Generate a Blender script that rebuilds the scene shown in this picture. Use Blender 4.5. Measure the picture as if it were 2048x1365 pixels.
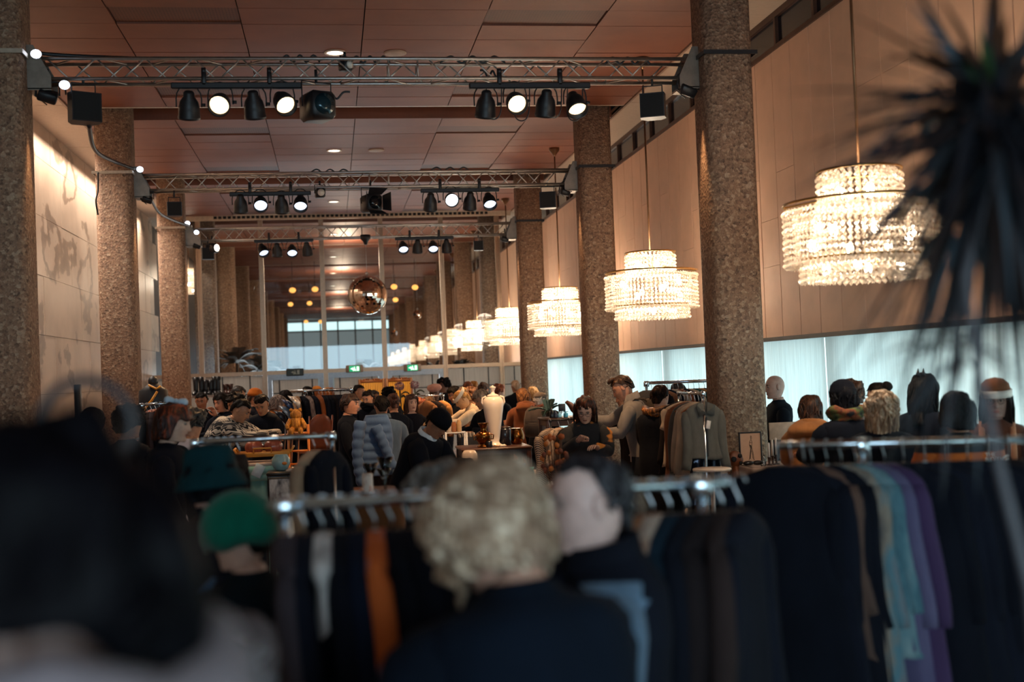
import bpy, bmesh, math, random
from math import sin, cos, pi, radians as R, sqrt, atan2, hypot
from mathutils import Vector, Matrix, Euler, noise
random.seed(7)
for _o in list(bpy.data.objects): bpy.data.objects.remove(_o)
S = bpy.context.scene
COL = S.collection
# ------------------------------------------------------------------ camera
F, CX, CY, EYE = 2400.0, 1024.0, 682.5, 1.95
_Y = Vector((664-CX, -(755-CY), -F)).normalized()
_Z = Vector((-.0385, 1, 0)); _Z.z = -(_Y.x*_Z.x+_Y.y*_Z.y)/_Y.z; _Z.normalize()
_X = _Y.cross(_Z)
CAMR = Matrix((_X, _Y, _Z))            # world = CAMR @ camera vector
cd = bpy.data.cameras.new('camera'); cam = bpy.data.objects.new('camera', cd); COL.objects.link(cam)
cam.matrix_world = Matrix.Translation((0, 0, EYE)) @ CAMR.to_4x4()
cd.sensor_width = 36; cd.lens = F*36/2048; cd.clip_start = .05; cd.clip_end = 300
cd.dof.use_dof = True; cd.dof.focus_distance = 14.0; cd.dof.aperture_fstop = 1.35
S.camera = cam
def P(u, v, D):                         # world point seen at pixel u,v at depth D along the hall
    r = CAMR @ Vector((u-CX, -(v-CY), -F)); r = r/r.y*D
    return Vector((r.x, r.y, r.z+EYE))
# ------------------------------------------------------------------ view, world
S.view_settings.view_transform = 'Standard'; S.view_settings.look = 'None'
S.view_settings.gamma = 1; S.view_settings.use_curve_mapping = False
S.view_settings.exposure = 0.0
W = bpy.data.worlds.new('sky'); S.world = W; W.use_nodes = True
W.node_tree.nodes['Background'].inputs[0].default_value = (.35, .55, .75, 1)
W.node_tree.nodes['Background'].inputs[1].default_value = .35
def lamp(kind, loc, power, col, size=.1, rot=None, aim=None, spot=None, blend=.5, sy=None):
    l = bpy.data.lights.new('lamp', kind); l.energy = power; l.color = col
    if kind == 'AREA':
        l.size = size
        if sy: l.shape = 'RECTANGLE'; l.size_y = sy
    else: l.shadow_soft_size = size
    if kind == 'SPOT': l.spot_size = R(spot); l.spot_blend = blend
    o = bpy.data.objects.new('lamp', l); COL.objects.link(o); o.location = loc
    if aim is not None: o.rotation_euler = (Vector(aim)-Vector(loc)).to_track_quat('-Z', 'Y').to_euler()
    elif rot: o.rotation_euler = rot
    return o
WARM, WARM2, COOL = (1, .66, .42), (1, .78, .58), (.62, .86, 1)
# warm wash from the recessed ceiling lamps of the hall
for _d in (8.3, 14.3, 20.5, 26.5):
    lamp('SPOT', (.17, _d, 5.72), 110, WARM, .09, rot=(0, 0, 0), spot=125, blend=.9)
# linear wall washer over the marble
_ww = lamp('AREA', (-3.86, 20.5, 5.74), 430, (1, .85, .72), .12, rot=(0, R(4), 0), sy=14); _ww.data.spread = R(115)
# narrow warm spots grazing the inner faces of the columns
for _x, _d, _e in ((3.62, 11.42, 60), (3.62, 17.42, 45), (3.62, 23.42, 45), (-2.57, 17.42, 45), (-2.57, 23.42, 45), (-2.57, 11.42, 40)):
    lamp('SPOT', (_x, _d, 4.55), _e, (1, .6, .3), .03, aim=(_x+(.12 if _x > 0 else -.12), _d+.08, 2.4), spot=26, blend=.8)
# warm spill of the truss spots on the stalls (fixtures built with the trusses)
for _p, _a, _e in (((-1.2, 11.6, 4.5), (-1.9, 10.5, 0), 700), ((1.75, 11.6, 4.5), (.6, 14.5, 0), 800), ((2.3, 11.6, 4.5), (2.4, 12.5, 0), 600),
                   ((-.4, 17.6, 4.4), (-1.4, 14.5, 0), 700), ((1.6, 17.6, 4.4), (1.5, 19, 0), 1000), ((2.3, 17.6, 4.4), (2.4, 17.5, 0), 800)):
    lamp('SPOT', _p, _e, (1, .58, .28), .1, aim=_a, spot=48, blend=.7)
# cool area lamp added behind the camera to fill the foreground
lamp('AREA', (.4, -6.3, 2.3), 520, COOL, 7.5, rot=(R(90), 0, 0), sy=2.6)

lamp('AREA', (.5, 33.5, 1.2), 260, (.85, .95, 1), 8, rot=(R(-90), 0, 0), sy=1.7)   # added lamp hidden behind the frosted doors to brighten their panes
# ------------------------------------------------------------------ materials
def c(h):
    f = lambda x: x/12.92 if x <= .04045 else ((x+.055)/1.055)**2.4
    return tuple(f(int(h[i:i+2], 16)/255) for i in (0, 2, 4))
class NT:
    def __init__(s, name):
        s.m = bpy.data.materials.new(name); s.m.use_nodes = True; s.t = s.m.node_tree; s.n = s.t.nodes
        s.b = s.n['Principled BSDF']; s.o = s.n['Material Output']
    def add(s, typ, **kw):
        n = s.n.new(typ)
        for k, v in kw.items():
            if k.startswith('i_'):
                key = k[2:].replace('_', ' ')
                n.inputs[key].default_value = v
            else: setattr(n, k, v)
        return n
    def link(s, a, b): s.t.links.new(a, b)
    def ramp(s, fac, stops):
        r = s.n.new('ShaderNodeValToRGB'); e = r.color_ramp.elements
        while len(e) < len(stops): e.new(.5)
        for x, (p, cc) in zip(e, stops): x.position = p; x.color = (*cc, 1)
        s.link(fac, r.inputs[0]); return r.outputs[0]
    def co(s, which='Object'):
        if not hasattr(s, '_tc'): s._tc = s.n.new('ShaderNodeTexCoord')
        return s._tc.outputs[which]
    def mapv(s, scale, which='Object'):
        m = s.n.new('ShaderNodeMapping'); m.inputs['Scale'].default_value = scale; s.link(s.co(which), m.inputs[0]); return m.outputs[0]
    def noise(s, scale, detail=3, vec=None, rough=.55):
        n = s.add('ShaderNodeTexNoise', i_Scale=scale, i_Detail=detail, i_Roughness=rough); s.link(vec or s.co(), n.inputs['Vector']); return n.outputs[0]
    def bump(s, h, strength=.3, dist=.01):
        b = s.add('ShaderNodeBump', i_Strength=strength, i_Distance=dist); s.link(h, b.inputs['Height']); s.link(b.outputs[0], s.b.inputs['Normal'])
_M = {}
def mix(a, b, t): return tuple(x+(y-x)*t for x, y in zip(a, b))
def mul(a, k): return tuple(min(1, x*k) for x in a)
def plain(col, rough=.6, metal=0, var=.12, scale=18, bump=.15, spec=.5):
    key = ('p', col, rough, metal, var, scale, bump, spec)
    if key in _M: return _M[key]
    t = NT('surface_'+col); cc = c(col)
    n = t.noise(scale)
    t.link(t.ramp(n, [(.3, mul(cc, 1-var)), (.7, mul(cc, 1+var))]), t.b.inputs['Base Color'])
    t.b.inputs['Roughness'].default_value = rough; t.b.inputs['Metallic'].default_value = metal
    t.b.inputs['Specular IOR Level'].default_value = spec
    if bump: t.bump(n, bump, .006)
    _M[key] = t.m; return t.m
def cloth(col, var=.25, bump=.5, scale=9, rough=.92):
    key = ('c', col, var, bump, scale)
    if key in _M: return _M[key]
    t = NT('cloth_'+col); cc = c(col)
    if max(cc) < .02: cc = (cc[0]*.62, cc[1]*.74, cc[2]*1.0)
    n = t.noise(scale, 4, t.mapv((1, 1, .45)))
    w = t.noise(260, 1)
    a = t.add('ShaderNodeMath', operation='MULTIPLY_ADD'); t.link(w, a.inputs[0]); a.inputs[1].default_value = .18; t.link(n, a.inputs[2])
    t.link(t.ramp(n, [(.28, mul(cc, 1-var)), (.72, mul(cc, 1+var))]), t.b.inputs['Base Color'])
    t.b.inputs['Roughness'].default_value = rough; t.b.inputs['Specular IOR Level'].default_value = .15
    t.b.inputs['Sheen Weight'].default_value = .12 if max(cc) > .05 else .0
    t.bump(a.outputs[0], bump, .02)
    _M[key] = t.m; return t.m
def hairm(col, hi=None):
    key = ('h', col, hi)
    if key in _M: return _M[key]
    t = NT('hair_'+col); cc = c(col); h2 = c(hi) if hi else mul(cc, 1.8)
    n = t.noise(55, 4, t.mapv((1, 1, .16))); n2 = t.noise(9, 2)
    a = t.add('ShaderNodeMath', operation='MULTIPLY_ADD'); t.link(n2, a.inputs[0]); a.inputs[1].default_value = .6; t.link(n, a.inputs[2])
    t.link(t.ramp(a.outputs[0], [(.55, mul(cc, .55)), (.8, cc), (1.0, h2)]), t.b.inputs['Base Color'])
    t.b.inputs['Roughness'].default_value = .5; t.b.inputs['Specular IOR Level'].default_value = .35 if max(cc) > .01 else .06
    t.bump(n, .8, .01); _M[key] = t.m; return t.m
def skinm(col):
    key = ('s', col)
    if key in _M: return _M[key]
    t = NT('skin_'+col); cc = c(col); n = t.noise(30, 3)
    t.link(t.ramp(n, [(.35, mul(cc, .88)), (.65, mul(cc, 1.08))]), t.b.inputs['Base Color'])
    t.b.inputs['Roughness'].default_value = .5; t.b.inputs['Subsurface Weight'].default_value = .12
    t.b.inputs['Subsurface Radius'].default_value = (.012, .005, .003)
    t.bump(n, .08, .002); _M[key] = t.m; return t.m
def emit(col, k, name='light'):
    key = ('e', col, k)
    if key in _M: return _M[key]
    t = NT(name+'_'+col); t.b.inputs['Base Color'].default_value = (*c(col), 1)
    t.b.inputs['Emission Color'].default_value = (*c(col), 1); t.b.inputs['Emission Strength'].default_value = k
    _M[key] = t.m; return t.m
def glassm(name, tint=(.93, .96, .97), ior=1.45, rough=.0, haze=0):
    if name in _M: return _M[name]
    t = NT(name); tr = t.add('ShaderNodeBsdfTransparent'); tr.inputs[0].default_value = (*tint, 1)
    g = t.add('ShaderNodeBsdfGlossy'); g.inputs['Roughness'].default_value = rough; g.inputs[0].default_value = (1, 1, 1, 1)
    fr = t.add('ShaderNodeFresnel', i_IOR=ior); mx = t.add('ShaderNodeMixShader')
    t.link(fr.outputs[0], mx.inputs[0]); t.link(tr.outputs[0], mx.inputs[1]); t.link(g.outputs[0], mx.inputs[2])
    t.link(mx.outputs[0], t.o.inputs[0]); _M[name] = t.m; return t.m
def translucentm(name, col, k=.6, bump_scale=0):
    if name in _M: return _M[name]
    t = NT(name); d = t.add('ShaderNodeBsdfDiffuse'); tr = t.add('ShaderNodeBsdfTranslucent'); mx = t.add('ShaderNodeMixShader'); mx.inputs[0].default_value = k
    n = t.noise(60, 2, t.mapv((1, 1, .03)))
    cr = t.ramp(n, [(.3, mul(c(col), .82)), (.7, c(col))])
    t.link(cr, d.inputs[0]); t.link(cr, tr.inputs[0])
    t.link(d.outputs[0], mx.inputs[1]); t.link(tr.outputs[0], mx.inputs[2]); t.link(mx.outputs[0], t.o.inputs[0])
    _M[name] = t.m; return t.m
BLACKM = plain('17181c', .45, 0, .15)
STEEL = plain('b9bcc0', .28, 1, .06, 30, .05)
CHROME = plain('c8d2da', .16, 1, .04, 12, .03)
ALU = plain('bdbab6', .42, 1, .08, 25, .05)
WOODD = plain('4a2a18', .45, 0, .3, 12)
WOODM = plain('8a4c22', .5, 0, .3, 12)

# ------------------------------------------------------------------ mesh builder
class MB:
    def __init__(s): s.v = []; s.f = []; s.mi = []; s.cur = 0
    def add(s, vs, fs):
        o = len(s.v); s.v += [tuple(x) for x in vs]; s.f += [tuple(i+o for i in f) for f in fs]; s.mi += [s.cur]*len(fs); return s
    def box(s, a, b, M=None):
        x0, y0, z0 = a; x1, y1, z1 = b
        v = [Vector(p) for p in ((x0, y0, z0), (x1, y0, z0), (x1, y1, z0), (x0, y1, z0), (x0, y0, z1), (x1, y0, z1), (x1, y1, z1), (x0, y1, z1))]
        if M: v = [M @ p for p in v]
        return s.add(v, [(0, 3, 2, 1), (4, 5, 6, 7), (0, 1, 5, 4), (1, 2, 6, 5), (2, 3, 7, 6), (3, 0, 4, 7)])
    def bbox(s, a, b, r=.01, M=None):   # box with bevelled edges
        x0, y0, z0 = a; x1, y1, z1 = b
        r = min(r, (x1-x0)/2.1, (y1-y0)/2.1, (z1-z0)/2.1)
        rings = []
        for z, k in ((z0, r), (z0+r, 0), (z1-r, 0), (z1, r)):
            q = k
            rings.append([(x0+q+r*(q == 0), y0+q, z), (x1-q-r*(q == 0), y0+q, z), (x1-q, y0+q+r*(q == 0), z), (x1-q, y1-q-r*(q == 0), z),
                          (x1-q-r*(q == 0), y1-q, z), (x0+q+r*(q == 0), y1-q, z), (x0+q, y1-q-r*(q == 0), z), (x0+q, y0+q+r*(q == 0), z)])
        if M: rings = [[M @ Vector(p) for p in rg] for rg in rings]
        return s.rings(rings)
    def rings(s, rings, cap=True, close=True):
        n = len(rings[0]); v = [p for r in rings for p in r]; f = []
        for i in range(len(rings)-1):
            for j in range(n if close else n-1):
                k = (j+1) % n; f.append((i*n+j, i*n+k, (i+1)*n+k, (i+1)*n+j))
        if cap: f.append(tuple(range(n-1, -1, -1))); f.append(tuple((len(rings)-1)*n+j for j in range(n)))
        return s.add(v, f)
    def lathe(s, prof, n=20, M=None, cap=True, sq=1, off=(0, 0)):
        rr = [[Vector((off[0]+r*cos(2*pi*j/n), off[1]+sq*r*sin(2*pi*j/n), z)) for j in range(n)] for r, z in prof]
        if M: rr = [[M @ p for p in q] for q in rr]
        return s.rings(rr, cap)
    def tube(s, path, rad, n=8, cap=True, flat=1):
        path = [Vector(p) for p in path]; rad = rad if isinstance(rad, (list, tuple)) else [rad]*len(path)
        rr = []; up = None
        for i, p in enumerate(path):
            d = (path[min(i+1, len(path)-1)]-path[max(i-1, 0)]).normalized()
            if up is None:
                up = Vector((0, 0, 1)) if abs(d.z) < .9 else Vector((0, 1, 0))
            a = d.cross(up)
            if a.length < 1e-4: a = d.cross(Vector((1, .3, 0)))
            a.normalize(); b = a.cross(d).normalized(); up = b
            rr.append([p+a*cos(2*pi*j/n)*rad[i]+b*sin(2*pi*j/n)*rad[i]*flat for j in range(n)])
        return s.rings(rr, cap)
    def ball(s, ctr, r, n=14, m=9, M=None):
        ctr = Vector(ctr); r = r if isinstance(r, (tuple, list)) else (r, r, r)
        rr = []
        for i in range(m+1):
            t = pi*i/m; t = min(max(t, .02), pi-.02)
            rr.append([Vector((r[0]*sin(t)*cos(2*pi*j/n), r[1]*sin(t)*sin(2*pi*j/n), -r[2]*cos(t))) for j in range(n)])
        if M: rr = [[M @ p for p in q] for q in rr]
        return s.rings([[p+ctr for p in q] for q in rr])
    def grid(s, fn, nu, nv, close=False):
        v = [fn(i/nu, j/nv) for j in range(nv+1) for i in range(nu if close else nu+1)]; w = nu if close else nu+1; f = []
        for j in range(nv):
            for i in range(nu):
                k = (i+1) % w; f.append((j*w+i, j*w+k, (j+1)*w+k, (j+1)*w+i))
        return s.add(v, f)
    def mesh(s, name, mats, smooth=True):
        me = bpy.data.meshes.new(name); me.from_pydata(s.v, [], s.f)
        for m in (mats if isinstance(mats, (list, tuple)) else [mats]): me.materials.append(m)
        if max(s.mi, default=0): me.polygons.foreach_set('material_index', s.mi)
        if smooth: me.polygons.foreach_set('use_smooth', [True]*len(s.f))
        me.update(); return me
    def build(s, name, mats, parent=None, smooth=True, loc=(0, 0, 0), rot=None):
        return link(name, s.mesh(name, mats, smooth), parent, loc, rot)
def link(name, me, parent=None, loc=(0, 0, 0), rot=None):
    o = bpy.data.objects.new(name, me); COL.objects.link(o); o.location = loc
    if rot: o.rotation_euler = rot
    if parent: o.parent = parent
    return o
def auto(o, ang=35):
    me = o.data
    me.polygons.foreach_set('use_smooth', [True]*len(me.polygons))
    try: me.set_sharp_from_angle(angle=R(ang))
    except Exception: pass
    return o
def tag(o, label=None, cat=None, group=None, kind=None):
    if label: o['label'] = label
    if cat: o['category'] = cat
    if group: o['group'] = group
    if kind: o['kind'] = kind
    return o
def thing(name, label, cat, loc=(0, 0, 0), rz=0, group=None, kind=None):
    o = bpy.data.objects.new(name, None); COL.objects.link(o); o.empty_display_size = .1
    o.location = loc; o.rotation_euler = (0, 0, rz); return tag(o, label, cat, group, kind)
def copy_tree(o, parent=None):
    q = o.copy(); COL.objects.link(q)
    if parent: q.parent = parent
    for ch in list(o.children): copy_tree(ch, q)
    return q
ORD = 'first second third fourth fifth sixth seventh eighth ninth tenth eleventh twelfth thirteenth fourteenth fifteenth sixteenth seventeenth eighteenth nineteenth twentieth'.split()
def ordw(i):
    if i < 20: return ORD[i]
    t = ('twenty', 'thirty', 'forty', 'fifty')[(i+1)//10-2]; u = (i+1) % 10
    return (t[:-1]+'ieth') if u == 0 else t+'-'+ORD[u-1]
# ================================================================== the setting
XL, XR, ZC = -4.1, 5.0, 5.8             # marble wall, panelled wall, ceiling
CL, CR = -2.92, 3.97                    # column lines
def carpetm():
    t = NT('floor_carpet'); n = t.noise(40, 5); n2 = t.noise(1.2, 2)
    a = t.add('ShaderNodeMath', operation='MULTIPLY_ADD'); t.link(n, a.inputs[0]); a.inputs[1].default_value = .7; t.link(n2, a.inputs[2])
    t.link(t.ramp(a.outputs[0], [(.55, c('4d352a')), (.85, c('7a5842')), (1, c('94705a'))]), t.b.inputs['Base Color'])
    t.b.inputs['Roughness'].default_value = .9; t.bump(n, .4, .01); return t.m
fl = MB().box((XL-.3, -7, -.2), (XR+.3, 92, 0)).build('floor', carpetm(), smooth=False); tag(fl, 'brown carpeted floor of the long hall', kind='structure')
MB().box((3.1, 2, .0), (3.45, 60, .006)).build('carpet_border', plain('b98a5e', .9), fl, False)
MB().box((-2.6, 2, .0), (-2.3, 60, .006)).build('carpet_border', plain('b98a5e', .9), fl, False)
def aggm():
    t = NT('exposed_aggregate_concrete')
    v1 = t.add('ShaderNodeTexVoronoi', i_Scale=34); t.link(t.co(), v1.inputs['Vector'])
    v2 = t.add('ShaderNodeTexVoronoi', i_Scale=75); t.link(t.co(), v2.inputs['Vector'])
    sep = t.add('ShaderNodeSeparateColor'); t.link(v1.outputs['Color'], sep.inputs[0])
    sep2 = t.add('ShaderNodeSeparateColor'); t.link(v2.outputs['Color'], sep2.inputs[0])
    b = t.ramp(t.noise(3, 4), [(.3, c('7b5f4d')), (.7, c('93735c'))])
    p1 = t.ramp(sep.outputs[0], [(0, c('3a2c26')), (.13, c('3f3029')), (.16, c('866853')), (.7, c('a17f66')), (.9, c('cdb08f')), (1, c('dcc6aa'))])
    p2 = t.ramp(sep2.outputs[1], [(0, c('3b2d27')), (.14, c('5a4536')), (.2, c('8c6d57')), (.8, c('9d7b62')), (1, c('d3b698'))])
    m1 = t.add('ShaderNodeMix', data_type='RGBA'); t.link(p1, m1.inputs[6]); t.link(p2, m1.inputs[7]); m1.inputs[0].default_value = .5
    m2 = t.add('ShaderNodeMix', data_type='RGBA'); t.link(m1.outputs[2], m2.inputs[6]); t.link(b, m2.inputs[7]); m2.inputs[0].default_value = .32
    t.link(m2.outputs[2], t.b.inputs['Base Color']); t.b.inputs['Roughness'].default_value = .8
    t.bump(v1.outputs['Distance'], .6, .012); return t.m
AGG = aggm()
def rsq(w, d, r, z, n=5):
    pts = []
    for sx, sy, a0 in ((1, 1, 0), (-1, 1, 90), (-1, -1, 180), (1, -1, 270)):
        for k in range(n):
            a = R(a0+90*k/(n-1)); pts.append((sx*(w/2-r)+r*cos(a), sy*(d/2-r)+r*sin(a), z))
    return pts
colm = MB().rings([rsq(.5, .52, .12, 0), rsq(.5, .52, .12, ZC+.3)]).mesh('column', AGG)
for side, x in (('left', CL), ('right', CR)):
    for k in range(12):
        D = 11.5+6*k
        o = link('column', colm, None, (x, D, 0))
        tag(o, 'exposed aggregate concrete column, %s counted from the front in the %s row' % (ordw(k), side), kind='structure', group='concrete columns')
# --- ceiling: copper perforated panels in bays, light side strips, slots at the column lines
def coppm(name, col, perf):
    t = NT(name); cc = c(col); n = t.noise(2.2, 3)
    v = t.add('ShaderNodeTexVoronoi', i_Scale=52 if not perf else 30); v.inputs['Randomness'].default_value = 0; t.link(t.co(), v.inputs['Vector'])
    base = t.ramp(n, [(.3, mul(cc, .85)), (.7, mul(cc, 1.1))])
    hole = t.ramp(v.outputs['Distance'], [(.25 if not perf else .42, mul(cc, .6 if not perf else .22)), (.45 if not perf else .5, (1, 1, 1))])
    m = t.add('ShaderNodeMix', data_type='RGBA', blend_type='MULTIPLY'); m.inputs[0].default_value = .3 if not perf else .75
    t.link(base, m.inputs[6]); t.link(hole, m.inputs[7]); t.link(m.outputs[2], t.b.inputs['Base Color'])
    t.b.inputs['Roughness'].default_value = .55; t.b.inputs['Metallic'].default_value = .0
    return t.m
COPP, PERF = coppm('copper_panel', '7a452e', False), coppm('perforated_copper_panel', '633724', True)
DARK = plain('0d0d10', .8)
LIGHTC = plain('b9a592', .7, 0, .05)
ce = MB().box((XL-.3, -7, ZC+.45), (XR+.3, 92, ZC+.6)).build('ceiling', DARK, smooth=False); tag(ce, 'coffered ceiling of copper panels over the hall', kind='structure')
XB = [-3.45+1.308*k for k in range(7)]
def bay(D0, D1, single):
    rows = round((D1-D0)/.6); dy = (D1-D0)/rows
    fine = MB()
    for i in range(6):
        for j in range(rows):
            x0, x1, y0, y1 = XB[i]+.006, XB[i+1]-.006, D0+dy*j+.005, D0+dy*(j+1)-.005
            perf = single and (i, j) in ((4, 1), (4, 7), (1, 1), (1, 7))
            z = ZC+random.uniform(-.003, .003)+(.02 if perf else 0)
            if single:
                MB().box((x0, y0, z), (x1, y1, z+.04)).build('panel', PERF if perf else COPP, ce, False)
            else: fine.box((x0, y0, z), (x1, y1, z+.04))
    if not single: tag(fine.build('panel', COPP, ce, False), kind='stuff')
    MB().box((XB[0], D1, ZC-.004), (XB[6], D1+.035, ZC+.12)).build('edge_trim', plain('c9b9a6', .4, .3), ce, False)
    MB().box((XB[0], D0-.02, ZC), (XB[6], D0, ZC+.42)).build('fascia', COPP, ce, False)
bay(.4, 5.1, False); bay(5.95, 11.1, False)
for D0 in (12.0, 18.0, 24.0): bay(D0, D0+(5.15 if D0 < 24 else 4.5), True)
for k in range(10): bay(30.1+6*k, 30.1+6*k+5.1, False)
MB().box((XB[0], -7, ZC), (XB[6], .3, ZC+.04)).build('panel', COPP, ce, False)
tag(ce, kind='structure')
for a, b in ((XL-.3, XB[0]), (XB[6], XR+.3)):     # light strips over the aisles, boards with joints
    m = MB()
    for k in range(32):
        m.box((a, -6.9+3*k, ZC+.02), (b, -6.9+3*k+2.985, ZC+.05))
    m.build('aisle_board', LIGHTC, ce, False); ce.children[-1]['kind'] = 'stuff'
    MB().box((a if a > 0 else b-.03, -7, ZC-.02), (a+.03 if a > 0 else b, 90, ZC+.1)).build('edge_trim', plain('8a6a55', .5), ce, False)
# --- right wall: clerestory band, vertical panels, sheer curtains in front of windows
PANM = plain('d6ae92', .65, 0, .06, 3, .05)
wr = MB().box((XR+.06, 29.2, 2.17), (XR+.2, 84, 5.42)).build('wall_right', plain('4a3a30'), smooth=False); tag(wr, 'panelled wall on the window side of the hall', kind='structure')
MB().box((XR+.04, 2, 2.17), (XR+.2, 29.2, 5.42)).build('backing', plain('3a2c24'), wr, False)
n = 0
for k in range(48):
    y0 = 3.8+.53*k; cuts = [2.17]+sorted(random.sample((3.02, 3.55, 4.05, 4.5), 1+(k % 2)))+[5.41]
    for a, b in zip(cuts, cuts[1:]):
        MB().box((XR+random.uniform(0, .003), y0+.006, a+.002), (XR+.05, y0+.522, b-.002)).build('panel', PANM, wr, False)
fm = MB()
for k in range(100): fm.box((XR, 29.3+.53*k+.006, 2.17), (XR+.05, 29.3+.53*k+.524, 5.41))
tag(fm.build('panel', PANM, wr, False), kind='stuff')
BRONZE = plain('4a2f22', .4, .3)
GLASS = glassm('window_glass')
def clerestory(D0, D1, step, em, glow, idx, dark):
    w = thing('window_%d' % idx, 'high strip of clerestory windows under the ceiling, %s' % ('dark beside the front columns' if dark else 'bright beyond the glass screen'), None, kind='structure')
    MB().box((XR-.02, D0, 5.4), (XR+.06, D1, 5.45)).build('sill', BRONZE, w, False); MB().box((XR-.02, D0, 5.75), (XR+.06, D1, 5.82)).build('head', BRONZE, w, False)
    y = D0
    while y < D1:
        MB().box((XR-.02, y, 5.45), (XR+.06, y+.05, 5.75)).build('mullion', BRONZE, w, False)
        MB().box((XR+.02, y+.05, 5.45), (XR+.03, min(y+step, D1), 5.75)).build('pane', plain('0f1420', .12, 0, .1, 3, 0) if dark else GLASS, w, False)
        y += step
    MB().box((XR+.25, D0, 5.3), (XR+.27, D1, 5.9)).build('night_side' if dark else 'sky_side', em, w, False)
clerestory(2, 24.6, 1.06, plain('10141c', .9), 0, 1, True)
clerestory(24.6, 84, 1.2, emit('9fd4e0', .75, 'sky'), 1, 2, False)
for k, (y0, y1) in enumerate(((-6, 5.4), (5.7, 11.4), (11.6, 17.4), (17.6, 23.4), (23.6, 28.6))):
    w = thing('window_%d' % (k+3), 'tall daylight window behind the sheer curtains, %s from the front' % ordw(k), None, kind='structure')
    MB().box((XR+.30, y0, .1), (XR+.32, y1, 2.2)).build('daylight', emit('cbe6ea', 2.3, 'sky'), w, False)
    n = max(1, round((y1-y0)/1.4))
    for j in range(n+1):
        yy = y0+(y1-y0)*j/n
        MB().box((XR+.2, yy-.03, 0), (XR+.26, yy+.03, 2.2)).build('mullion', plain('2c2a2a', .5), w, False)
    MB().box((XR+.2, y0, .55), (XR+.26, y1, .6)).build('transom', plain('2c2a2a', .5), w, False)
SHEER = translucentm('sheer_curtain', 'e4ebea', .72)
def curtain(y0, y1, label):
    m = MB(); nn = int((y1-y0)*22)
    def fn(u, v):
        y = y0+(y1-y0)*u; t = (1-v)*.8+.2
        a = sin(y*2*pi/.16+1.7*sin(y*2.1))*.022+sin(y*2*pi/.43+.6)*.02
        return (XR-.03+a*t, y+.01*sin(y*31), .04+2.13*v)
    m.grid(fn, nn*4//3, 6)
    o = m.build('curtain', SHEER); tag(o, label, 'curtain', 'sheer curtains along the window wall'); return o
for k, (y0, y1) in enumerate(((-5.9, 2.5), (2.55, 7.0), (7.05, 11.6), (11.62, 14.6), (14.62, 17.7), (17.72, 23.4), (23.42, 28.5))):
    curtain(y0, y1, 'pale sheer curtain hanging floor length at the window wall, %s counted from the front' % ordw(k))
MB().box((XR-.07, -6, 2.165), (XR+.06, 28.6, 2.21)).build('trim_1', plain('2a1c16', .5), smooth=False); tag(bpy.data.objects['trim_1'], 'dark curtain rail under the wall panels', kind='structure')
# --- left wall: marble slabs
def marblem():
    t = NT('marble'); n = t.noise(.9, 6, None, .6)
    w = t.add('ShaderNodeTexWave', i_Scale=.55, i_Distortion=11, i_Detail=5); w.inputs['Detail Scale'].default_value = 1.3; t.link(t.mapv((.8, .8, 1.3)), w.inputs['Vector'])
    base = t.ramp(n, [(.3, c('a58f7c')), (.6, c('bfa994'))])
    vein = t.ramp(w.outputs[0], [(0, c('5c4e44')), (.045, c('93806f')), (.13, (1, 1, 1)), (1, (1, 1, 1))])
    m = t.add('ShaderNodeMix', data_type='RGBA', blend_type='MULTIPLY'); m.inputs[0].default_value = .55
    t.link(base, m.inputs[6]); t.link(vein, m.inputs[7]); t.link(m.outputs[2], t.b.inputs['Base Color']); t.b.inputs['Roughness'].default_value = .35
    return t.m
MARB = marblem()
wl = MB().box((XL-.3, -7, 0), (XL-.03, 29.2, ZC+.1)).build('wall_left', plain('55483e'), smooth=False); tag(wl, 'marble clad wall on the left of the hall', kind='structure')
zz = [.02, .98, 1.86, 2.72, 3.58, 4.45, 5.3, 5.86]
for j in range(7):
    for k in range(16):
        y0 = 8.5+1.3*k+(.65 if j % 2 else 0)
        MB().box((XL-.03, y0+.003, zz[j]+.003), (XL+random.uniform(0, .004), y0+1.297, zz[j+1]-.003)).build('marble_slab', MARB, wl, False)
MB().box((XL-.03, -7, 0), (XL, 8.5, ZC)).build('marble_slab', MARB, wl, False)
MB().box((XL-.3, 29.2, 0), (XL-.1, 92, ZC)).build('wall_left_far', plain('1d1a1c', .8), smooth=False); tag(bpy.data.objects['wall_left_far'], 'dark wall beyond the glass screen', kind='structure')
MB().box((XL-.1, 29.4, 0), (XL+.0, 60, 1.95)).build('wall_left_base', plain('6f6864', .8), smooth=False); tag(bpy.data.objects['wall_left_base'], 'grey lower wall beyond the glass screen', kind='structure')
MB().box((XR+.0, -7, 0), (XR+.4, -6, ZC)).build('wall_corner', PANM, smooth=False); tag(bpy.data.objects['wall_corner'], 'corner pier behind the camera', kind='structure')
MB().box((XR+.05, -7, 2.2), (XR+.3, 2, ZC+.1)).box((XR+.06, 84, 0), (XR+.3, 92, ZC)).box((XR+.33, -7, 0), (XR+.4, 92, ZC+.2)).build('wall_right_outer', PANM, smooth=False); tag(bpy.data.objects['wall_right_outer'], 'outer wall on the window side', kind='structure')
MB().box((XL-.3, -7, 3.7), (XR+.3, -6.6, ZC+.2)).box((XL-.3, -7, 0), (XL+.6, -6.6, 3.7)).box((XR-.6, -7, 0), (XR+.3, -6.6, 3.7)).build('wall_back', PANM, smooth=False); tag(bpy.data.objects['wall_back'], 'wall with a wide opening behind the camera', kind='structure')
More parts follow.
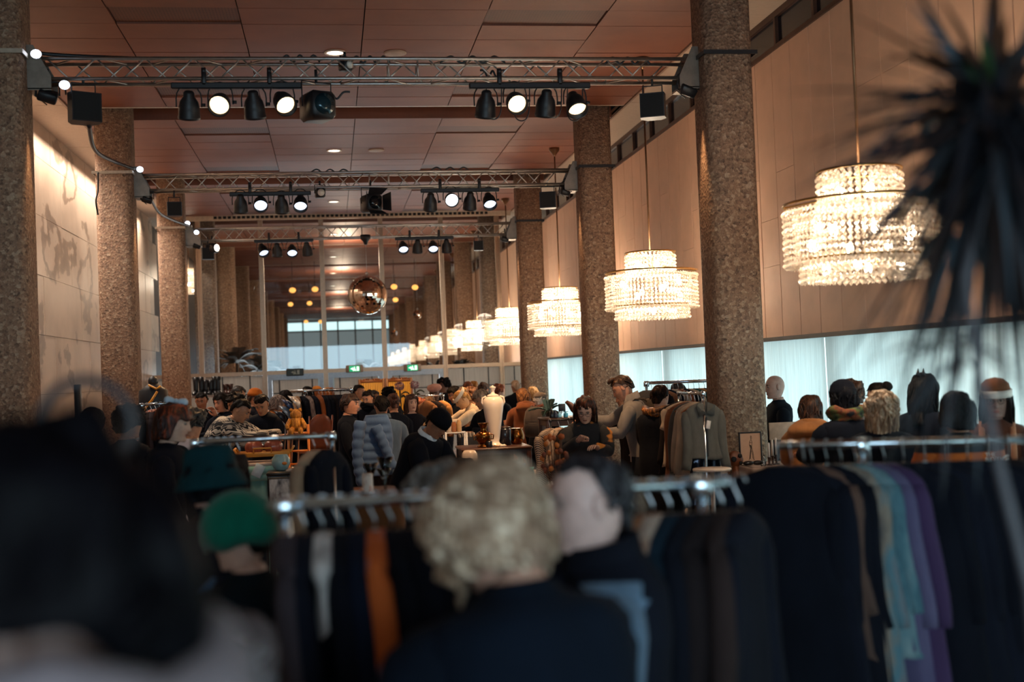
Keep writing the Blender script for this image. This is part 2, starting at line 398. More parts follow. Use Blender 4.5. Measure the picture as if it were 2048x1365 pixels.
# --- glazed screen across the hall at D = 28.7
gw = thing('window_9', 'full height glazed screen with bronze posts across the hall', None, (0, 28.7, 0), kind='structure')
POSTM = plain('a98f78', .35, .85, .08, 20, .03)
PX = (-4.25, -2.98, -1.55, -.14, 1.26, 2.70, 4.06, 4.98)
for x in PX:
    m = MB().box((x-.055, -.06, 0), (x-.02, .06, ZC)).box((x+.02, -.06, 0), (x+.055, .06, ZC)).box((x-.02, -.035, 0), (x+.02, .035, ZC)); m.build('post', POSTM, gw, False)
for a, b in zip(PX, PX[1:]):
    MB().box((a+.055, -.05, 2.06), (b-.055, .05, 2.15)).build('transom', POSTM, gw, False)
    MB().box((a+.055, -.006, 2.15), (b-.055, .006, ZC)).build('pane', GLASS, gw, False)
FROST = translucentm('frosted_glass', 'c9c6c0', .55)
MUNT = plain('1c1e22', .5)
for i, (a, b) in enumerate(zip(PX, PX[1:])):
    door = i in (2, 3, 4)
    fr = .16 if door else .03
    fb = MB()
    if door: fb.box((a+.06, -.05, 0), (a+fr, .05, 2.06)).box((b-fr, -.05, 0), (b-.06, .05, 2.06)).box((a+fr, -.05, 1.93), (b-fr, .05, 2.06)).build('door_frame', plain('8b8f94', .35, .8), gw, False)
    x0, x1, zt = a+fr+.03, b-fr-.03, (1.93 if door else 2.05)
    MB().box((x0, -.006, .1), (x1, .006, zt)).build('frosted_pane', FROST, gw, False)
    for t in ((.13, .87) if door else (.3, .78)):
        MB().box((x0+(x1-x0)*t-.012, -.02, .1), (x0+(x1-x0)*t+.012, .02, zt)).build('muntin', MUNT, gw, False)
    for z in (1.62, .9):
        MB().box((x0, -.018, z-.01), (x1, .018, z+.01)).build('muntin', MUNT, gw, False)
vent = MB()
for k in range(60): vent.box((-2.6+.108*k, -.12, 5.74), (-2.6+.108*k+.07, -.05, 5.8))
vent.build('vent_slot', DARK, gw, False); vent = gw.children[-1]; vent['kind'] = 'stuff'
MB().box((-3.4, -.1, 5.70), (4.4, -.04, 5.82)).build('vent_rail', plain('b9a48f', .5), gw, False)
# --- far end of the building
END = 81.0
we = MB().box((XL-.3, END, 0), (XR+.3, END+.3, 1.0)).box((XL-.3, END, 5.75), (XR+.3, END+.3, ZC+.3)).build('wall_end', plain('8f9a9c', .8), smooth=False); tag(we, 'far end wall with windows', kind='structure')
w = thing('window_10', 'bright strip of windows over grey curtains at the far end', None, (0, END, 0), kind='structure')
for k in range(8):
    x = XL+1.15*k
    MB().box((x+.05, .1, 5.1), (x+1.1, .12, 5.65)).build('pane', emit('cfeeee', 1.4, 'sky'), w, False)
    MB().box((x-.05, .0, 1), (x+.05, .12, 5.7)).build('mullion', plain('5a6468'), w, False)
    MB().box((x+.05, .04, 1.0), (x+1.1, .06, 5.0)).build('grey_blind', emit('8fa0a3', .42, 'blind'), w, False)  # glow put into the blind itself in place of window light
    MB().box((x-.05, -.02, 5.0), (x+1.1, .12, 5.1)).build('transom', plain('5a6468'), w, False)
for D in (34, 44, 56, 68): lamp('POINT', (.5, D, 5.2), 160, (1, .72, .5), .3)
lamp('AREA', (XR-.3, 45, 3.0), 120, COOL, 28, rot=(0, R(90), 0), sy=3)
# ================================================================== trusses and stage lights
def rotm(o, d): return o
TR = .0185
brace_me = {}
def truss(D, x0, x1, zt, zb, dep, label, which):
    t = thing('lighting_truss', label, 'truss', (0, D, 0))
    per = .44
    for y, z in ((0, zt), (0, zb), (dep, zt), (dep, zb)):
        MB().tube([(x0, y, z), (x1, y, z)], TR, 10).build('chord', ALU, t)
    hgt = zt-zb
    def brace(key, L):
        if key not in brace_me: brace_me[key] = MB().tube([(0, 0, 0), (0, 0, L)], .0085, 6).mesh('brace', ALU)
        return brace_me[key]
    L = hypot(per*.44, hgt); me = brace(('v', round(L, 3)), L)
    n = int((x1-x0-.3)/per)
    for y, ph in ((0, 0), (dep, per*.5)):
        for k in range(n):
            xa = x0+.12+per*k+ph
            if xa+per > x1-.05: continue
            if abs(xa+per/2-(x0+x1)/2-.25) < per*.45: continue
            for (p, q) in (((xa, zt), (xa+per*.44, zb)), ((xa+per*.54, zb), (xa+per*.98, zt))):
                d = Vector((q[0]-p[0], 0, q[1]-p[1]))
                link('brace', me, t, (p[0], y, p[1]), d.to_track_quat('Z', 'Y').to_euler())
    xm = (x0+x1)/2+.25
    for xx in (x0+.06, xm-.14, xm+.14, x1-.06):
        for y in (0, dep): MB().tube([(xx, y, zb), (xx, y, zt)], .0085, 6).build('upright', ALU, t)
    L2 = hypot(per*.5, dep)
    for z in (zt, zb):
        me2 = brace(('h', round(L2, 3)), L2)
        for k in range(n):
            xa = x0+.15+per*k
            d = Vector((per*.5*(1 if k % 2 else -1), dep, 0))
            link('brace', me2, t, (xa+(0 if k % 2 else per*.5), 0, z), d.to_track_quat('Z', 'Y').to_euler())
    for s, x in ((1, x0), (-1, x1)):            # triangular end brackets clamped to the columns
        X0 = (CL+.25) if s > 0 else (CR-.25)
        m = MB(); a, b = X0, x+s*.16
        for y in (-.03, dep+.03):
            m.rings([[(a, y, zb-.1), (b, y, zb-.1), (b, y, zb+.02), (a+s*.06, y, zt+.12), (a, y, zt+.12)], [(a, y+.012, zb-.1), (b, y+.012, zb-.1), (b, y+.012, zb+.02), (a+s*.06, y+.012, zt+.12), (a, y+.012, zt+.12)]])
        m.box((min(a, b), -.03, zb-.11), (max(a, b), dep+.04, zb-.09))
        m.build('end_bracket', plain('8d8378', .4, .8), t, False)
        m = MB(); cxx = CL if s > 0 else CR
        for (p, q) in (((cxx-.26, -.28), (cxx+.26, -.265)), ((cxx-.26, .265), (cxx+.26, .28)), ((cxx-.275, -.28), (cxx-.26, .28)), ((cxx+.26, -.28), (cxx+.275, .28))):
            m.box((p[0], p[1], zt-.02), (q[0], q[1], zt+.02))
        m.build('column_strap', plain('b7aa98', .4, .7) if s > 0 else BLACKM, t, False)
    return t
TRU = []
for D, x0, x1, zt, zb, nm in ((11.5, -2.62, 3.68, 4.99, 4.80, 'nearest'), (17.5, -2.62, 3.68, 4.915, 4.70, 'middle'), (23.5, -2.55, 3.68, 4.885, 4.66, 'farthest')):
    TRU.append(truss(D, x0, x1, zt, zb, .22, '%s aluminium box truss spanning between the concrete columns' % nm, nm))
# --- par cans on bars
LENS_OFF = plain('30343c', .15, .3)
def lensm(col, k): return emit(col, k, 'lens')
bell = [(.035, .13), (.05, .115), (.052, .08), (.085, .03), (.098, -.03), (.1, -.1), (.104, -.105), (.104, -.13)]
par_body = MB().lathe(bell+[(.094, -.13), (.09, -.07)], 20).mesh('body', BLACKM)
par_lens = MB().lathe([(.004, -.085), (.05, -.088), (.091, -.075)][::-1]+[(.05, -.1), (.004, -.105)], 18, cap=True).mesh('lens', LENS_OFF)
ym = [(-.115, 0, -.02)]+[(-.115*cos(a), 0, .06+.13*sin(a)) for a in [i*pi/8 for i in range(9)]]+[(.115, 0, -.02)]
par_yoke = MB().tube([(x, 0, z) for x, y, z in ym], .007, 6, flat=1.6).mesh('yoke', BLACKM)
par_knob = MB().tube([(.11, 0, 0), (.15, 0, 0)], .016, 8).mesh('knob', BLACKM)
clampm = MB().bbox((-.022, -.03, -.05), (.022, .03, .09), .008).tube([(-.02, 0, .09), (.02, 0, .09)], .034, 10).mesh('clamp', BLACKM)
LM = {}
def parcan(u, v, D, lit, label, pitch, yaw, power=0, bz=0):
    p = P(u, v, D)
    t = thing('par_can', label, 'stage light', (p.x, D, p.z), 0, 'par cans on the truss bars')
    rot = Euler((R(-pitch), 0, R(yaw)))
    b = link('body', par_body, t, rot=rot)
    if lit:
        key = lit
        if key not in LM:
            me = par_lens.copy(); me.materials.clear(); me.materials.append(lensm(*lit)); LM[key] = me
        l = link('lens', LM[key], b)
    else: l = link('lens', par_lens, b)
    y = link('yoke', par_yoke, t, (0, 0, 0), (0, 0, R(yaw*.6))); link('knob', par_knob, y)
    return t
WL, CLT = ('ffd9a6', 2.8), ('d3e2ff', 2.4)
def parbar(ti, D, u0, u1, v, side, cans, nm):
    a, b = P(u0, v, D), P(u1, v, D); z = (a.z+b.z)/2
    bar = thing('light_bar', 'black %s light bar clamped under the %s truss' % (side, nm), 'light bar', (a.x, D, z))
    L = b.x-a.x
    MB().bbox((0, -.03, -.03), (L, .03, .03), .01).build('bar', BLACKM, bar, False)
    for f in (.25, .75): link('clamp', clampm, bar, (L*f, 0, (.05 if ti < 2 else .04)))
    for i, (u, vv, lit, pitch, yaw) in enumerate(cans):
        st = 'glowing warm white' if lit == WL else ('glowing cold white' if lit else 'unlit')
        parcan(u, vv, D, lit, 'black par can, %s, %s from left, %s bar of %s truss' % (st, ordw(i), side, nm), pitch, yaw)
N1, N2, N3 = 'nearest', 'middle', 'farthest'
parbar(0, 11.5, 342, 604, 172, 'left', [(378, 210, None, -25, 8), (441, 205, WL, 62, -4), (508, 209, None, -25, -6), (565, 202, WL, 55, 22)], N1)
parbar(0, 11.5, 938, 1180, 172, 'right', [(972, 208, None, -25, 4), (1030, 202, WL, 60, 4), (1092, 206, None, -25, 4), (1150, 205, WL, 38, 8)], N1)
parbar(1, 17.5, 459, 622, 388, 'left', [(481, 407, None, -25, 4), (521, 405, CLT, 55, 4), (563, 408, None, -25, 0), (601, 404, CLT, 45, 0)], N2)
parbar(1, 17.5, 841, 998, 381, 'right', [(861, 404, None, -25, 4), (902, 398, ('f2f6ff', 9.0), 70, 2), (940, 402, None, -25, 4), (978, 400, CLT, 42, 4)], N2)
parbar(2, 23.5, 508, 627, 482, 'left', [(525, 499, CLT, 40, 25), (554, 500, None, -20, 4), (584, 500, CLT, 45, 4), (614, 498, None, -20, -10)], N3)
parbar(2, 23.5, 790, 907, 477, 'right', [(806, 493, CLT, 45, 4), (835, 493, None, -20, 4), (866, 492, CLT, 45, 0), (893, 492, None, -20, -6)], N3)
def yokeup(m, w, z0, z1, r=.008): m.tube([(-w, 0, z0), (-w, 0, z1), (w, 0, z1), (w, 0, z0)], r, 6); return m
def speaker(u, v, D, s, label, rz):
    p = P(u, v, D); t = thing('loudspeaker', label, 'speaker', (p.x, D, p.z), rz)
    k = s
    pts = lambda z: [(-k, -k*.7, z), (k, -k*.7, z), (k*1.05, k*.2, z), (k*.6, k*.9, z), (-k*.6, k*.9, z), (-k*1.05, k*.2, z)]
    MB().rings([pts(-k), pts(-k*.96), pts(k)]).build('cabinet', BLACKM, t, False)
    MB().bbox((-k*.92, -k*.74, -k*.92), (k*.92, -k*.69, k*.92), .01).build('grille', plain('0c0d10', .8, 0, .3, 120), t, False)
    yokeup(MB(), k*.8, k*.4, k*1.7).tube([(0, 0, k*1.7), (0, 0, 4.82-p.z if D < 15 else 4.72-p.z)], .012, 6).build('hanging_bracket', BLACKM, t)
    return t
speaker(168, 217, 11.5, .135, 'black speaker hung at the left end of the nearest truss', R(28))
speaker(1306, 213, 11.5, .12, 'black speaker hung at the right end of the nearest truss', R(-22))
speaker(349, 419, 17.5, .1, 'black speaker hung at the left end of the middle truss', R(8))
speaker(1096, 401, 17.5, .12, 'black speaker hung at the right end of the middle truss', R(-15))
speaker(416, 508, 23.5, .11, 'black speaker hung at the left end of the farthest truss', R(8))
speaker(957, 492, 23.5, .095, 'black speaker hung at the right end of the farthest truss', R(-8))
def flood(u, v, D, label, s=1):
    p = P(u, v, D); t = thing('flood_light', label, 'stage light', (p.x, D, p.z))
    MB().bbox((-.07*s, -.05*s, -.05*s), (.07*s, .05*s, .03*s), .012, Matrix.Rotation(R(35), 4, 'X') @ Matrix.Rotation(R(20), 4, 'Y')).build('housing', BLACKM, t)
    yokeup(MB(), .085*s, -.01, .1*s).tube([(0, 0, .1*s), (0, 0, .2*s)], .014, 6).build('yoke', BLACKM, t)
    MB().tube([(0, .02, .16*s), (-.08*s, .0, .12*s), (-.1*s, .02, 0), (-.02, .04, -.07*s)], .006, 5).build('cable', BLACKM, t)
flood(96, 190, 11.5, 'small black flood light under the left end of the nearest truss', 1.2)
flood(1376, 178, 11.5, 'small black flood light under the right end of the nearest truss', 1.2)
flood(295, 398, 17.5, 'small black flood light under the left end of the middle truss')
flood(1131, 383, 17.5, 'small black flood light under the right end of the middle truss')
flood(394, 491, 23.5, 'small black flood light under the left end of the farthest truss')
flood(1010, 478, 23.5, 'small black flood light under the right end of the farthest truss')
def fresnel(u, v, D, label, s, lens, barn, yaw):
    p = P(u, v, D); t = thing('spotlight', label, 'stage light', (p.x, D, p.z), R(yaw))
    MB().bbox((-.11*s, -.14*s, -.11*s), (.11*s, .12*s, .11*s), .03*s).build('housing', BLACKM, t)
    MB().lathe([(.08*s, 0), (.085*s, .02), (.03*s, .035), (.004, .04)], 18, Matrix.Translation((0, -.13*s, 0)) @ Matrix.Rotation(R(90), 4, 'X')).build('lens', lens, t)
    yokeup(MB(), .125*s, 0, .2*s).tube([(0, 0, .2*s), (0, 0, .3*s)], .015, 6).build('yoke', BLACKM, t)
    if barn:
        for k in range(4):
            M = Matrix.Translation((0, -.14*s, 0)) @ Matrix.Rotation(k*pi/2, 4, 'Y')
            MB().rings([[M @ Vector(q) for q in ((-.09*s, 0, .1*s), (.09*s, 0, .1*s), (.12*s, -.13*s, .16*s), (-.12*s, -.13*s, .16*s))], [M @ Vector(q) for q in ((-.09*s, .006, .106*s), (.09*s, .006, .106*s), (.12*s, -.125*s, .166*s), (-.12*s, -.125*s, .166*s))]]).build('barn_door', BLACKM, t, False)
fresnel(634, 215, 11.5, 'wide black fresnel spotlight beside the left bar of the nearest truss', 1.2, plain('1d3a44', .1, .4), False, 25)
fresnel(742, 408, 17.5, 'large black spotlight with barn doors under the middle truss', 1.15, plain('14161a', .1), True, 20)
fresnel(424, 497, 23.5, 'black spotlight with glowing white lens at the left of the farthest truss', .8, emit('fff1dc', 5, 'lens'), False, 55)
fresnel(640, 387, 17.5, 'small white projector clamped under the middle truss', .6, plain('d9d2c6', .3), False, 10)
fresnel(690, 132, 11.6, 'small white sensor box inside the nearest truss', .45, plain('d9d2c6', .3), False, 40)
def led(u, v, D, label, s=.05):
    p = P(u, v, D); t = thing('clip_light', label, 'lamp', (p.x, D, p.z))
    M = Matrix.Rotation(R(35), 4, 'Y') @ Matrix.Rotation(R(70), 4, 'X')
    MB().lathe([(s*.4, -s), (s*.7, -s*.6), (s, 0)], 14, M).build('shade', plain('8f8f92', .3, .8), t)
    MB().lathe([(s*.95, 0), (s*.6, s*.2), (.003, s*.25)], 14, M).build('bulb', emit('dfeaff', 4.5, 'bulb'), t)
    MB().tube([(0, .02, 0), (0, .05, -.08)], .008, 6).build('clip', BLACKM, t)
led(72, 108, 11.45, 'white clip light at the top left corner of the nearest truss')
led(129, 170, 11.45, 'white clip light under the left corner of the nearest truss')
led(280, 339, 17.45, 'white clip light on the left corner of the middle truss')
led(375, 447, 23.45, 'white clip light over the left corner of the farthest truss')
led(393, 465, 23.45, 'white clip light on the left corner of the farthest truss')
# cables
def cable(pts, r, label, sag=0):
    o = MB().tube(pts, r, 6).build('cable', BLACKM); tag(o, label, 'cable'); return o
def smooth_pts(pp, n=8):
    out = []
    for i in range(len(pp)-1):
        a, b, c2, d = pp[max(i-1, 0)], pp[i], pp[i+1], pp[min(i+2, len(pp)-1)]
        for k in range(n):
            t = k/n; out.append(.5*((2*b)+(c2-a)*t+(2*a-5*b+4*c2-d)*t*t+(3*b-a-3*c2+d)*t**3))
    return out+[pp[-1]]
def pc(*uvd): return smooth_pts([P(*q) for q in uvd])
cable(pc((178, 250, 11.6), (190, 300, 13), (225, 322, 16), (268, 338, 17.2)), .022, 'thick black cable drooping from the nearest truss to the middle truss')
cable(pc((300, 395, 17.5), (318, 425, 19), (345, 440, 21), (378, 452, 23.4)), .022, 'thick black cable drooping from the middle truss to the farthest truss')
cable(pc((0, 85, 11.6), (40, 96, 11.6), (75, 106, 11.55), (150, 112, 11.6), (300, 118, 11.6)), .018, 'black cable lying along the top left of the nearest truss')
cable(pc((196, 345, 17.2), (196, 380, 17.2), (192, 402, 17.15), (196, 430, 17.2)), .012, 'black strap hanging down the left column by the middle truss')
for i, (u0, u1, v, D) in enumerate(((700, 780, 120, 11.55), (880, 1010, 120, 11.55), (1210, 1300, 122, 11.55), (960, 1010, 135, 11.6), (560, 640, 118, 11.6), (620, 700, 178, 11.6))):
    a = [(u0+(u1-u0)*k/6, v+(-7 if k % 2 else 6)+(14 if i in (3, 5) and 0 < k < 6 else 0), D) for k in range(7)]
    cable(pc(*a), .011, 'loose black cable looped on the nearest truss, %s one' % ordw(i))
for i, (u0, u1, v, D) in enumerate(((860, 940, 339, 17.5), (620, 700, 343, 17.5))):
    cable(pc(*[(u0+(u1-u0)*k/6, v+(-4 if k % 2 else 3), D) for k in range(7)]), .011, 'loose black cable on top of the middle truss, %s one' % ordw(i))
for i, (u, v) in enumerate(((985, 225), (1041, 228), (1105, 222), (1147, 228))):
    cable(pc((u-12, 172, 11.5), (u-12, v, 11.53), (u+2, v+14, 11.55), (u+16, v, 11.53), (u+18, 172, 11.5)), .006, 'thin black safety loop under the right bar, %s from left' % ordw(i))
# ceiling downlights
for k, D in enumerate((14.28, 20.5, 26.5, 32.6, 38.7, 44.8, 51)):
    t = thing('ceiling_downlight', 'lit round ceiling downlight, %s from the front' % ordw(k), 'ceiling light', (.17, D, ZC), 0, 'round downlights in the ceiling')
    MB().lathe([(.13, 0), (.13, -.012), (.1, -.012), (.1, 0)], 24, cap=False).build('rim', plain('cdb9a3', .4), t)
    MB().lathe([(.1, -.004), (.05, -.004), (.002, -.004)], 24, cap=False).build('diffuser', emit('fff3e2', 4, 'lamp'), t)
    if k < 3:
        t = thing('ceiling_speaker', 'unlit round ceiling speaker grille, %s from the front' % ordw(k), 'ceiling speaker', (.88, D, ZC), 0, 'round speaker grilles in the ceiling')
        MB().lathe([(.135, 0), (.135, -.012), (.11, -.016), (.002, -.018)], 24, cap=False).build('grille', plain('a08773', .5, 0, .2, 150), t)
# ================================================================== crystal chandeliers
def crystalm():
    t = NT('crystal'); tr = t.add('ShaderNodeBsdfTranslucent'); tr.inputs[0].default_value = (1, .92, .83, 1)
    g = t.add('ShaderNodeBsdfGlossy'); g.inputs['Roughness'].default_value = .08; g.inputs[0].default_value = (1, .97, .93, 1)
    tp = t.add('ShaderNodeBsdfTransparent'); tp.inputs[0].default_value = (.97, .95, .92, 1)
    m1 = t.add('ShaderNodeMixShader', ); m1.inputs[0].default_value = .3; t.link(tr.outputs[0], m1.inputs[1]); t.link(tp.outputs[0], m1.inputs[2])
    fr = t.add('ShaderNodeFresnel', i_IOR=1.6); m2 = t.add('ShaderNodeMixShader'); t.link(fr.outputs[0], m2.inputs[0]); t.link(m1.outputs[0], m2.inputs[1]); t.link(g.outputs[0], m2.inputs[2])
    t.link(m2.outputs[0], t.o.inputs[0]); return t.m
CRY = crystalm()
BULB = emit('ffecd2', 28, 'bulb')
def beads(m, r, z0, z1, n, dz, s):
    k = int((z1-z0)/dz)
    for i in range(n):
        a = 2*pi*i/n
        for j in range(k+1):
            z = z0+dz*j; x, y = r*cos(a), r*sin(a); q = s*(1.3 if j in (0, k) else random.uniform(.8, 1.1)); z += random.uniform(-.004, .004)
            ca, sa = cos(a+.5*j), sin(a+.5*j)
            m.add([(x, y, z+q*1.2), (x+q*ca, y+q*sa, z), (x-q*sa, y+q*ca, z), (x-q*ca, y-q*sa, z), (x+q*sa, y-q*ca, z), (x, y, z-q*1.2)],
                  [(0, 1, 2), (0, 2, 3), (0, 3, 4), (0, 4, 1), (5, 2, 1), (5, 3, 2), (5, 4, 3), (5, 1, 4)])
tiers = (('top_bead_tier', .31, .2, .45), ('middle_bead_tier', .57, -.22, .2), ('bottom_bead_tier', .46, -.34, -.2))
tm = []
for nm, r, z0, z1 in tiers:
    m = MB(); beads(m, r, z0, z1, int(2*pi*r/.043), .043, .0165); beads(m, r*.86, z0, z1, int(2*pi*r*.86/.05), .05, .0165); beads(m, r*.62, z0, z1, int(2*pi*r*.62/.055), .055, .017); tm.append((nm, m.mesh(nm, CRY, False)))
m = MB()
for r in (.31, .57, .46):
    z = {.31: .47, .57: .23, .46: -.19}[r]
    m.tube([(r*cos(2*pi*k/32), r*sin(2*pi*k/32), z) for k in range(33)], .01, 6)
for k in range(6): m.tube([(0, 0, .3), (.57*cos(k*pi/3), .57*sin(k*pi/3), .23)], .007, 5)
frame_me = m.mesh('frame', plain('b08d55', .3, 1))
bulb_me = MB().ball((0, 0, 0), (.03, .03, .045), 10, 7).mesh('bulb', BULB)
rod_me = MB().tube([(0, 0, .2), (0, 0, 2.9)], .012, 8).mesh('rod', plain('7a5a40', .35, .8))
rose_me = MB().lathe([(.012, 2.75), (.03, 2.78), (.09, 2.86), (.09, 2.9)], 18).mesh('ceiling_rose', plain('7a5a40', .35, .8))
def chandelier(x, y, z, label, group, power, s=1, near=True):
    t = thing('chandelier', label, 'chandelier', (x, y, z), random.uniform(0, 1), group); t.scale = (s, s, s)
    for nm, me in tm: tag(link(nm, me, t), kind='stuff')
    link('frame', frame_me, t)
    r = link('rod', rod_me, t); r.scale = (1, 1, (ZC-z)/s/2.9); r2 = link('ceiling_rose', rose_me, t); r2.location.z = (ZC-z)/s-2.9
    if near:
        for k in range(8):
            a = k*pi/4; link('bulb', bulb_me, t, (.38*cos(a), .38*sin(a), random.choice((-.08, .08, 0))))
        for k in range(3): link('bulb', bulb_me, t, (.15*cos(k*2.1), .15*sin(k*2.1), .32))
        for k in range(4): link('bulb', bulb_me, t, (.27*cos(k*pi/2+.4), .27*sin(k*pi/2+.4), -.25))
    for dz, f in ((.02, .75), (.32, .25)): lamp('POINT', (x, y, z+dz*s), power*f, (1, .82, .62), .26*s)
for k in range(12):
    D = 8.5+6*k
    chandelier(3.97, D, 2.88, 'tiered crystal chandelier glowing warm white, %s from the front in the right row' % ordw(k), 'crystal chandeliers along the right columns', 120 if k == 0 else (180 if k < 5 else 90), 1, k < 5)
chandelier(-4.9+1.2, 33, 4.62, 'crystal chandelier behind the glass on the left side', None, 70, .8, True)
bpy.data.objects[-1] if False else None
# ================================================================== mirror ball
def mirrorball(u, v, D, r, label, ztop, motor=True):
    p = P(u, v, D); t = thing('mirror_ball', label, 'mirror ball', (p.x, D, p.z))
    m = MB(); rows = 26 if r > .2 else 14
    for i in range(rows):
        a0, a1 = pi*i/rows, pi*(i+1)/rows; n = max(4, int(2*rows*sin((a0+a1)/2)))
        for j in range(n):
            b0, b1 = 2*pi*j/n, 2*pi*(j+.97)/n; jt = [random.uniform(-.012, .012) for _ in range(2)]
            q = [(r*sin(a)*cos(b), r*sin(a)*sin(b), r*cos(a)) for a, b in ((a0, b0), (a0, b1), (a1, b1), (a1, b0))]
            m.add(q, [(3, 2, 1, 0)])
    o = m.build('mirror_tile', plain('e3d4c6', .04, 1, .03, 5, 0), t, True); o['kind'] = 'stuff'
    MB().ball((0, 0, 0), r*.985, 24, 16).build('core', plain('2a2523', .5), t)
    MB().lathe([(.03, r), (.03, r+.05), (.008, r+.07)], 10).tube([(0, 0, r), (0, 0, ztop-p.z)], .004, 5).build('hanging_wire', STEEL, t)
    if motor: MB().lathe([(.03, ztop-p.z-.16), (.05, ztop-p.z-.1), (.1, ztop-p.z-.05), (.1, ztop-p.z+.03)], 14).build('motor', BLACKM, t)
mirrorball(735, 590, 23.5, .385, 'large mirror ball hanging under the farthest truss', 4.67)
mirrorball(835, 629, 40, .15, 'small mirror ball hanging beyond the glass, upper one', 5.8, False)
mirrorball(789, 667, 46, .14, 'small mirror ball hanging beyond the glass, lower one', 5.8, False)
# warm globe pendants far beyond the glass
for k, (u, v, D) in enumerate(((585, 581, 40), (630, 579, 40), (581, 609, 49), (619, 607, 49), (612, 644, 61.5), (641, 644, 61.5), (788, 574, 40), (830, 575, 40), (791, 600, 46))):
    p = P(u, v, D); t = thing('globe_pendant', 'small warm globe pendant beyond the glass, %s' % ordw(k), 'pendant lamp', (p.x, D, p.z), 0, 'warm globe pendants beyond the glass')
    MB().ball((0, 0, 0), (.11, .11, .09), 12, 8).build('globe', emit('ffb25a', 1.6, 'globe'), t)
    MB().tube([(0, 0, .09), (0, 0, ZC-p.z)], .008, 5).build('cord', BLACKM, t)
# exit signs over the doors
def exitsign(u, v, lit, label):
    p = P(u, v, 28.55); t = thing('exit_sign', label, 'exit sign', (p.x, 28.55, p.z))
    MB().bbox((-.2, -.02, -.085), (.2, .06, .085), .012).build('housing', plain('8e7a6c' if lit else '16181b', .5), t)
    gx = .2*.62 if lit else .18
    MB().box((-gx, -.03, -.068), (gx, -.021, .068)).build('sign_face', emit('1fae7a', .75, 'sign') if lit else plain('1c2a26', .4), t, False)
    wm = emit('e9fff2', 1.2, 'sign') if lit else plain('7d8a86', .5)
    m = MB()                                     # running figure, arrow and door
    m.box((.05, -.034, -.05), (.105, -.031, .05)).box((-.02, -.034, -.045), (.018, -.031, .012)).lathe([(.001, 0), (.014, 0), (.014, .003), (.001, .003)], 10, Matrix.Translation((0, -.031, .033)) @ Matrix.Rotation(R(90), 4, 'X'))
    m.rings([[(-.03, -.034, -.03), (-.1, -.034, .0), (-.03, -.034, .035)], [(-.03, -.031, -.03), (-.1, -.031, .0), (-.03, -.031, .035)]])
    m.tube([(-.02, -.032, -.01), (-.035, -.032, -.055)], .008, 5).tube([(.015, -.032, -.02), (.035, -.032, -.055)], .008, 5)
    m.build('running_figure', wm, t, False)
exitsign(590, 745, False, 'dark unlit exit sign over the left door')
exitsign(709, 738, True, 'green lit exit sign over the middle door')
exitsign(825, 736, True, 'green lit exit sign over the right door')
# ================================================================== people
EYEM, IRIS = plain('8a7c72', .45, 0, .05, 40, 0), plain('1c120c', .4, 0, .1, 40, 0)
LIP = {}
def gau(x, s): return math.exp(-(x/s)**2)
def headring(zr, n):
    t = zr/.115; out = []
    if t >= 0:
        k = max(0, 1-t**2.5)**(1/2.1); rx, rf, rb = .076*k, .092*k, .102*k
    else:
        q = -t; rx = .076*(1-.30*q**1.5); rf = .092-.010*q**2; rb = .102-.045*min(1, q*1.15)**1.3
    for j in range(n):
        s = j/n*2-1                                    # -1..1, 0 = front
        ph = pi*(.62*s+.38*s*abs(s)**1.2)
        x = rx*sin(ph); cy = cos(ph); y = (rf if cy > 0 else rb)*cy
        if cy > 0:
            w = min(1, cy*1.6)
            d = 0
            if -.045 < zr < .03:
                hgt = .003+.021*min(1, max(0, (.022-zr)/.055)); hgt *= 1 if zr > -.036 else max(0, (zr+.045)/.009)
                d += hgt*gau(x, .0095+.006*max(0, min(1, -zr/.035)))
            d -= .0095*(gau(x-.031, .015)+gau(x+.031, .015))*gau(zr-.008, .013)
            d += .004*gau(zr-.03, .009)*gau(x, .06)
            d += .005*(gau(x-.045, .02)+gau(x+.045, .02))*gau(zr+.028, .02)
            d += .006*gau(x, .02)*(gau(zr+.058, .006)+.9*gau(zr+.07, .006))-.004*gau(zr+.064, .003)*gau(x, .02)
            d += .007*gau(x, .022)*gau(zr+.1, .014)-.004*gau(zr+.083, .007)*gau(x, .03)
            y += d*w
        out.append(Vector((x, y, zr)))
    return out
def zrot(a): return Matrix.Rotation(a, 4, 'Z')
def xrot(a): return Matrix.Rotation(a, 4, 'X')
def ell(n, a, f, b):
    o = []
    for j in range(n):
        s = j/n*2-1; ph = pi*(.62*s+.38*s*abs(s)**1.2); cy = cos(ph)
        sx = sin(ph); o.append(Vector((a*math.copysign(abs(sx)**.85, sx), (f if cy > 0 else b)*math.copysign(abs(cy)**.9, cy), 0)))
    return o
TORSO = [(1.465, .062, .05, .065), (1.445, .095, .06, .075), (1.42, .15, .075, .09), (1.37, .182, .095, .105), (1.28, .178, .12, .105), (1.15, .158, .115, .095), (1.05, .148, .11, .09), (.96, .168, .11, .115), (.88, .172, .1, .12), (.8, .15, .09, .1)]
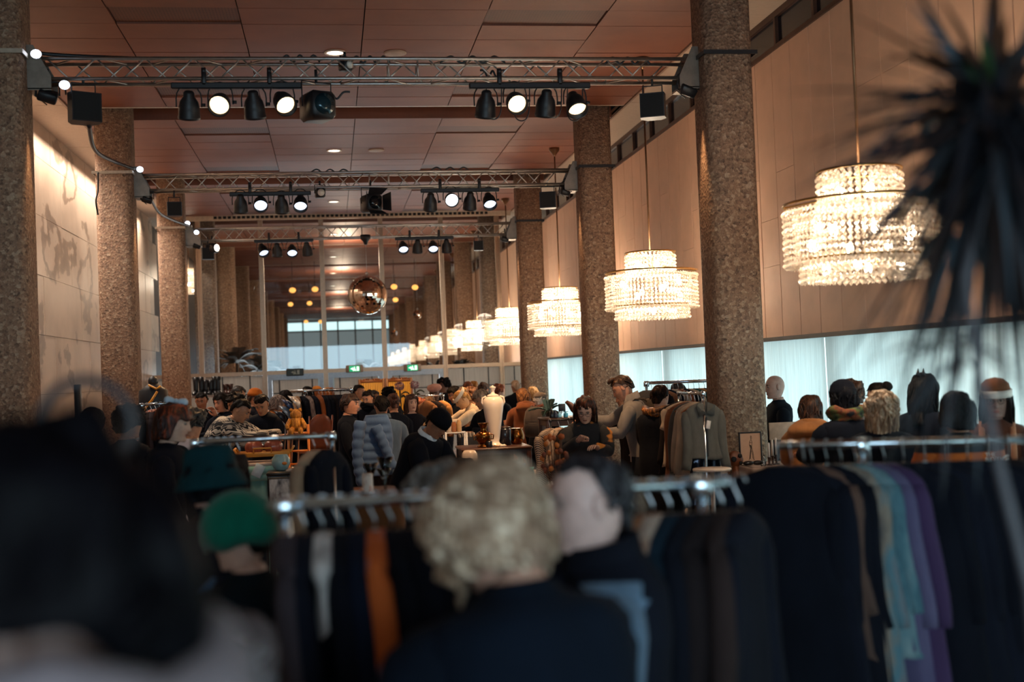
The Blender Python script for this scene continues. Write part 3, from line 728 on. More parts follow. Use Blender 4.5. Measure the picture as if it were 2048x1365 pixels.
def hand(m, o, d, up, side, curl=.5, sc=1.0):
    """palm with five bent fingers; o wrist, d pointing direction, up back of the hand"""
    d = d.normalized(); s_ = d.cross(up).normalized(); up = s_.cross(d).normalized(); s_ = s_*side
    def q(a, b, e): return o+(d*a+s_*b+up*e)*sc
    rr = []
    for a, w, t in ((-.01, .024, .02), (.02, .032, .015), (.06, .041, .014), (.085, .04, .012)):
        rr.append([q(a, w*cos(2*pi*j/10), t*sin(2*pi*j/10)) for j in range(10)])
    m.rings(rr)
    for b, L, r in ((-.031, .062, .0085), (-.0105, .078, .009), (.0105, .085, .0092), (.031, .074, .0088)):
        pts = [q(.078, b, 0)]; ang = .1; p = (.078, 0)
        for seg in (.42, .32, .26):
            ang += curl*.75; p = (p[0]+L*seg*cos(ang), p[1]-L*seg*sin(ang)); pts.append(q(p[0], b, p[1]))
        m.tube(pts, [r, r*.98, r*.9, r*.7], 6)
    pts = [q(.012, .028, -.003), q(.04, .05, -.012), q(.068, .058, -.022), q(.09, .052, -.034)]
    m.tube(pts, [.013, .0115, .0105, .008], 6)
DOWN = (8, 10, 18, 0); FWD = (20, 10, 75, 8); HOLD = (35, 8, 95, 20); CHIN = (45, 6, 120, 20); REACH = (55, 8, 40, 6)
def person(label, u, v, D, yaw, lean=0, hp=8, hy=0, roll=0, skin='c08868', hair=('short', '20150f', None), coat=('15171d', 'plain', .82), legs='121318', aL=FWD, aR=FWD, hat=None, extra=(), N=28, HN=22, low=0, gl=False, lip='8f4f45', seat=None, puff=0, name='person'):
    n = N
    T = Matrix.Translation((0, 0, .93)) @ xrot(-R(lean)) @ Matrix.Translation((0, 0, -.93))
    npv = T @ Vector((0, -.012, 1.47))
    Hd = Matrix.Translation(npv) @ zrot(R(hy)) @ xrot(-R(hp)) @ Matrix.Rotation(R(roll), 4, 'Y') @ Matrix.Translation((0, .022, .135))
    crown = Hd @ Vector((0, 0, .115))
    tgt = P(u, v, D); sc = tgt.z/crown.z
    if low: sc = low
    sc_z0 = tgt.z-crown.z*sc if low else 0
    Rz = zrot(R(yaw)); off = Rz @ Vector((crown.x*sc, crown.y*sc, 0))
    t = thing(name, label, 'person', (tgt.x-off.x, tgt.y-off.y, sc_z0), R(yaw)); t.scale = (sc,)*3
    # --- body
    m = MB(); rings = []
    zs = [.1145-.229*(i/(HN+7))**1.0 for i in range(HN+8)]
    zs = [.1149, .112]+[z for z in zs if z < .108]
    for z in zs: rings.append([Hd @ p for p in headring(z, n)])
    nk = [(-.107, .045, .035, .075), (-.118, .052, .03, .075)]
    for z, a, f, b in nk: rings.append([Hd @ (p+Vector((0, -.02, z))) for p in ell(n, a, f+.025, b-.02)])
    for i, (z, a, f, b) in enumerate(TORSO):
        rings.append([(T @ (p+Vector((0, -.012 if i == 0 else -.005, z)))) if z > .9 else p+Vector((0, 0, z)) for p in ell(n, a, f, b)])
    m.rings(rings)
    for k, z in enumerate(zs[:-1]):
        for j in range(n):
            s = (j+.5)/n*2-1; ph = pi*(.62*s+.38*s*abs(s)**1.2)
            if abs(z+.063) < .011 and abs(.07*sin(ph)) < .024 and cos(ph) > 0: m.mi[k*n+j] = 3
    for sx in (-1, 1):
        m.cur = 0
        m.ball((0, 0, 0), (.010, .021, .033), 9, 7, Hd @ Matrix.Translation((sx*.078, -.012, -.002)) @ zrot(-sx*.35))
        m.cur = 1; m.ball((0, 0, 0), .0118, 9, 7, Hd @ Matrix.Translation((sx*.031, .0735, .008)))
        m.cur = 2; m.ball((0, 0, 0), (.0058, .003, .0058), 8, 6, Hd @ Matrix.Translation((sx*.031, .0842, .0065)))
        m.cur = 4; m.tube([Hd @ Vector((sx*x, .0905-.35*(x-.012)**1.4, z)) for x, z in ((.013, .027), (.027, .032), (.042, .029), (.05, .024))], [.0035, .004, .0035, .002], 5)
    m.cur = 0
    wr = {}
    arms = {}
    for sx, A in ((-1, aL), (1, aR)):
        a, b, e, cc = (R(x) for x in A)
        sh = T @ Vector((sx*.178, -.005, 1.405))
        d1 = Vector((sx*sin(b), sin(a)*cos(b), -cos(a)*cos(b))); d2 = Vector((-sx*sin(cc), sin(a+e)*cos(cc), -cos(a+e)*cos(cc)))
        el = sh+d1*.29; w = el+d2*.245; arms[sx] = (sh, el, w, d1, d2)
        m.tube([sh+T.to_3x3() @ Vector((-sx*.06, 0, -.03)), sh+d1*.09, el, el+d2*.1, w], [.03, .034, .036, .036, .027], 10)
        up = Vector((0, -cos(a+e)*-1, 0))
        upv = d2.cross(Vector((sx, 0, 0)))*sx if abs(d2.x) < .95 else Vector((0, 0, 1))
        upv = Vector((0, -d2.z, d2.y)) if a+e < pi*.5 else Vector((0, -d2.z, d2.y))
        hand(m, w+d2*.01, d2, upv, -sx, .45)
    if seat is None:
        legp = {sx: [Vector((sx*.09, 0, .86)), Vector((sx*.1, .015, .48)), Vector((sx*.1, -.02, .08))] for sx in (-1, 1)}
    else:
        legp = {sx: [Vector((sx*.09, 0, .9)), Vector((sx*.12, .42, .9)), Vector((sx*.12, .4, .48))] for sx in (-1, 1)}
    for sx in (-1, 1):
        h_, k_, a_ = legp[sx]
        m.tube([h_, h_.lerp(k_, .5), k_, k_.lerp(a_, .4), a_], [.085, .075, .055, .055, .038], 10)
        m.rings([[a_+Vector((.035*cos(2*pi*j/8), yy+.0*j, zz+.03*sin(2*pi*j/8))) for j in range(8)] for yy, zz in ((-.06, -.04), (0, -.035), (.08, -.045), (.17, -.055))])
    hk = hair[1] if hair else '20150f'
    if lip not in LIP: LIP[lip] = plain(lip, .4, 0, .05, 40, 0)
    m.build('body', [skinm(skin), EYEM, IRIS, LIP[lip], hairm(hk, None)], t)
    # --- clothing
    ccol, pat, hem = coat[:3]
    cm = coat[3] if len(coat) > 3 else cloth(ccol)
    m = MB(); rings = []; n2 = 32; seed = u*.013+v*.007
    ex = .018+puff
    prof = [(1.478, .068, .055, .075), (1.462, .082, .066, .085), (1.445, .112, .08, .092), (1.42, .17, .092, .105), (1.38, .2, .105, .12), (1.3, .2, .128, .125), (1.2, .188, .13, .115), (1.1, .182, .13, .112), (1.0, .186, .128, .125), (.93, .19, .125, .13)]
    if coat[1] == 'vneck': prof = prof[2:]
    z = .88
    while z > hem: prof.append((z, .19+.03*(.9-z), .125+.03*(.9-z), .13+.03*(.9-z))); z -= .07
    prof.append((hem, .19+.04*(.9-hem), .125+.04*(.9-hem), .13+.04*(.9-hem)))
    if pat == 'puffer':
        pp = []
        for (z0, a0, f0, b0), (z1, a1, f1, b1) in zip(prof, prof[1:]):
            ns = max(1, int((z0-z1)/.017))
            for k in range(ns): q = k/ns; pp.append((z0+(z1-z0)*q, a0+(a1-a0)*q, f0+(f1-f0)*q, b0+(b1-b0)*q))
        prof = [(z, a+.022*abs(sin(z*pi/.095))*(z < 1.43), f+.022*abs(sin(z*pi/.095))*(z < 1.43), b+.022*abs(sin(z*pi/.095))*(z < 1.43)) for z, a, f, b in pp+prof[-1:]]
    for z, a, f, b in prof:
        k = ex*(1 if z < 1.44 else .25)
        ring = []
        for p in ell(n2, a+k-.018, f+k-.018, b+k-.018):
            w = noise.noise(Vector((p.x*7+seed, p.y*7, z*5+seed)))*.022*(1 if z < 1.42 else .25)
            p = Vector((p.x*(1+w*4), p.y*(1+w*4), 0))+Vector((0, -.008, z))
            ring.append((T @ p) if z > .93 else (p+Vector((0, (T @ Vector((0, 0, .93))).y, 0))))
        rings.append(ring)
    if seat: rings = [r for r, q in zip(rings, prof) if q[0] > .8]
    m.rings(rings)
    for sx in (-1, 1):
        sh, el, w, d1, d2 = arms[sx]
        pts, rad = [], []
        L = 20 if pat == 'puffer' else 11
        for i in range(L+1):
            s = i/L; p = sh.lerp(el, s/.52) if s < .52 else el.lerp(w, (s-.52)/.48)
            if .4 < s < .64: p = p.lerp((sh+d1*.23).lerp(el+d2*.05, .5), .35)
            r = (.074-.024*s)+puff*.8+.006*noise.noise(Vector((s*9+seed, sx, 3)))
            if i == 0: p = sh+T.to_3x3() @ Vector((-sx*.075, 0, -.012)); r *= .6
            elif i == 1: p = p+T.to_3x3() @ Vector((-sx*.018, 0, -.02)); r *= .96
            if pat == 'puffer': r += .014*abs(sin(s*pi*6))
            if pat == 'short' and s > .3: continue
            pts.append(p); rad.append(r)
        m.tube(pts, rad, 12)
    nm = {'puffer': 'puffer_jacket', 'vneck': 'top', 'sweater': 'sweater', 'vest': 'jacket'}.get(pat, 'coat' if hem < .8 else 'jacket')
    m.build(nm, cm, t)
    m = MB()
    for sx in (-1, 1):
        h_, k_, a_ = legp[sx]
        m.tube([h_+Vector((0, 0, .04)), h_.lerp(k_, .5), k_, k_.lerp(a_, .5), a_+Vector((0, 0, -.02))], [.105, .095, .078, .075, .068], 12)
    m.rings([[p+Vector((0, 0, z)) for p in ell(16, a, f, b)] for z, a, f, b in ((1.0, .165, .112, .115), (.9, .182, .115, .128), (.82, .175, .11, .12), (.76, .1, .07, .08))])
    m.build('trousers', cloth(legs), t)
    for sx in (-1, 1):
        a_ = legp[sx][2]; m = MB()
        m.rings([[a_+Vector((w*cos(2*pi*j/12), yy, -.08+max(0, hh*(sin(2*pi*j/12)+1)*.5))) for j in range(12)] for yy, w, hh in ((-.085, .02, .06), (-.07, .04, .1), (0, .043, .1), (.08, .048, .07), (.16, .045, .05), (.19, .02, .03))])
        m.build('shoe', plain('17171a', .5), t)
    # --- hair, hat
    if hair and hair[0] != 'bald': build_hair(t, Hd, hair, n=44 if N <= 30 else 80)
    if hat: build_hat(t, Hd, *hat)
    if gl:
        m = MB()
        for sx in (-1, 1):
            m.tube([Hd @ Vector((sx*.033+.021*cos(a*pi/7), .1-.002*abs(a-7)*0, .004+.018*sin(a*pi/7))) for a in range(15)], .0018, 5, False)
            m.tube([Hd @ Vector((sx*.053, .099, .008)), Hd @ Vector((sx*.078, .06, .01)), Hd @ Vector((sx*.08, -.01, .008))], .0018, 5)
        m.tube([Hd @ Vector((-.012, .1, .008)), Hd @ Vector((.012, .1, .008))], .0018, 5)
        m.build('glasses', plain('15120f', .3), t)
    for e in extra: e(t, T, Hd, arms)
    return t
STY = {  # zfront, zside, zback, thickness, noise, flare, side start deg
 'short': (.07, .012, -.075, .014, .006, 0, 97), 'receding': (.088, .012, -.08, .013, .005, 0, 99), 'quiff': (.07, .02, -.06, .014, .008, 0, 97), 'curly': (.062, -.03, -.095, .034, .02, 0, 76), 'bob': (.06, -.095, -.125, .024, .008, .012, 72),
 'long': (.06, -.23, -.29, .024, .012, .02, 68), 'bun': (.07, .0, -.085, .014, .005, 0, 92), 'fringe': (.03, -.11, -.13, .026, .01, .012, 78), 'pixie': (.058, -.015, -.09, .02, .014, 0, 84), 'afro': (.05, .014, -.05, .042, .014, 0, 88)}
def build_hair(t, Hd, hair, n=44):
    st, col, hi = hair[:3]
    if st == 'updo': base = 'bun'
    else: base = st
    zf, zs, zb, th, na, fl, sa = STY[base]
    sd = len(bpy.data.objects)*.37
    m = MB(); K = 16 if n < 60 else 30
    cols = []
    for j in range(n):
        ph = 2*pi*j/n-pi; ap = abs(ph)*180/pi
        if ap < sa-15: zlow = zf+.006*cos(ph*6)
        elif ap < sa+10: q = (ap-sa+15)/25; q = q*q*(3-2*q); zlow = zf+(zs-zf)*q
        elif ap < 120: zlow = zs
        else: zlow = zs+(zb-zs)*min(1, (ap-120)/30)
        colv = []
        for i in range(K+1):
            s = i/K; top = .115+th*(2.0 if st == 'afro' else .75)
            z = top-(top-zlow)*(1-cos(s*pi/2)) if zlow > -.02 else top-(top-zlow)*(s**1.35)
            tt = z/top
            k = max(0, 1-max(0, tt)**2.5)**(1/2.1)
            if z < 0: k = 1-.18*min(1, -z/.12)*(1 if fl == 0 else .15)
            rx = (.078+th)*k; ry = ((.090 if cos(ph) > 0 else .104)+th*(.55 if cos(ph) > 0 else 1))*k
            x, y = rx*sin(ph), ry*cos(ph)
            f = 1+fl*6*max(0, -z)
            nv = noise.noise(Vector((x*22+sd, y*22, z*(9 if na < .015 else 22))))*na*2+.0022*cos(ph*23+4*s)+.0018*cos(ph*37-3*s+1)
            if na >= .015: nv += noise.noise(Vector((x*55+sd, y*55, z*50)))*na*.9
            q = hypot(x, y)+1e-6
            colv.append(Vector((x*f*(1+nv/max(q, .05)), y*f*(1+nv/max(q, .05)), z+(nv*.6 if z > .06 else 0))))
        last = colv[-1]; colv.append(Vector((last.x*.86, last.y*.86, last.z+.004))); colv.append(Vector((last.x*.6, last.y*.6, last.z+.03)))
        cols.append([Hd @ p for p in colv])
    L = len(cols[0]); m.rings([[cols[j][i] for j in range(n)] for i in range(L)], cap=True)
    if st in ('bun', 'updo'):
        c0, r = ((0, -.1, .075), .045) if st == 'bun' else ((0, -.095, .035), .052)
        mm = MB().ball((0, 0, 0), r, 16, 10)
        mm.v = [tuple(Vector(p)*(1+.12*noise.noise(Vector(p)*40+Vector((sd, 0, 0))))+Vector(c0)) for p in mm.v]
        m.add([Hd @ Vector(p) for p in mm.v], mm.f)
    if st == 'quiff':
        for k in range(14):
            x = -.05+.1*k/13; m.tube([Hd @ Vector((x*.9, .02, .118)), Hd @ Vector((x, .06, .122+.008*sin(k*2.1))), Hd @ Vector((x*1.05, .092+.006*sin(k*1.7), .112+.012*sin(k*3)))], [.018, .017, .005], 6)
    for k in range(26 if base not in ('short', 'bun', 'quiff') else 10):      # loose locks
        p0 = R(sa)+.35; ph = random.uniform(p0, 2*pi-p0); z0 = random.uniform(.0, .07); zl = zs if min(ph, 2*pi-ph) < 2 else (zs+zb)/2; L = max(.02, z0-zl)*random.uniform(.6, 1.0)
        pts = []
        for i in range(6):
            s = i/5; z = z0-L*s; r0 = (.086+th)*(max(.2, 1-max(0, z/(.118+th))**2.5))**.48+.004*sin(s*5+k); f = 1+fl*6*max(0, -z)
            pts.append(Hd @ Vector((r0*f*sin(ph+.25*sin(s*3+k)), r0*1.15*f*cos(ph+.25*sin(s*3+k)), z)))
        m.tube(pts, [.004, .008, .009, .008, .006, .002], 5)
    m.build('hair', hairm(col, hi), t)
def build_hat(t, Hd, kind, col, col2=None):
    m = MB(); n = 26
    mt = cloth(col) if kind not in ('beret_velvet',) else cloth(col, .5, .7, 7)
    def ring(z, a, b=None, dy=0, dz=None):
        b = b or a*1.14
        return [Hd @ Vector((a*cos(2*pi*j/n), b*sin(2*pi*j/n)+dy-.005, z+(dz(2*pi*j/n) if dz else 0))) for j in range(n)]
    if kind == 'beanie':
        m.rings([ring(.03, .098), ring(.02, .102), ring(.07, .104), ring(.075, .098), ring(.115, .088), ring(.145, .06), ring(.158, .025), ring(.16, .003)]); nm = 'beanie'
    elif kind == 'bucket':
        m.rings([ring(-.035, .12), ring(-.04, .145), ring(-.03, .147), ring(.035, .112), ring(.04, .106), ring(.11, .1), ring(.135, .09), ring(.147, .05), ring(.15, .004)]); nm = 'bucket_hat'
    elif kind == 'beret':
        m.rings([ring(.045, .088), ring(.04, .095), ring(.06, .115, .13, .0), ring(.085, .128, .14, -.01), ring(.118, .11, .12, -.015), ring(.135, .06, .07, -.02), ring(.14, .004, None, -.02)]); nm = 'beret'
    elif kind == 'velvet_cap':
        w = lambda a: .008*sin(a*5+1)
        m.rings([ring(-.03, .108, .118, 0, w), ring(-.04, .118, .128, 0, w), ring(0, .128, .138, 0, w), ring(.05, .127, .135), ring(.1, .108, .115), ring(.138, .068, .07), ring(.152, .028), ring(.155, .003)]); nm = 'velvet_cap'
    elif kind == 'flatcap':
        m.rings([ring(.04, .09, .11), ring(.035, .096, .118), ring(.06, .104, .125, .01), ring(.09, .1, .12, .012), ring(.118, .075, .09, .015), ring(.13, .03, .04, .01), ring(.132, .003, None, .01)])
        m.rings([[Hd @ Vector((x, .1+.0*x, .05)) for x in (-.07, 0, .07)]+[Hd @ Vector((x, .17-abs(x)*.4, .035)) for x in (.055, 0, -.055)], [Hd @ Vector((x, .1, .06)) for x in (-.07, 0, .07)]+[Hd @ Vector((x, .17-abs(x)*.4, .043)) for x in (.055, 0, -.055)]]); nm = 'flat_cap'
    elif kind == 'cap':
        m.rings([ring(.02, .096), ring(.015, .1), ring(.06, .102), ring(.1, .09), ring(.13, .062), ring(.142, .025), ring(.144, .003)]); nm = 'cap'
    elif kind == 'headband':
        m.rings([ring(.05, .094, .108, 0, lambda a: .03*sin(a)*0-.035*cos(a-pi/2)), ring(.075, .1, .116, 0, lambda a: -.035*cos(a-pi/2)), ring(.1, .094, .108, 0, lambda a: -.035*cos(a-pi/2))], cap=False); nm = 'headband'
    elif kind == 'band_beanie':
        m.rings([ring(.07, .1), ring(.115, .09), ring(.145, .06), ring(.16, .004)]); m.build('beanie', mt, t)
        m = MB(); mt = cloth(col2); m.rings([ring(.025, .1), ring(.025, .108), ring(.075, .109), ring(.075, .1)]); nm = 'hat_band'
    m.build(nm, mt, t)
# extras
def scarf(col, r=.1, zz=1.47, tail=0, mat=None):
    def f(t, T, Hd, arms):
        m = MB(); c0 = T @ Vector((0, 0, zz))
        for k in range(3):
            pts = [c0+Vector(((r+.012*k)*cos(a), (r+.01*k)*sin(a)-.005, -.02+.025*k+.014*sin(3*a+k*2))) for a in [2*pi*i/20 for i in range(21)]]
            m.tube(pts, [.034+.006*sin(i*1.7+k) for i in range(21)], 8, False)
        if tail: m.tube([c0+Vector((-.06, .12, 0)), c0+Vector((-.08, .15, -.2)), c0+Vector((-.08, .15, -tail))], [.04, .05, .045], 8, flat=.5)
        m.build('scarf', mat or cloth(col, .4), t)
    return f
def hood(col, s=1):
    def f(t, T, Hd, arms):
        m = MB(); rr = []
        for i in range(9):
            q = i/8; z = 1.5-.19*q; w = (.1+.075*sin(q*pi))*s
            rr.append([T @ Vector((w*cos(a)*1.15, -.075-.09*sin(q*pi)*s*max(.2, .6-.6*sin(a)*1)+.05*sin(a)*(1-q)+noise.noise(Vector((a, q*4, 1)))*.008, z)) for a in [2*pi*j/20 for j in range(20)]])
        m.rings(rr)
        c0 = T @ Vector((0, -.01, 1.475)); m.tube([c0+Vector((.1*cos(a), .09*sin(a)-.01, .02*sin(a)*-1)) for a in [2*pi*i/18 for i in range(19)]], .032, 8, False)
        m.build('hood', cloth(col), t)
    return f
def collar(col, r=.075, h=.05):
    def f(t, T, Hd, arms):
        m = MB(); m.rings([[T @ Vector((q*cos(a), q*1.05*sin(a)-.012, z+.015*(-sin(a)))) for a in [2*pi*j/20 for j in range(20)]] for q, z in ((r*1.2, 1.45), (r*1.05, 1.45+h), (r*.95, 1.45+h), (r*.98, 1.45))], cap=False)
        m.build('collar', cloth(col), t)
    return f
def straps(col):
    def f(t, T, Hd, arms):
        for sx in (-1, 1):
            pts = [T @ Vector((sx*.1, y, z)) for y, z in ((-.16, 1.3), (-.13, 1.4), (-.03, 1.468), (.08, 1.41), (.155, 1.28), (.16, 1.12))]
            MB().tube(pts, [.02]*6, 6, flat=.35).build('strap', cloth(col), t)
    return f
def backpack(owner, T_lean, col, label, col2=None, s=1.0):
    """a rucksack worn by owner: its own thing placed against the back"""
    T = Matrix.Translation((0, 0, .93)) @ xrot(-R(T_lean)) @ Matrix.Translation((0, 0, -.93))
    W = Matrix.Translation(owner.location) @ zrot(owner.rotation_euler.z) @ Matrix.Scale(owner.scale.x, 4) @ T
    t = thing('backpack', label, 'backpack', W @ Vector((0, -.16, 1.05)), owner.rotation_euler.z)
    L = xrot(-R(T_lean))
    m = MB(); rr = []
    for z, w, d in ((-.02, .1, .05), (0, .14, .075), (.1, .155, .09), (.25, .15, .085), (.36, .135, .07), (.41, .1, .05), (.425, .05, .03)):
        rr.append([L @ Vector((p[0], p[1]-d*.9, z)) for p in rsq(2*w*s, 2*d*s, min(w, d)*.55*s, 0, 4)])
    m.rings(rr).build('bag', cloth(col), t)
    m = MB(); rr = []
    for z, w, d in ((.02, .09, .02), (.03, .115, .035), (.16, .115, .038), (.19, .1, .02)):
        rr.append([L @ Vector((p[0], p[1]-.165*s, z)) for p in rsq(2*w*s, 2*d*s, d*.6, 0, 4)])
    fp_ = m.rings(rr).build('front_pocket', cloth(col2 or col), t)
    MB().tube([L @ Vector((-.12*s, -.185*s, .21)), L @ Vector((0, -.195*s, .225)), L @ Vector((.12*s, -.185*s, .21))], .004, 5).build('zipper', BLACKM, fp_)
    for sx in (-1, 1):
        MB().tube([L @ Vector((sx*.09, y, z)) for y, z in ((-.03, .36), (.03, .43), (.12, .445), (.22, .39), (.29, .24))], [.02]*5, 6, flat=.4).build('strap', cloth(col2 or '15161a'), t)
    MB().tube([L @ Vector((-.03, -.02, .41)), L @ Vector((0, -.03, .45)), L @ Vector((.03, -.02, .41))], .008, 6).build('handle', BLACKM, t)
    return t
def patterned(name, kind):
    t = NT(name)
    sep = t.add('ShaderNodeSeparateXYZ'); t.link(t.co(), sep.inputs[0])
    if kind == 'fairisle':
        w = t.add('ShaderNodeTexWave', wave_type='BANDS', bands_direction='X', i_Scale=9.5, i_Distortion=0); t.link(t.co(), w.inputs['Vector'])
        a = t.add('ShaderNodeMath', operation='MULTIPLY_ADD'); t.link(w.outputs[0], a.inputs[0]); a.inputs[1].default_value = .028; t.link(sep.outputs[2], a.inputs[2])
        fr = t.add('ShaderNodeMath', operation='MULTIPLY'); t.link(a.outputs[0], fr.inputs[0]); fr.inputs[1].default_value = 7.2
        f2 = t.add('ShaderNodeMath', operation='FRACT'); t.link(fr.outputs[0], f2.inputs[0])
        r = t.ramp(f2.outputs[0], [(0, c('c9bfae')), (.2, c('d6ccbb')), (.21, c('141417')), (.38, c('1b1b20')), (.39, c('8c8378')), (.5, c('55504c')), (.52, c('17171b')), (.8, c('2b2a2c')), (.81, c('b3a898')), (.9, c('1b1a1e'))])
        r.node.color_ramp.interpolation = 'CONSTANT'; t.link(r, t.b.inputs['Base Color'])
    elif kind == 'check':
        ch = t.add('ShaderNodeTexChecker', i_Scale=5.2); ch.inputs[1].default_value = (*c('d5cdd3'), 1); ch.inputs[2].default_value = (*c('0f1014'), 1)
        t.link(t.co(), ch.inputs[0]); t.link(ch.outputs[0], t.b.inputs['Base Color'])
    elif kind == 'mustard':
        n = t.noise(4.2, 2, t.mapv((.6, .6, 1.3)))
        r = t.ramp(n, [(.0, c('101116')), (.56, c('14151a')), (.585, c('b8732a')), (1, c('c98534'))]); t.link(r, t.b.inputs['Base Color'])
    elif kind == 'floral':
        v = t.add('ShaderNodeTexVoronoi', i_Scale=16); t.link(t.co(), v.inputs['Vector'])
        r = t.ramp(v.outputs['Distance'], [(0, c('8a6f62')), (.18, c('70524a')), (.24, c('121218')), (1, c('15151b'))]); t.link(r, t.b.inputs['Base Color'])
    elif kind == 'print':
        v = t.add('ShaderNodeTexVoronoi', i_Scale=14); t.link(t.co(), v.inputs['Vector'])
        r = t.ramp(t.noise(8, 3), [(.35, c('12141a')), (.45, c('7a3d1e')), (.55, c('4d5a2e')), (.65, c('1b1c22'))]); t.link(r, t.b.inputs['Base Color'])
    elif kind == 'yoke':
        r = t.ramp(sep.outputs[2], [(0, c('b45a1c')), (.745, c('b45a1c')), (.75, c('101116'))])
        mp = t.add('ShaderNodeMath', operation='MULTIPLY'); t.link(sep.outputs[2], mp.inputs[0]); mp.inputs[1].default_value = .55
        t.link(mp.outputs[0], r.node.inputs[0]); t.link(r, t.b.inputs['Base Color'])
    elif kind == 'orangeyoke':
        pass
    t.b.inputs['Roughness'].default_value = .9; t.bump(t.noise(9, 4), .4, .02)
    return t.m
BLK, NAVY = '14161c', '131a26'
def blonde_locks(t, Hd, arms_unused=None):
    pass
CROWD = []
def pp(*a, **k): CROWD.append(person(*a, **k)); return CROWD[-1]
# --- left stalls
def bow(t, T, Hd, arms):
    m = MB()
    for sx in (-1, 1):
        m.rings([[Hd @ Vector((.0+w*sx*0+sx*x, -.0+q*cos(2*pi*j/8)*.035, .15+q*.03*sin(2*pi*j/8))) for j in range(8)] for x, q in ((.0, .3), (.03, .9), (.06, 1.1), (.075, .6))] if False else [[Hd @ Vector((.012*sin(2*pi*j/8)*q, sx*y-.01, .145+q*.022*cos(2*pi*j/8))) for j in range(8)] for y, q in ((0, .3), (.03, 1), (.06, 1.2), (.078, .5))])
    m.ball(Hd @ Vector((0, -.01, .148)), .014, 8, 6); m.build('hair_bow', cloth('a9bccb'), t)
pp('woman in profile with dark red hair and a pale blue hair bow, black top', 354, 812, 8.50, -97, 4, 10, hair=('fringe', '2e130d', '8a3c1c'), skin='c3a08c', coat=('12131a', 'sweater', .85), aL=DOWN, aR=DOWN, extra=(bow,))
pp('smiling woman with long red hair in a dark floral top', 305, 822, 14.00, 162, 3, 14, hair=('long', '6e2d16', 'a5522a'), skin='c48a6c', coat=('15151b', 'sweater', .85, patterned('floral_cloth', 'floral')), aL=FWD, aR=HOLD)
pp('shopper in a black and white checkerboard jacket with curly dark hair', 388, 822, 10.44, -35, 14, 16, hair=('curly', '22201f', '4f4b48'), coat=('1', 'jacket', .8, patterned('checker_cloth', 'check')))
pp('dark haired man in a black jacket in front of the boot shelf', 401, 787, 18.50, 172, 0, 15, hair=('short', '14100e', None), skin='a46b4c', coat=(BLK, 'plain', .8))
pp('dark haired woman in black resting a hand on her chin', 438, 789, 17.00, 140, 5, 14, hair=('bob', '17110e', None), skin='c0876a', coat=(BLK, 'plain', .8), aL=CHIN, aR=FWD)
pp('man with bushy black curls bending over the left stall in black', 464, 792, 16.08, 115, 14, 22, hair=('curly', '14110f', '2a221d'), skin='a97453', coat=(BLK, 'plain', .8))
pp('tall man with glasses looking down to the right behind the left stall', 481, 775, 17.76, -128, 10, 22, hair=('short', '1b1410', None), skin='b98462', coat=('1b1a1e', 'plain', .8), gl=True)
pp('dark haired shopper bending forward in a grey and cream patterned knit sweater', 494, 803, 14.50, -105, 38, 34, hair=('short', '15110f', None), skin='b78566', coat=('1', 'sweater', .86, patterned('fair_isle_knit', 'fairisle')), aL=REACH, aR=REACH, puff=.035)
pp('man in a black jacket looking down beside the patterned sweater', 519, 794, 15.52, 165, 12, 34, hair=('short', '150f0c', None), skin='b98562', coat=(BLK, 'plain', .78), puff=.02)
pp('shopper in an orange knitted beanie at the left stalls', 512, 782, 19.60, -70, 6, 10, hair=('short', '3a2416', None), coat=('171519', 'plain', .8), hat=('beanie', 'b8621c'))
pp('grey haired woman bending over a table in an orange top', 563, 794, 18.24, -70, 34, 25, hair=('bob', '5a4c46', 'a08a7e'), skin='c08a63', coat=('b86a22', 'sweater', .85))
pp('dark haired shopper in a black coat left of the far rack', 570, 783, 20.00, 20, 6, 10, hair=('bob', '141010', None), coat=(BLK, 'plain', .7))
pp('black haired shopper seen from behind at the far clothes rack', 614, 775, 22.00, 15, 0, 5, hair=('bob', '100e0e', None), coat=(BLK, 'plain', .7))
pp('shopper with an orange beanie behind the far clothes rack', 633, 777, 22.92, 25, 0, 5, hair=('bob', '8a4a20', None), coat=('2a211c', 'plain', .7), hat=('beanie', 'c27a2c'))
pp('ginger haired shopper behind the far clothes rack', 657, 778, 23.48, -20, 0, 8, hair=('curly', '9a5420', 'c07a3a'), coat=('3a2619', 'plain', .7))
# --- centre
pp('tall dark haired man in profile wearing a pale shirt', 719, 771, 21.10, -112, 0, 6, hair=('short', '120e0c', None), skin='c08b6a', coat=('b09a90', 'plain', .8))
pp('dark haired woman with a bun looking down, in a black scarf', 733, 784, 19.00, 150, 3, 16, hair=('bun', '130f0e', None), skin='c69274', coat=(BLK, 'plain', .75), extra=(scarf('15161a'),))
pp('short haired man in a mustard jacket with dark straps', 749, 782, 20.54, -160, 0, 8, hair=('short', '1a120d', None), skin='b57c55', coat=('b98a3e', 'plain', .8), extra=(straps('1a1a1c'),))
pp('woman with short dark hair in profile in a long black coat', 702, 790, 14.70, -105, 0, 6, hair=('pixie', '20140f', '4a2c1c'), skin='b07b60', coat=('111318', 'plain', .45), aL=DOWN, aR=DOWN)
denim = pp('man seen from behind in a slate denim jacket at the centre', 762, 793, 14.20, 6, 2, 6, hair=('short', '120f0e', None), skin='a97558', coat=('3a4b60', 'plain', .8), legs='2b2320', aL=(10, 14, 40, 10), aR=(12, 16, 50, 10), extra=(collar('31404f', .09, .05),), puff=.03)
pp('woman with auburn hair in a bun seen from behind in black', 785, 789, 16.00, 12, 2, 6, hair=('bun', '3d2015', '7a4426'), coat=(BLK, 'plain', .8))
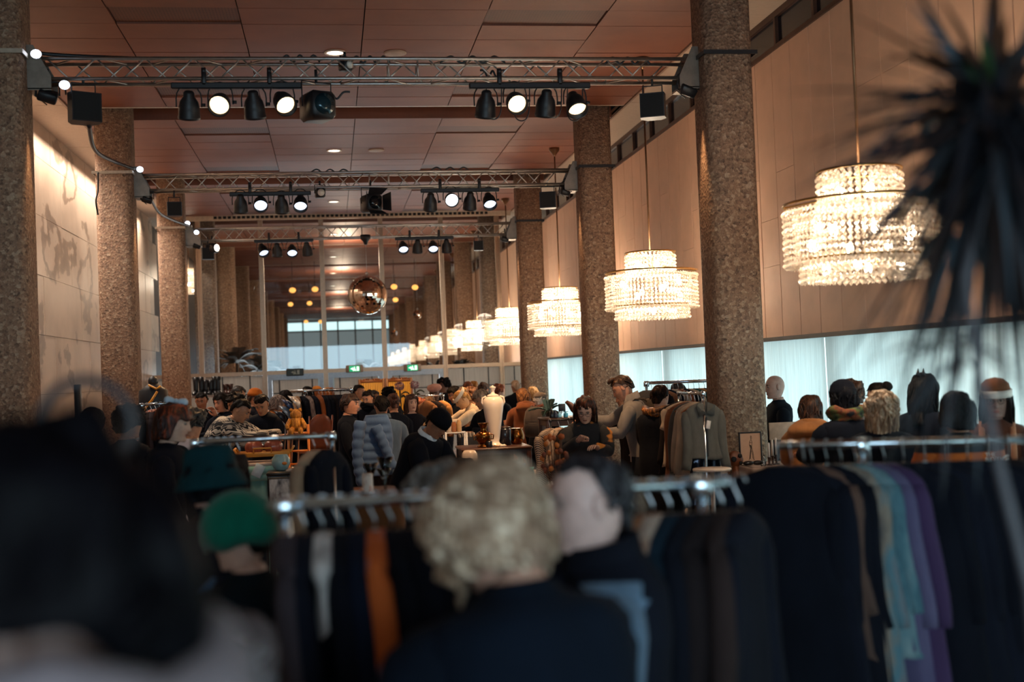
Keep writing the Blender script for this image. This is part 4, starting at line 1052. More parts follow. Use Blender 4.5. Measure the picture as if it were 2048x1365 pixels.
pp('woman with shoulder length brown hair facing the camera in a dark V neck top', 823, 791, 17.20, -163, 0, 4, hair=('long', '3a2218', '6b432c'), skin='cfa68e', coat=('16171d', 'vneck', .85), aL=DOWN, aR=DOWN)
pp('auburn haired shopper leaning over right of the V neck woman', 843, 798, 18.60, -95, 18, 22, hair=('pixie', '6b2f16', '9c5226'), coat=('4a3422', 'plain', .8))
pp('curly blonde woman behind the low rail', 856, 797, 19.80, 160, 6, 20, hair=('curly', '7d5a3c', 'b08a60'), coat=('6b4326', 'plain', .8))
pp('man in a black cap bending forward, black sweater over a white collar', 889, 829, 10.70, -128, 26, 42, hair=('short', '15110f', None), skin='9a6a50', coat=('101218', 'sweater', .82), hat=('cap', '0d0e13'), aL=FWD, aR=FWD, extra=(collar('c2cdd6', .078, .04),), puff=.03)
pp('shopper with black curls left of the gold screen', 776, 777, 19.96, 30, 0, 8, hair=('curly', '100d0d', None), coat=(BLK, 'plain', .75))
pp('dark skinned woman in a dusty pink beret facing the camera', 868, 773, 20.40, 165, 4, 14, hair=('short', '14100e', None), skin='6b4331', coat=('2a2222', 'plain', .8), hat=('beret', 'b98778'))
pp('tall woman with a black curly crop in profile', 885, 759, 22.60, 105, 0, 8, hair=('curly', '0f0d0d', None), skin='7d5440', coat=('17171b', 'plain', .8))
pp('black haired shopper bending down left of the headband woman', 902, 776, 19.08, 110, 12, 25, hair=('bob', '120f0e', None), coat=(BLK, 'plain', .8))
pp('blonde woman with a white headband bending in a cream top', 913, 786, 17.00, 100, 34, 36, hair=('bun', 'b07a3a', 'e0b878'), skin='d8a878', coat=('d3bfa4', 'sweater', .85), hat=('headband', 'e6d9c2'), aL=REACH, aR=REACH)
cur = pp('woman with curly brown hair wearing a tan backpack', 938, 777, 18.52, 35, 6, 10, hair=('curly', '4a2c1a', '8a5a34'), coat=('6d4a34', 'plain', .8))
backpack(cur, 6, '8a6448', 'tan canvas backpack on the curly haired woman', '6d4c36')
pp('woman with a grey bob in a long black coat bending to the left', 955, 784, 16.00, 112, 16, 26, hair=('bob', '6a5a4c', 'a8927c'), skin='c48f6e', coat=('0f1116', 'plain', .4), puff=.02)
pp('auburn haired shopper far back under the right panes', 935, 765, 23.80, 10, 0, 5, hair=('bob', '5a2814', '9a5226'), coat=('3a2a22', 'plain', .7))
pp('ginger blonde shopper far back beside the auburn one', 948, 764, 24.60, -60, 0, 5, hair=('pixie', 'a8682a', 'd69a4a'), skin='c98f62', coat=('5a3a24', 'plain', .7))
pp('brown haired woman with hair tied up in a beige top', 967, 766, 21.00, -20, 0, 8, hair=('bun', '3b2418', '6a442c'), coat=('9a7a5c', 'plain', .8))
pp('auburn haired woman in a black coat right of the white urn', 1001, 770, 20.00, -55, 8, 14, hair=('pixie', '6d3018', 'a55a30'), skin='c99a80', coat=(BLK, 'plain', .7))
pp('white haired man in a long black coat at the back', 1030, 762, 24.10, 14, 6, 6, hair=('short', 'c9a88a', 'e6d0b8'), coat=('14151a', 'plain', .4), puff=.03)
pp('woman in a rust brown hooded coat seen from behind', 1044, 779, 18.40, 14, 4, 12, hair=('bob', '7a4a24', 'b07a44'), coat=('6a3a20', 'plain', .5), extra=(hood('6f4024'),), puff=.02)
pp('blonde woman in front of the far right column', 1064, 776, 20.60, 25, 0, 8, hair=('bob', 'a87440', 'd9ac70'), coat=('4a3020', 'plain', .6))
fc = pp('old man in a grey flat cap and black coat seen from behind', 1080, 787, 17.40, -28, 2, 6, hair=('short', 'b5aaa0', None), skin='c09a84', coat=('101218', 'plain', .75), hat=('flatcap', '6a5a4e'), aL=DOWN, aR=(25, 8, 60, 8), legs='0f1015', extra=(scarf('5a2a18', .085),))
backpack(fc, 2, '4a3f3a', 'dark grey backpack on the man in the flat cap', '3d3531', 1.05)
pp('woman with glasses and long dark auburn hair looking down, black sweater with mustard patches', 1168, 800, 11.20, 165, 10, 34, hair=('long', '1f120d', '6a3216'), skin='c29a86', coat=('1', 'sweater', .85, patterned('mustard_patch_knit', 'mustard')), aL=(28, 8, 78, 24), aR=(36, 4, 88, 34), gl=True)
yg = pp('young man with a brown quiff in a grey turtleneck looking down', 1232, 757, 12.60, 72, 10, 30, hair=('quiff', '2c1a12', '5f3c26'), skin='c08b70', coat=('6f6b69', 'sweater', .85), legs='14151a', extra=(collar('7a7674', .07, .07),), aL=FWD, aR=REACH)
backpack(yg, 10, '3f3732', 'grey brown backpack worn by the young man in the turtleneck', '352e2a', 1.1)
pp('shopper in a dark brown coat in front of the middle right column', 1242, 779, 15.00, 95, 6, 12, hair=('short', '120f0e', None), coat=('241a17', 'plain', .6), puff=.02)
pp('woman with dark updo hair in a long black coat with a fur lined hood', 1322, 772, 12.00, -42, 2, 10, hair=('updo', '150f0d', '3a2318'), skin='c29a84', coat=('0f1015', 'plain', .3), extra=(scarf('8a5526', .125, 1.44, 0, hairm('4a2c18', 'c07a34')),), puff=.03)
pp('black haired shopper behind the right clothes rack', 1353, 768, 15.72, 30, 0, 8, hair=('bob', '0f0d0d', None), coat=(BLK, 'plain', .7))
pp('seated young woman with strawberry blonde hair looking down', 672, 939, 10.20, 158, 6, 20, hair=('bun', '8a4d26', 'd0935a'), skin='d3a183', coat=('15161b', 'sweater', .9), low=.98, seat=True, aL=FWD, aR=FWD)
# --- right group
pp('bald man with glasses on his head in a black shirt behind the front right column', 1547, 752, 12.10, 88, 0, 4, hair=('bald', '2a2420', None), skin='a8877a', coat=('10141a', 'plain', .8), aL=DOWN, aR=HOLD)
pp('woman with a short brown bob in a camel hooded coat', 1620, 794, 9.96, -24, 3, 6, hair=('bob', '2c1a12', '6a4128'), skin='b98d78', coat=('9a6438', 'plain', .5), extra=(hood('a26c40', 1.05),), puff=.02)
pp('shopper with a round black beanie and a printed scarf', 1683, 770, 9.12, 8, 2, 6, hair=('bob', '101014', None), coat=(BLK, 'plain', .6), hat=('beanie', '0e0f15'), extra=(scarf('1', .1, 1.48, 0, patterned('scarf_print', 'print')),), puff=.02)
pp('woman with wavy platinum blonde hair and dark glasses in black', 1762, 786, 8.00, -28, 2, 8, hair=('long', '8f6f52', 'd9bd9a'), skin='c99f8a', coat=(BLK, 'plain', .6), puff=.02, gl=True, N=32)
def clawclip(t, T, Hd, arms):
    m = MB()
    for k in (-1, 1): m.rings([[Hd @ Vector((x+.02*k, y-.09, z)) for x, y, z in ((-.018, -.012, .09), (.018, -.012, .09), (.018, .012, .09), (-.018, .012, .09))], [Hd @ Vector((.02*k, -.095, .155)), Hd @ Vector((.02*k+.003, -.095, .155)), Hd @ Vector((.02*k+.003, -.092, .155)), Hd @ Vector((.02*k, -.092, .155))]])
    m.build('hair_clip', plain('0d0d10', .3), t)
pp('tall dark haired shopper in black with a peaked hair clip', 1850, 752, 8.85, -48, 2, 12, hair=('long', '100f10', '2a2522'), skin='8f6b5b', coat=(BLK, 'plain', .6), extra=(clawclip,))
oj = pp('shopper with a black bob in an orange jacket with black shoulders', 1908, 788, 7.00, -4, 2, 6, hair=('bob', '0f0e11', '221d1c'), coat=('1', 'puffer', .82, patterned('orange_black_shell', 'yoke')), puff=.03, aL=DOWN, aR=DOWN)
pp('long haired woman in a brown beanie with a white band, facing left', 1990, 768, 7.82, 150, 2, 6, hair=('long', '15110f', None), skin='8a6658', coat=('5a3220', 'plain', .7), hat=('band_beanie', '7a4a2e', 'd8cfc4'), extra=(straps('a0694a'),), gl=True)
pp('curly haired shopper behind the black beanie', 1693, 764, 10.29, 40, 0, 6, hair=('curly', '3b261b', '6f4a32'), coat=('6f5d52', 'plain', .7))
pp('dark haired shopper with hair pulled back behind the platinum blonde woman', 1752, 768, 9.50, 30, 0, 8, hair=('bun', '16110f', None), skin='b58d78', coat=('8a7668', 'plain', .7))
pp('dark silhouetted shopper in front of the marble wall', 184, 817, 9.34, 20, 0, 8, hair=('short', '0f0e11', None), coat=('121318', 'plain', .7))
pp('dark silhouetted shopper before the second left column', 262, 815, 9.92, -30, 2, 8, hair=('curly', '0d0d11', None), coat=('101117', 'plain', .7))
# --- foreground, out of focus
def hairloop(t, T, Hd, arms):
    MB().tube([Hd @ Vector((.085*cos(a)*.95-.03, -.03, .085+.085*sin(a))) for a in [pi*(-.12+1.24*i/18) for i in range(19)]], .005, 8).build('hair_hoop', plain('2a2624', .5), t)
def bluetail(t, T, Hd, arms):
    MB().tube([T @ Vector(q) for q in ((-.06, .09, 1.46), (-.13, .1, 1.4), (-.17, .12, 1.28), (-.19, .13, 1.16))], [.012, .035, .05, .045], 10, flat=.5).build('scarf', cloth('0e5f94', .3), t)
    MB().tube([T @ Vector(q) for q in ((-.1, .13, 1.42), (-.13, .15, 1.34), (-.15, .17, 1.25))], [.006]*3, 6).build('scarf_fringe', cloth('8fb7c6', .3), t)
f1 = pp('person very close at the lower left with bushy dark hair and a grey scarf', 22, 1015, 1.2, 80, 2, 8, hair=('afro', '08080c', '0d0d12'), skin='7d5c50', coat=('7b7278', 'plain', .7), extra=(scarf('7a7176', .11, 1.53),), N=40, puff=.03)
pp('person in a dark teal bucket hat with black coat seen from behind', 414, 905, 5.10, 48, 2, 6, hair=('bob', '0e0f14', None), skin='b08a7c', coat=('10121a', 'plain', .5), hat=('bucket', '0a2e34'), puff=.03, N=32)
pp('person in a bright green velvet cap with a dark green coat', 468, 1003, 3.90, 55, 2, 8, hair=('short', '14120f', None), skin='c39c8a', coat=('0e1a1c', 'plain', .6), hat=('velvet_cap', '035c4a'), extra=(bluetail,), puff=.03, N=32)
pp('person with grey hair just behind the blonde woman', 862, 935, 3.90, 110, 2, 8, hair=('pixie', '55504c', '8a837c'), skin='b89c8c', coat=(BLK, 'plain', .7))
pp('person at the left edge facing right in black', -14, 905, 2.30, -80, 2, 6, hair=('short', '14110f', None), skin='a8806c', coat=(BLK, 'plain', .7), N=32)
pp('blonde woman with a chin length curly bob seen from behind in a dark navy coat', 930, 945, 2.5, 28, 10, 26, -0, -6, hair=('bob', '7d6350', 'd8c0a4'), skin='b88c78', coat=('0b151e', 'plain', .5), aL=FWD, aR=(14, 12, 40, 6), puff=.03, N=40)
pp('grey templed man in profile facing left in a dark gilet over blue grey sleeves', 1166, 915, 2.98, 92, 2, 4, hair=('receding', '1d1c20', '4a4a50'), skin='d2b0a6', coat=('5a7288', 'vest', .8), aL=DOWN, aR=(14, 10, 50, 6), extra=(collar('14161c', .085, .06),), N=72, HN=40)
def gilet(p):
    """dark sleeveless gilet over the man's blue grey shirt"""
    t = p; m = MB(); rr = []
    for z, a, f, b in ((1.485, .075, .07, .085), (1.46, .1, .085, .1), (1.43, .15, .105, .12), (1.39, .185, .125, .14), (1.3, .205, .148, .146), (1.2, .206, .15, .136), (1.1, .2, .15, .133), (1.0, .204, .148, .146), (.9, .206, .144, .15), (.8, .208, .146, .152)):
        rr.append([q+Vector((0, -.008, z))*1.0 for q in ell(32, a, f, b)])
    m.rings(rr)
    for k in range(1): pass
    m.build('gilet', cloth('14171e', .3), t)
gilet(CROWD[-1])
def curls(p, Hd_hp, Hd_roll, lean, col, hi, n):
    T = Matrix.Translation((0, 0, .93)) @ xrot(-R(lean)) @ Matrix.Translation((0, 0, -.93))
    Hd = Matrix.Translation(T @ Vector((0, -.012, 1.47))) @ xrot(-R(Hd_hp)) @ Matrix.Rotation(R(Hd_roll), 4, 'Y') @ Matrix.Translation((0, .022, .135))
    m = MB()
    for k in range(n):
        ph = random.uniform(.75, 2*pi-.75); z0 = random.uniform(-.03, .11); L = random.uniform(.05, .11); w = random.choice((-1, 1))*random.uniform(.15, .5)
        pts, rad = [], []
        for i in range(8):
            s = i/7; z = z0-L*s; kk = max(.08, 1-max(0, z/.138)**2.5)**.48
            r0 = .108*kk*(1-.1*max(0, -z/.12))+.012*sin(s*4+k); a = ph+w*s+.18*sin(s*7+k)
            pts.append(Hd @ Vector((r0*sin(a), r0*1.16*cos(a), max(z, -.14)))); rad.append((.004, .010, .013, .014, .013, .011, .008, .003)[i])
        m.tube(pts, rad, 6)
    m.build('hair_lock', hairm(col, hi), p); p.children[-1]['kind'] = 'stuff'
curls(CROWD[-2], 26, -6, 10, '9a7e66', 'ead6bc', 150)
curls(next(o for o in CROWD if 'platinum' in o['label']), 8, 0, 2, 'a88768', 'e8d2b4', 60)
# writing and mark on the orange jacket
def jacketlogo(p):
    t = p
    cu = bpy.data.curves.new('logo', 'FONT'); cu.body = 'THE\nNORTH\nFACE'; cu.size = .034; cu.space_line = .82; cu.extrude = .0015; cu.align_x = 'LEFT'
    tmp = bpy.data.objects.new('logo', cu); COL.objects.link(tmp); wm = plain('e8e4dc', .6, 0, .02)
    me = bpy.data.meshes.new_from_object(tmp.evaluated_get(bpy.context.evaluated_depsgraph_get())); bpy.data.objects.remove(tmp)
    me.materials.clear(); me.materials.append(wm); o = link('logo', me, t, (.055, -.212, 1.335), (R(88), 0, 0)); o['kind'] = 'stuff'
    m = MB()
    for r in (.016, .034, .052):
        m.tube([(.205-r*sin(a)*0-r*cos(a), -.214, 1.285+r*sin(a)) for a in [pi/2*i/8 for i in range(9)]], .006, 5)
    m.build('logo_arc', wm, t)
jacketlogo(oj)
# light blue puffer draped over the denim jacket man's left shoulder
def drape():
    p = denim; W = Matrix.Translation(p.location) @ zrot(p.rotation_euler.z) @ Matrix.Scale(p.scale.x, 4)
    t = thing('puffer_jacket', 'pale blue quilted puffer jacket slung over the left shoulder of the denim man', 'jacket', W @ Vector((-.12, -.19, .78)), p.rotation_euler.z)
    m = MB(); rr = []
    for i in range(46):
        q = i/45; z = .02+.70*q; w = .155+.05*sin(q*pi)-.05*max(0, q-.8)*3; d = .07+.025*abs(sin(z*pi/.1)); cx = -.02+.05*q; cy = .03*q+.02
        rr.append([Vector((cx+w*cos(a)*(1+.04*noise.noise(Vector((a*2, q*6, 0)))), cy+d*sin(a), z)) for a in [2*pi*j/28 for j in range(28)]])
    m.rings(rr).build('jacket_body', cloth('41597c', .15), t)
    m = MB(); pts, rad = [], []
    for i in range(40):
        q = i/39; pts.append((-.16-.05*sin(q*3), -.0-.01*sin(q*5), .66-.74*q)); rad.append(.062+.014*abs(sin(q*pi*7))-.012*q)
    m.tube(pts, rad, 14).build('sleeve', cloth('41597c', .15), t)
    m = MB(); pts, rad = [], []
    for i in range(30):
        q = i/29; pts.append((.0+.19*q, -.075-.02*sin(q*3), .6-.5*q)); rad.append(.055+.012*abs(sin(q*pi*6))-.01*q)
    m.tube(pts, rad, 14).build('sleeve', cloth('41597c', .15), t)
drape()
# ================================================================== clothes rails and garments
def rail(name, label, p0, p1, posts=(.03, .97), r=.016, over=.0, mat=CHROME, foot=True, low=False):
    p0, p1 = Vector(p0), Vector(p1); d = p1-p0; L = d.length; a = atan2(d.y, d.x)
    t = thing(name, label, 'clothes rail', (p0.x, p0.y, 0), a)
    z = p0.z; dz = p1.z-p0.z
    MB().tube([(-over, 0, z), (L+over, 0, z+dz)], r, 14).build('rail', mat, t)
    for f in posts:
        zz = z+dz*f
        po = MB().tube([(L*f, 0, zz), (L*f, 0, .06)], r*.9, 10).build('post', mat, t)
        MB().bbox((L*f-r*1.5, -r*1.4, zz-r*2.2), (L*f+r*1.5, r*1.4, zz+r*1.3), .006).build('joint', mat, po)
        if foot:
            ft = MB().tube([(L*f, -.22, .06), (L*f, .22, .06)], r*.9, 10).build('foot', mat, t)
            for s in (-.2, .2): MB().tube([(L*f-.012, s, .027), (L*f+.012, s, .027)], .027, 12).build('castor', BLACKM, ft)
    if low: MB().tube([(L*posts[0], 0, .14), (L*posts[-1], 0, .14)], r*.8, 10).build('lower_bar', mat, t)
    t['ax'] = (p0.x, p0.y, p0.z, p1.x, p1.y, p1.z)
    return t
wire_hook = MB().tube([(0, .0+.02*cos(a), -.0+.02*sin(a)) for a in [pi*(-.15+1.2*k/8) for k in range(9)]][::-1]+[(0, .0, -.05), (0, 0, -.075)], .0028, 6).mesh('hook', STEEL)
hang_bar = MB().tube([(-.17, 0, -.165), (-.09, 0, -.12), (0, 0, -.085), (.09, 0, -.12), (.17, 0, -.165)], [.008, .011, .013, .011, .008], 8, flat=.8)
hang_me = {'w': hang_bar.mesh('shoulder_bar', WOODM), 'b': hang_bar.mesh('shoulder_bar', BLACKM), 'p': hang_bar.mesh('shoulder_bar', plain('9fc4cf', .3))}
def hanger(loc, rz, kind, label, group):
    t = thing('clothes_hanger', label, 'hanger', loc, rz, group)
    link('hook', wire_hook, t); link('shoulder_bar', hang_me[kind], t); return t
def garment(loc, rz, L, mat, label, group, name='hanging_coat', w=.21, th=.05, sleeve=.55, sl_mat=None, flare=.03, tag_col=None, collar_=False, tilt=0, seed=None, cat='garment'):
    seed = seed if seed is not None else loc[0]*7+loc[1]*3
    t = thing(name, label, cat, loc, rz, group)
    m = MB(); rr = []; n = 26
    prof = [(-.075, .045, .03), (-.085, .07, .036), (-.1, .115, .042), (-.125, w*.86, .046), (-.145, w*.97, .05), (-.19, w, th), (-.3, w*.96, th*1.05)]
    k = 1
    while .3+.12*k < L: prof.append((-.3-.12*k, w*.96+flare*k*.5, th*(1.05+.05*k))); k += 1
    prof.append((-L, w*.97+flare*k*.5, th*(1.1+.05*k)))
    for z, a, b in prof:
        ring = []
        for j in range(n):
            an = 2*pi*j/n; q = min(1, max(0, (-z-.2)/.5))
            f = noise.noise(Vector((cos(an)*2.2+seed, sin(an)*2.2, z*1.3)))*.55*q+.16*q*sin(an*5+seed)
            ring.append(Vector((a*cos(an)*(1+.12*f), b*sin(an)*(1+f)+tilt*max(0, -z-.15), z+(.012*sin(an*3+seed) if z == -L else 0))))
        rr.append(ring)
    m.rings(rr).build('garment_body', mat, t)
    if sleeve:
        for s in (-1, 1):
            pts, rad = [], []
            for i in range(10):
                q = i/9; pts.append((s*(w*.82+.05*q+.012*sin(q*5+seed)), .012*sin(q*4+seed+s)-.02*q, -.15-sleeve*q)); rad.append((.035, .052, .055, .053, .052, .05, .047, .046, .045, .043)[i])
            MB().tube(pts, rad, 12, flat=.75).build('sleeve', sl_mat or mat, t)
    if collar_:
        for s in (-1, 1):
            MB().rings([[(0, -th-.005, -.17), (s*.02, -th-.006, -.08), (s*.085, -th+.004, -.1), (s*.07, -th-.012, -.19)], [(0, -th-.012, -.17), (s*.02, -.0, -.06), (s*.09, -th-.004, -.1), (s*.07, -th-.02, -.19)]]).build('collar', mat, t)
        MB().box((-.006, -th-.012, -L+.02), (.006, -th-.004, -.2)).build('placket', plain('15161a'), t, False)
    if tag_col: MB().bbox((-.02, -.002, -.02), (.02, .002, .05), .002).build('price_tag', plain(tag_col, .6), t, True, (0, -th-.03, -.28), (0, R(12), 0))
    return t
def on_rail(t, f):
    x0, y0, z0, x1, y1, z1 = t['ax']; return (x0+(x1-x0)*f, y0+(y1-y0)*f, z0+(z1-z0)*f)
def tiedye(name, cols, sc=6):
    t = NT(name); n = t.noise(sc, 4, t.mapv((1, 1, .5))); k = len(cols)
    t.link(t.ramp(n, [(.3+.4*i/(k-1), c(q)) for i, q in enumerate(cols)]), t.b.inputs['Base Color']); t.b.inputs['Roughness'].default_value = .9
    t.bump(n, .5, .02); return t.m
def fill(rt, f0, f1, cols, where, group, L=(.9, 1.1), ang=0, kinds='bwp', th=.03, w=.21, jit=6, name='hanging_coat', adj=None, sleeve=.55):
    n = len(cols); base = rt.rotation_euler.z+R(90)
    for i, cl in enumerate(cols):
        f = f0+(f1-f0)*(i/max(1, n-1)); p = on_rail(rt, f); rz = base+R(ang+random.uniform(-jit, jit))
        mt, desc, ln = cl if isinstance(cl, tuple) else (cloth(cl), adj.get(cl, 'dark') if adj else 'dark', None)
        hl = {'w': 'wooden', 'b': 'black', 'p': 'pale plastic'}; kd = kinds[i % len(kinds)]
        hanger((p[0], p[1], p[2]-.0), rz, kd, '%s hanger, %s from left on %s' % (hl[kd], ordw(i), where), 'hangers on '+group)
        garment((p[0], p[1], p[2]-.005), rz, ln or random.uniform(*L), mt, '%s, %s from left on %s' % (desc, ordw(i), where), 'garments on '+group, name, w, th, 0 if (ln or 1) < .4 else min(sleeve, (ln or 1)*.62))
AD = {'101218': 'black coat', '15171e': 'black jacket', '131a26': 'navy coat', '241a17': 'dark brown coat', '1c1f27': 'charcoal jacket', '0e1f2b': 'dark teal coat', '2b2120': 'brown black coat', '3a3338': 'dark grey jacket'}
# centre rail in front
r1 = rail('clothes_rail', 'chrome clothes rail across the centre in front, hung with mostly black coats', P(535, 1012, 3.22), P(1452, 965, 3.22), (.035, .945), .017)
whitef = (tiedye('white_fur', ('8d8a88', 'b8b5b3', 'd0cecb'), 14), 'short white fluffy stole', .3)
orangep = (tiedye('orange_print', ('b5561a', 'c4642a', 'b9571c', 'b9571c', '5f86b0'), 3.5), 'orange shirt with a blue print', 1.1)
cols = ['3a3338', '15171e', whitef, '101218', '131a26', orangep, '101218', '101218', '15171e', '1c1f27', '101218', '15171e', '101218', '131a26', '101218', '15171e', '101218', '101218']
fill(r1, .04, .66, cols, 'the centre front rail', 'the centre front rail', (1.0, 1.25), 0, 'bbp', .024, .22, 5, adj=AD)
suede = (tiedye('brown_suede', ('4e3020', '6f4428', '83522f'), 3), 'brown suede coat', 1.0)
cream = (tiedye('cream_lace', ('6a4632', '9a8474', 'b3a294'), 9), 'cream and brown crocheted dress', 1.25)
fill(r1, .79, 1.03, [suede, cream, '0e1f2b', '101218', '241a17', '2b2120', '15171e'], 'the right part of the centre rail', 'the right part of the centre rail', (1.0, 1.3), -32, 'bwb', .03, .2, 6, adj=AD)
# right front rail
r2 = rail('clothes_rail', 'chrome clothes rail at the right in front of the group by the curtains', P(1556, 892, 4.5), P(2100, 878, 4.5), (.30, .985), .017)
td = (tiedye('tie_dye', ('2a2c33', '626b72', '456f7c', '7a7064', '2c323a'), 5), 'tie dyed grey and pale blue dress', 1.3)
td2 = (tiedye('tie_dye_blue', ('1d3a4a', '456c78', '70888c'), 8), 'pale blue tie dyed shirt', .8)
lav = (tiedye('lavender', ('393654', '54516f', '444062'), 3), 'long lavender dress', 1.35)
pur = (tiedye('purple', ('2c1c3a', '3b2750'), 3), 'long purple dress', 1.35)
bro = (tiedye('brown_mesh', ('3a2a24', '5a4034'), 6), 'brown knitted cardigan', .8)
striped = (tiedye('dark_stripes', ('17181e', '3a1a14', '17181e'), 4), 'black dress with dark red stripes', 1.3)
fill(r2, .0, .09, ['101218', '15171e', '101218'], 'the left part of the right rail', 'the left part of the right rail', (1.1, 1.3), 58, 'bwb', .05, .22, 8, adj=AD)
fill(r2, .12, .38, [bro, '101218', td, td2, lav, pur], 'the right rail middle', 'the right rail middle', (1.1, 1.3), 38, 'bpb', .035, .17, 8, adj=AD)
fill(r2, .45, 1.0, ['101218', '15171e', '101218', '15171e', '101218', '241a17', striped, '101218'], 'the right part of right rail', 'the right part of right rail', (1.15, 1.3), 62, 'bpb', .05, .22, 8, adj=AD)
# left middle rail with the amber reflection
r3 = rail('clothes_rail', 'chrome clothes rail left of centre behind the teal bucket hat', P(383, 885, 6.9), P(668, 871, 6.9), (.02, .985), .016)
cardi = (cloth('a58a72'), 'cream knitted cardigan', .75)
fill(r3, .03, .33, ['241a17', '101218', '3a3338', '101218', '15171e', '101218', '241a17'], 'the rail left of centre', 'the rail left of centre', (.8, 1.0), 0, 'w', .022, .2, 5, adj=AD)
fill(r3, .86, .95, [cardi, '15171e'], 'the cardigan end of the left rail', 'the cardigan end of the left rail', (.7, .9), -30, 'w', .03, .18, 4, adj=AD)
# far rail in front of the doors
r4 = rail('clothes_rail', 'chrome clothes rail in front of the glass doors', P(581, 783, 18.6), P(704, 778.5, 18.6), (.23, .985), .02)
fill(r4, .1, .36, [(tiedye('leopard', ('2a1c14', '8a6848', 'b08a64'), 20), 'leopard print blouse', .7), '101218', (tiedye('floral_far', ('2a2224', '8d7a70', '3a2a2c'), 18), 'floral dress', .9), '15171e'], 'the left half of the door rail', 'the left half of the door rail', (.9, 1.1), 20, 'w', .04, .2, 10, adj=AD)
fill(r4, .46, .97, [(cloth('8a4a22'), 'rust brown coat', 1.1), '101218', '15171e', '101218', '241a17', '15171e', '101218', '241a17', '101218', '15171e'], 'the right half of the door rail', 'the right half of the door rail', (1.0, 1.2), 15, 'w', .04, .2, 10, adj=AD)
# rails right of the middle
r5 = rail('clothes_rail', 'long clothes rail behind the column, packed with knitwear', P(1288, 767, 12.9), P(1520, 758, 12.9), (.02, .98), .018)
fill(r5, .02, .56, [(cloth('5e5a57'), 'grey blazer', .8), '15171e', '241a17', (cloth('8a5a3a'), 'tan jacket', .8), '101218', (cloth('a5917c'), 'beige knit', .7), (cloth('7a3f22'), 'rust knit', .7), '15171e', (cloth('b39c86'), 'cream knit', .7), (cloth('1f4a44'), 'green knit', .7), (cloth('a0703e'), 'ochre shirt', .7), '241a17', (cloth('b08a5a'), 'sand coloured shirt', .7)], 'the long rail behind the column', 'the long rail behind the column', (.7, .9), 40, 'w', .035, .2, 6, adj=AD)
r6 = rail('clothes_rail', 'short clothes rail receding beside the front right column', P(1406, 787, 10.0), P(1356, 787, 11.9), (.0, .98), .014)
def face(f, mat, desc, L, k, off=0, **kw):
    p = on_rail(r6, f); hanger(p, R(8), 'w', 'wooden hanger with the %s on the short rail' % desc, None)
    garment((p[0], p[1], p[2]-.005), R(8+off), L, mat, desc+' on the short rail beside the column', None, **kw)
face(.03, cloth('57554f'), 'grey cropped jacket with collar', .56, 0, w=.17, th=.06, sleeve=.5, collar_=True, tag_col='c9c2ba', name='hanging_jacket')
face(.16, cloth('a8937e'), 'cream cardigan', .72, 1, w=.18, th=.06, sleeve=.55, name='hanging_cardigan', off=-18)
face(.3, cloth('9a8a7a'), 'oatmeal knit top', .7, 2, w=.18, th=.05, name='hanging_knit', off=-18)
face(.44, cloth('4a4642'), 'dark grey cardigan', .8, 3, w=.18, th=.06, name='hanging_cardigan', off=-22)
face(.58, cloth('7a4a2e'), 'rust brown knit', .85, 4, w=.19, th=.06, name='hanging_knit', off=-25)
face(.72, cloth('b3a08c'), 'pale short sleeved shirt', .7, 5, w=.2, th=.06, sleeve=.2, name='hanging_shirt', off=-25)
face(.86, cloth('241a17'), 'dark brown jacket', .8, 6, w=.2, th=.06, name='hanging_jacket', off=-25)
def sequinm():
    t = NT('sequins'); v = t.add('ShaderNodeTexVoronoi', i_Scale=90); t.link(t.co(), v.inputs['Vector'])
    t.b.inputs['Base Color'].default_value = (*c('2a2d36'), 1); t.b.inputs['Metallic'].default_value = .9; t.b.inputs['Roughness'].default_value = .12
    nm = t.add('ShaderNodeBump', i_Strength=1, i_Distance=.02); t.link(v.outputs['Color'], nm.inputs['Height']); t.link(nm.outputs[0], t.b.inputs['Normal']); return t.m
p = on_rail(r6, .02)
garment((p[0]+.02, p[1]+.07, p[2]-.42), R(8), .62, sequinm(), 'black sequinned skirt under the grey cropped jacket', None, 'sequin_skirt', .15, .05, 0)
# small rails in the middle
r7 = rail('clothes_rail', 'small dark garment rail with a striped shirt in the middle', P(1098, 842, 12.2), P(1150, 838, 12.2), (.05, .95), .009, mat=BLACKM)
st = NT('striped_shirt'); _w = st.add('ShaderNodeTexWave', i_Scale=26, bands_direction='DIAGONAL'); st.link(st.co(), _w.inputs['Vector']); st.link(st.ramp(_w.outputs[0], [(.45, c('2a211e')), (.55, c('9d8878'))]), st.b.inputs['Base Color'])
fill(r7, .02, .75, [(st.m, 'striped long sleeved shirt', .65), (tiedye('spot_blouse', ('1a1718', 'b09a88', '1a1718'), 22), 'spotted blouse', .5), '241a17'], 'the small dark rail', 'the small dark rail', (.6, .7), -55, 'w', .035, .17, 4, adj=AD)
r8 = rail('clothes_rail', 'low pale rail in front of the gold screen', P(830, 792, 17.9), P(889, 791, 17.9), (.02, .96), .012)
fill(r8, .4, .9, [(cloth('6a4426'), 'brown suede waistcoat', .6), (cloth('241a17'), 'dark brown fur jacket', .6), (cloth('9a6a3a'), 'tan cardigan', .6)], 'the low pale rail', 'the low pale rail', (.6, .7), 35, 'w', .05, .2, 6)
r9 = rail('clothes_rail', 'clothes rail by the second left column', P(281, 811, 13.0), P(352, 806, 13.0), (.03, .97), .014)
fill(r9, .05, .95, ['101218', '2b2120', '3a3338', '15171e', '241a17', '101218', '1c1f27', '15171e'], 'the rail by the second left column', 'the rail by the left column', (.9, 1.0), 10, 'w', .03, .2, 8, adj=AD)
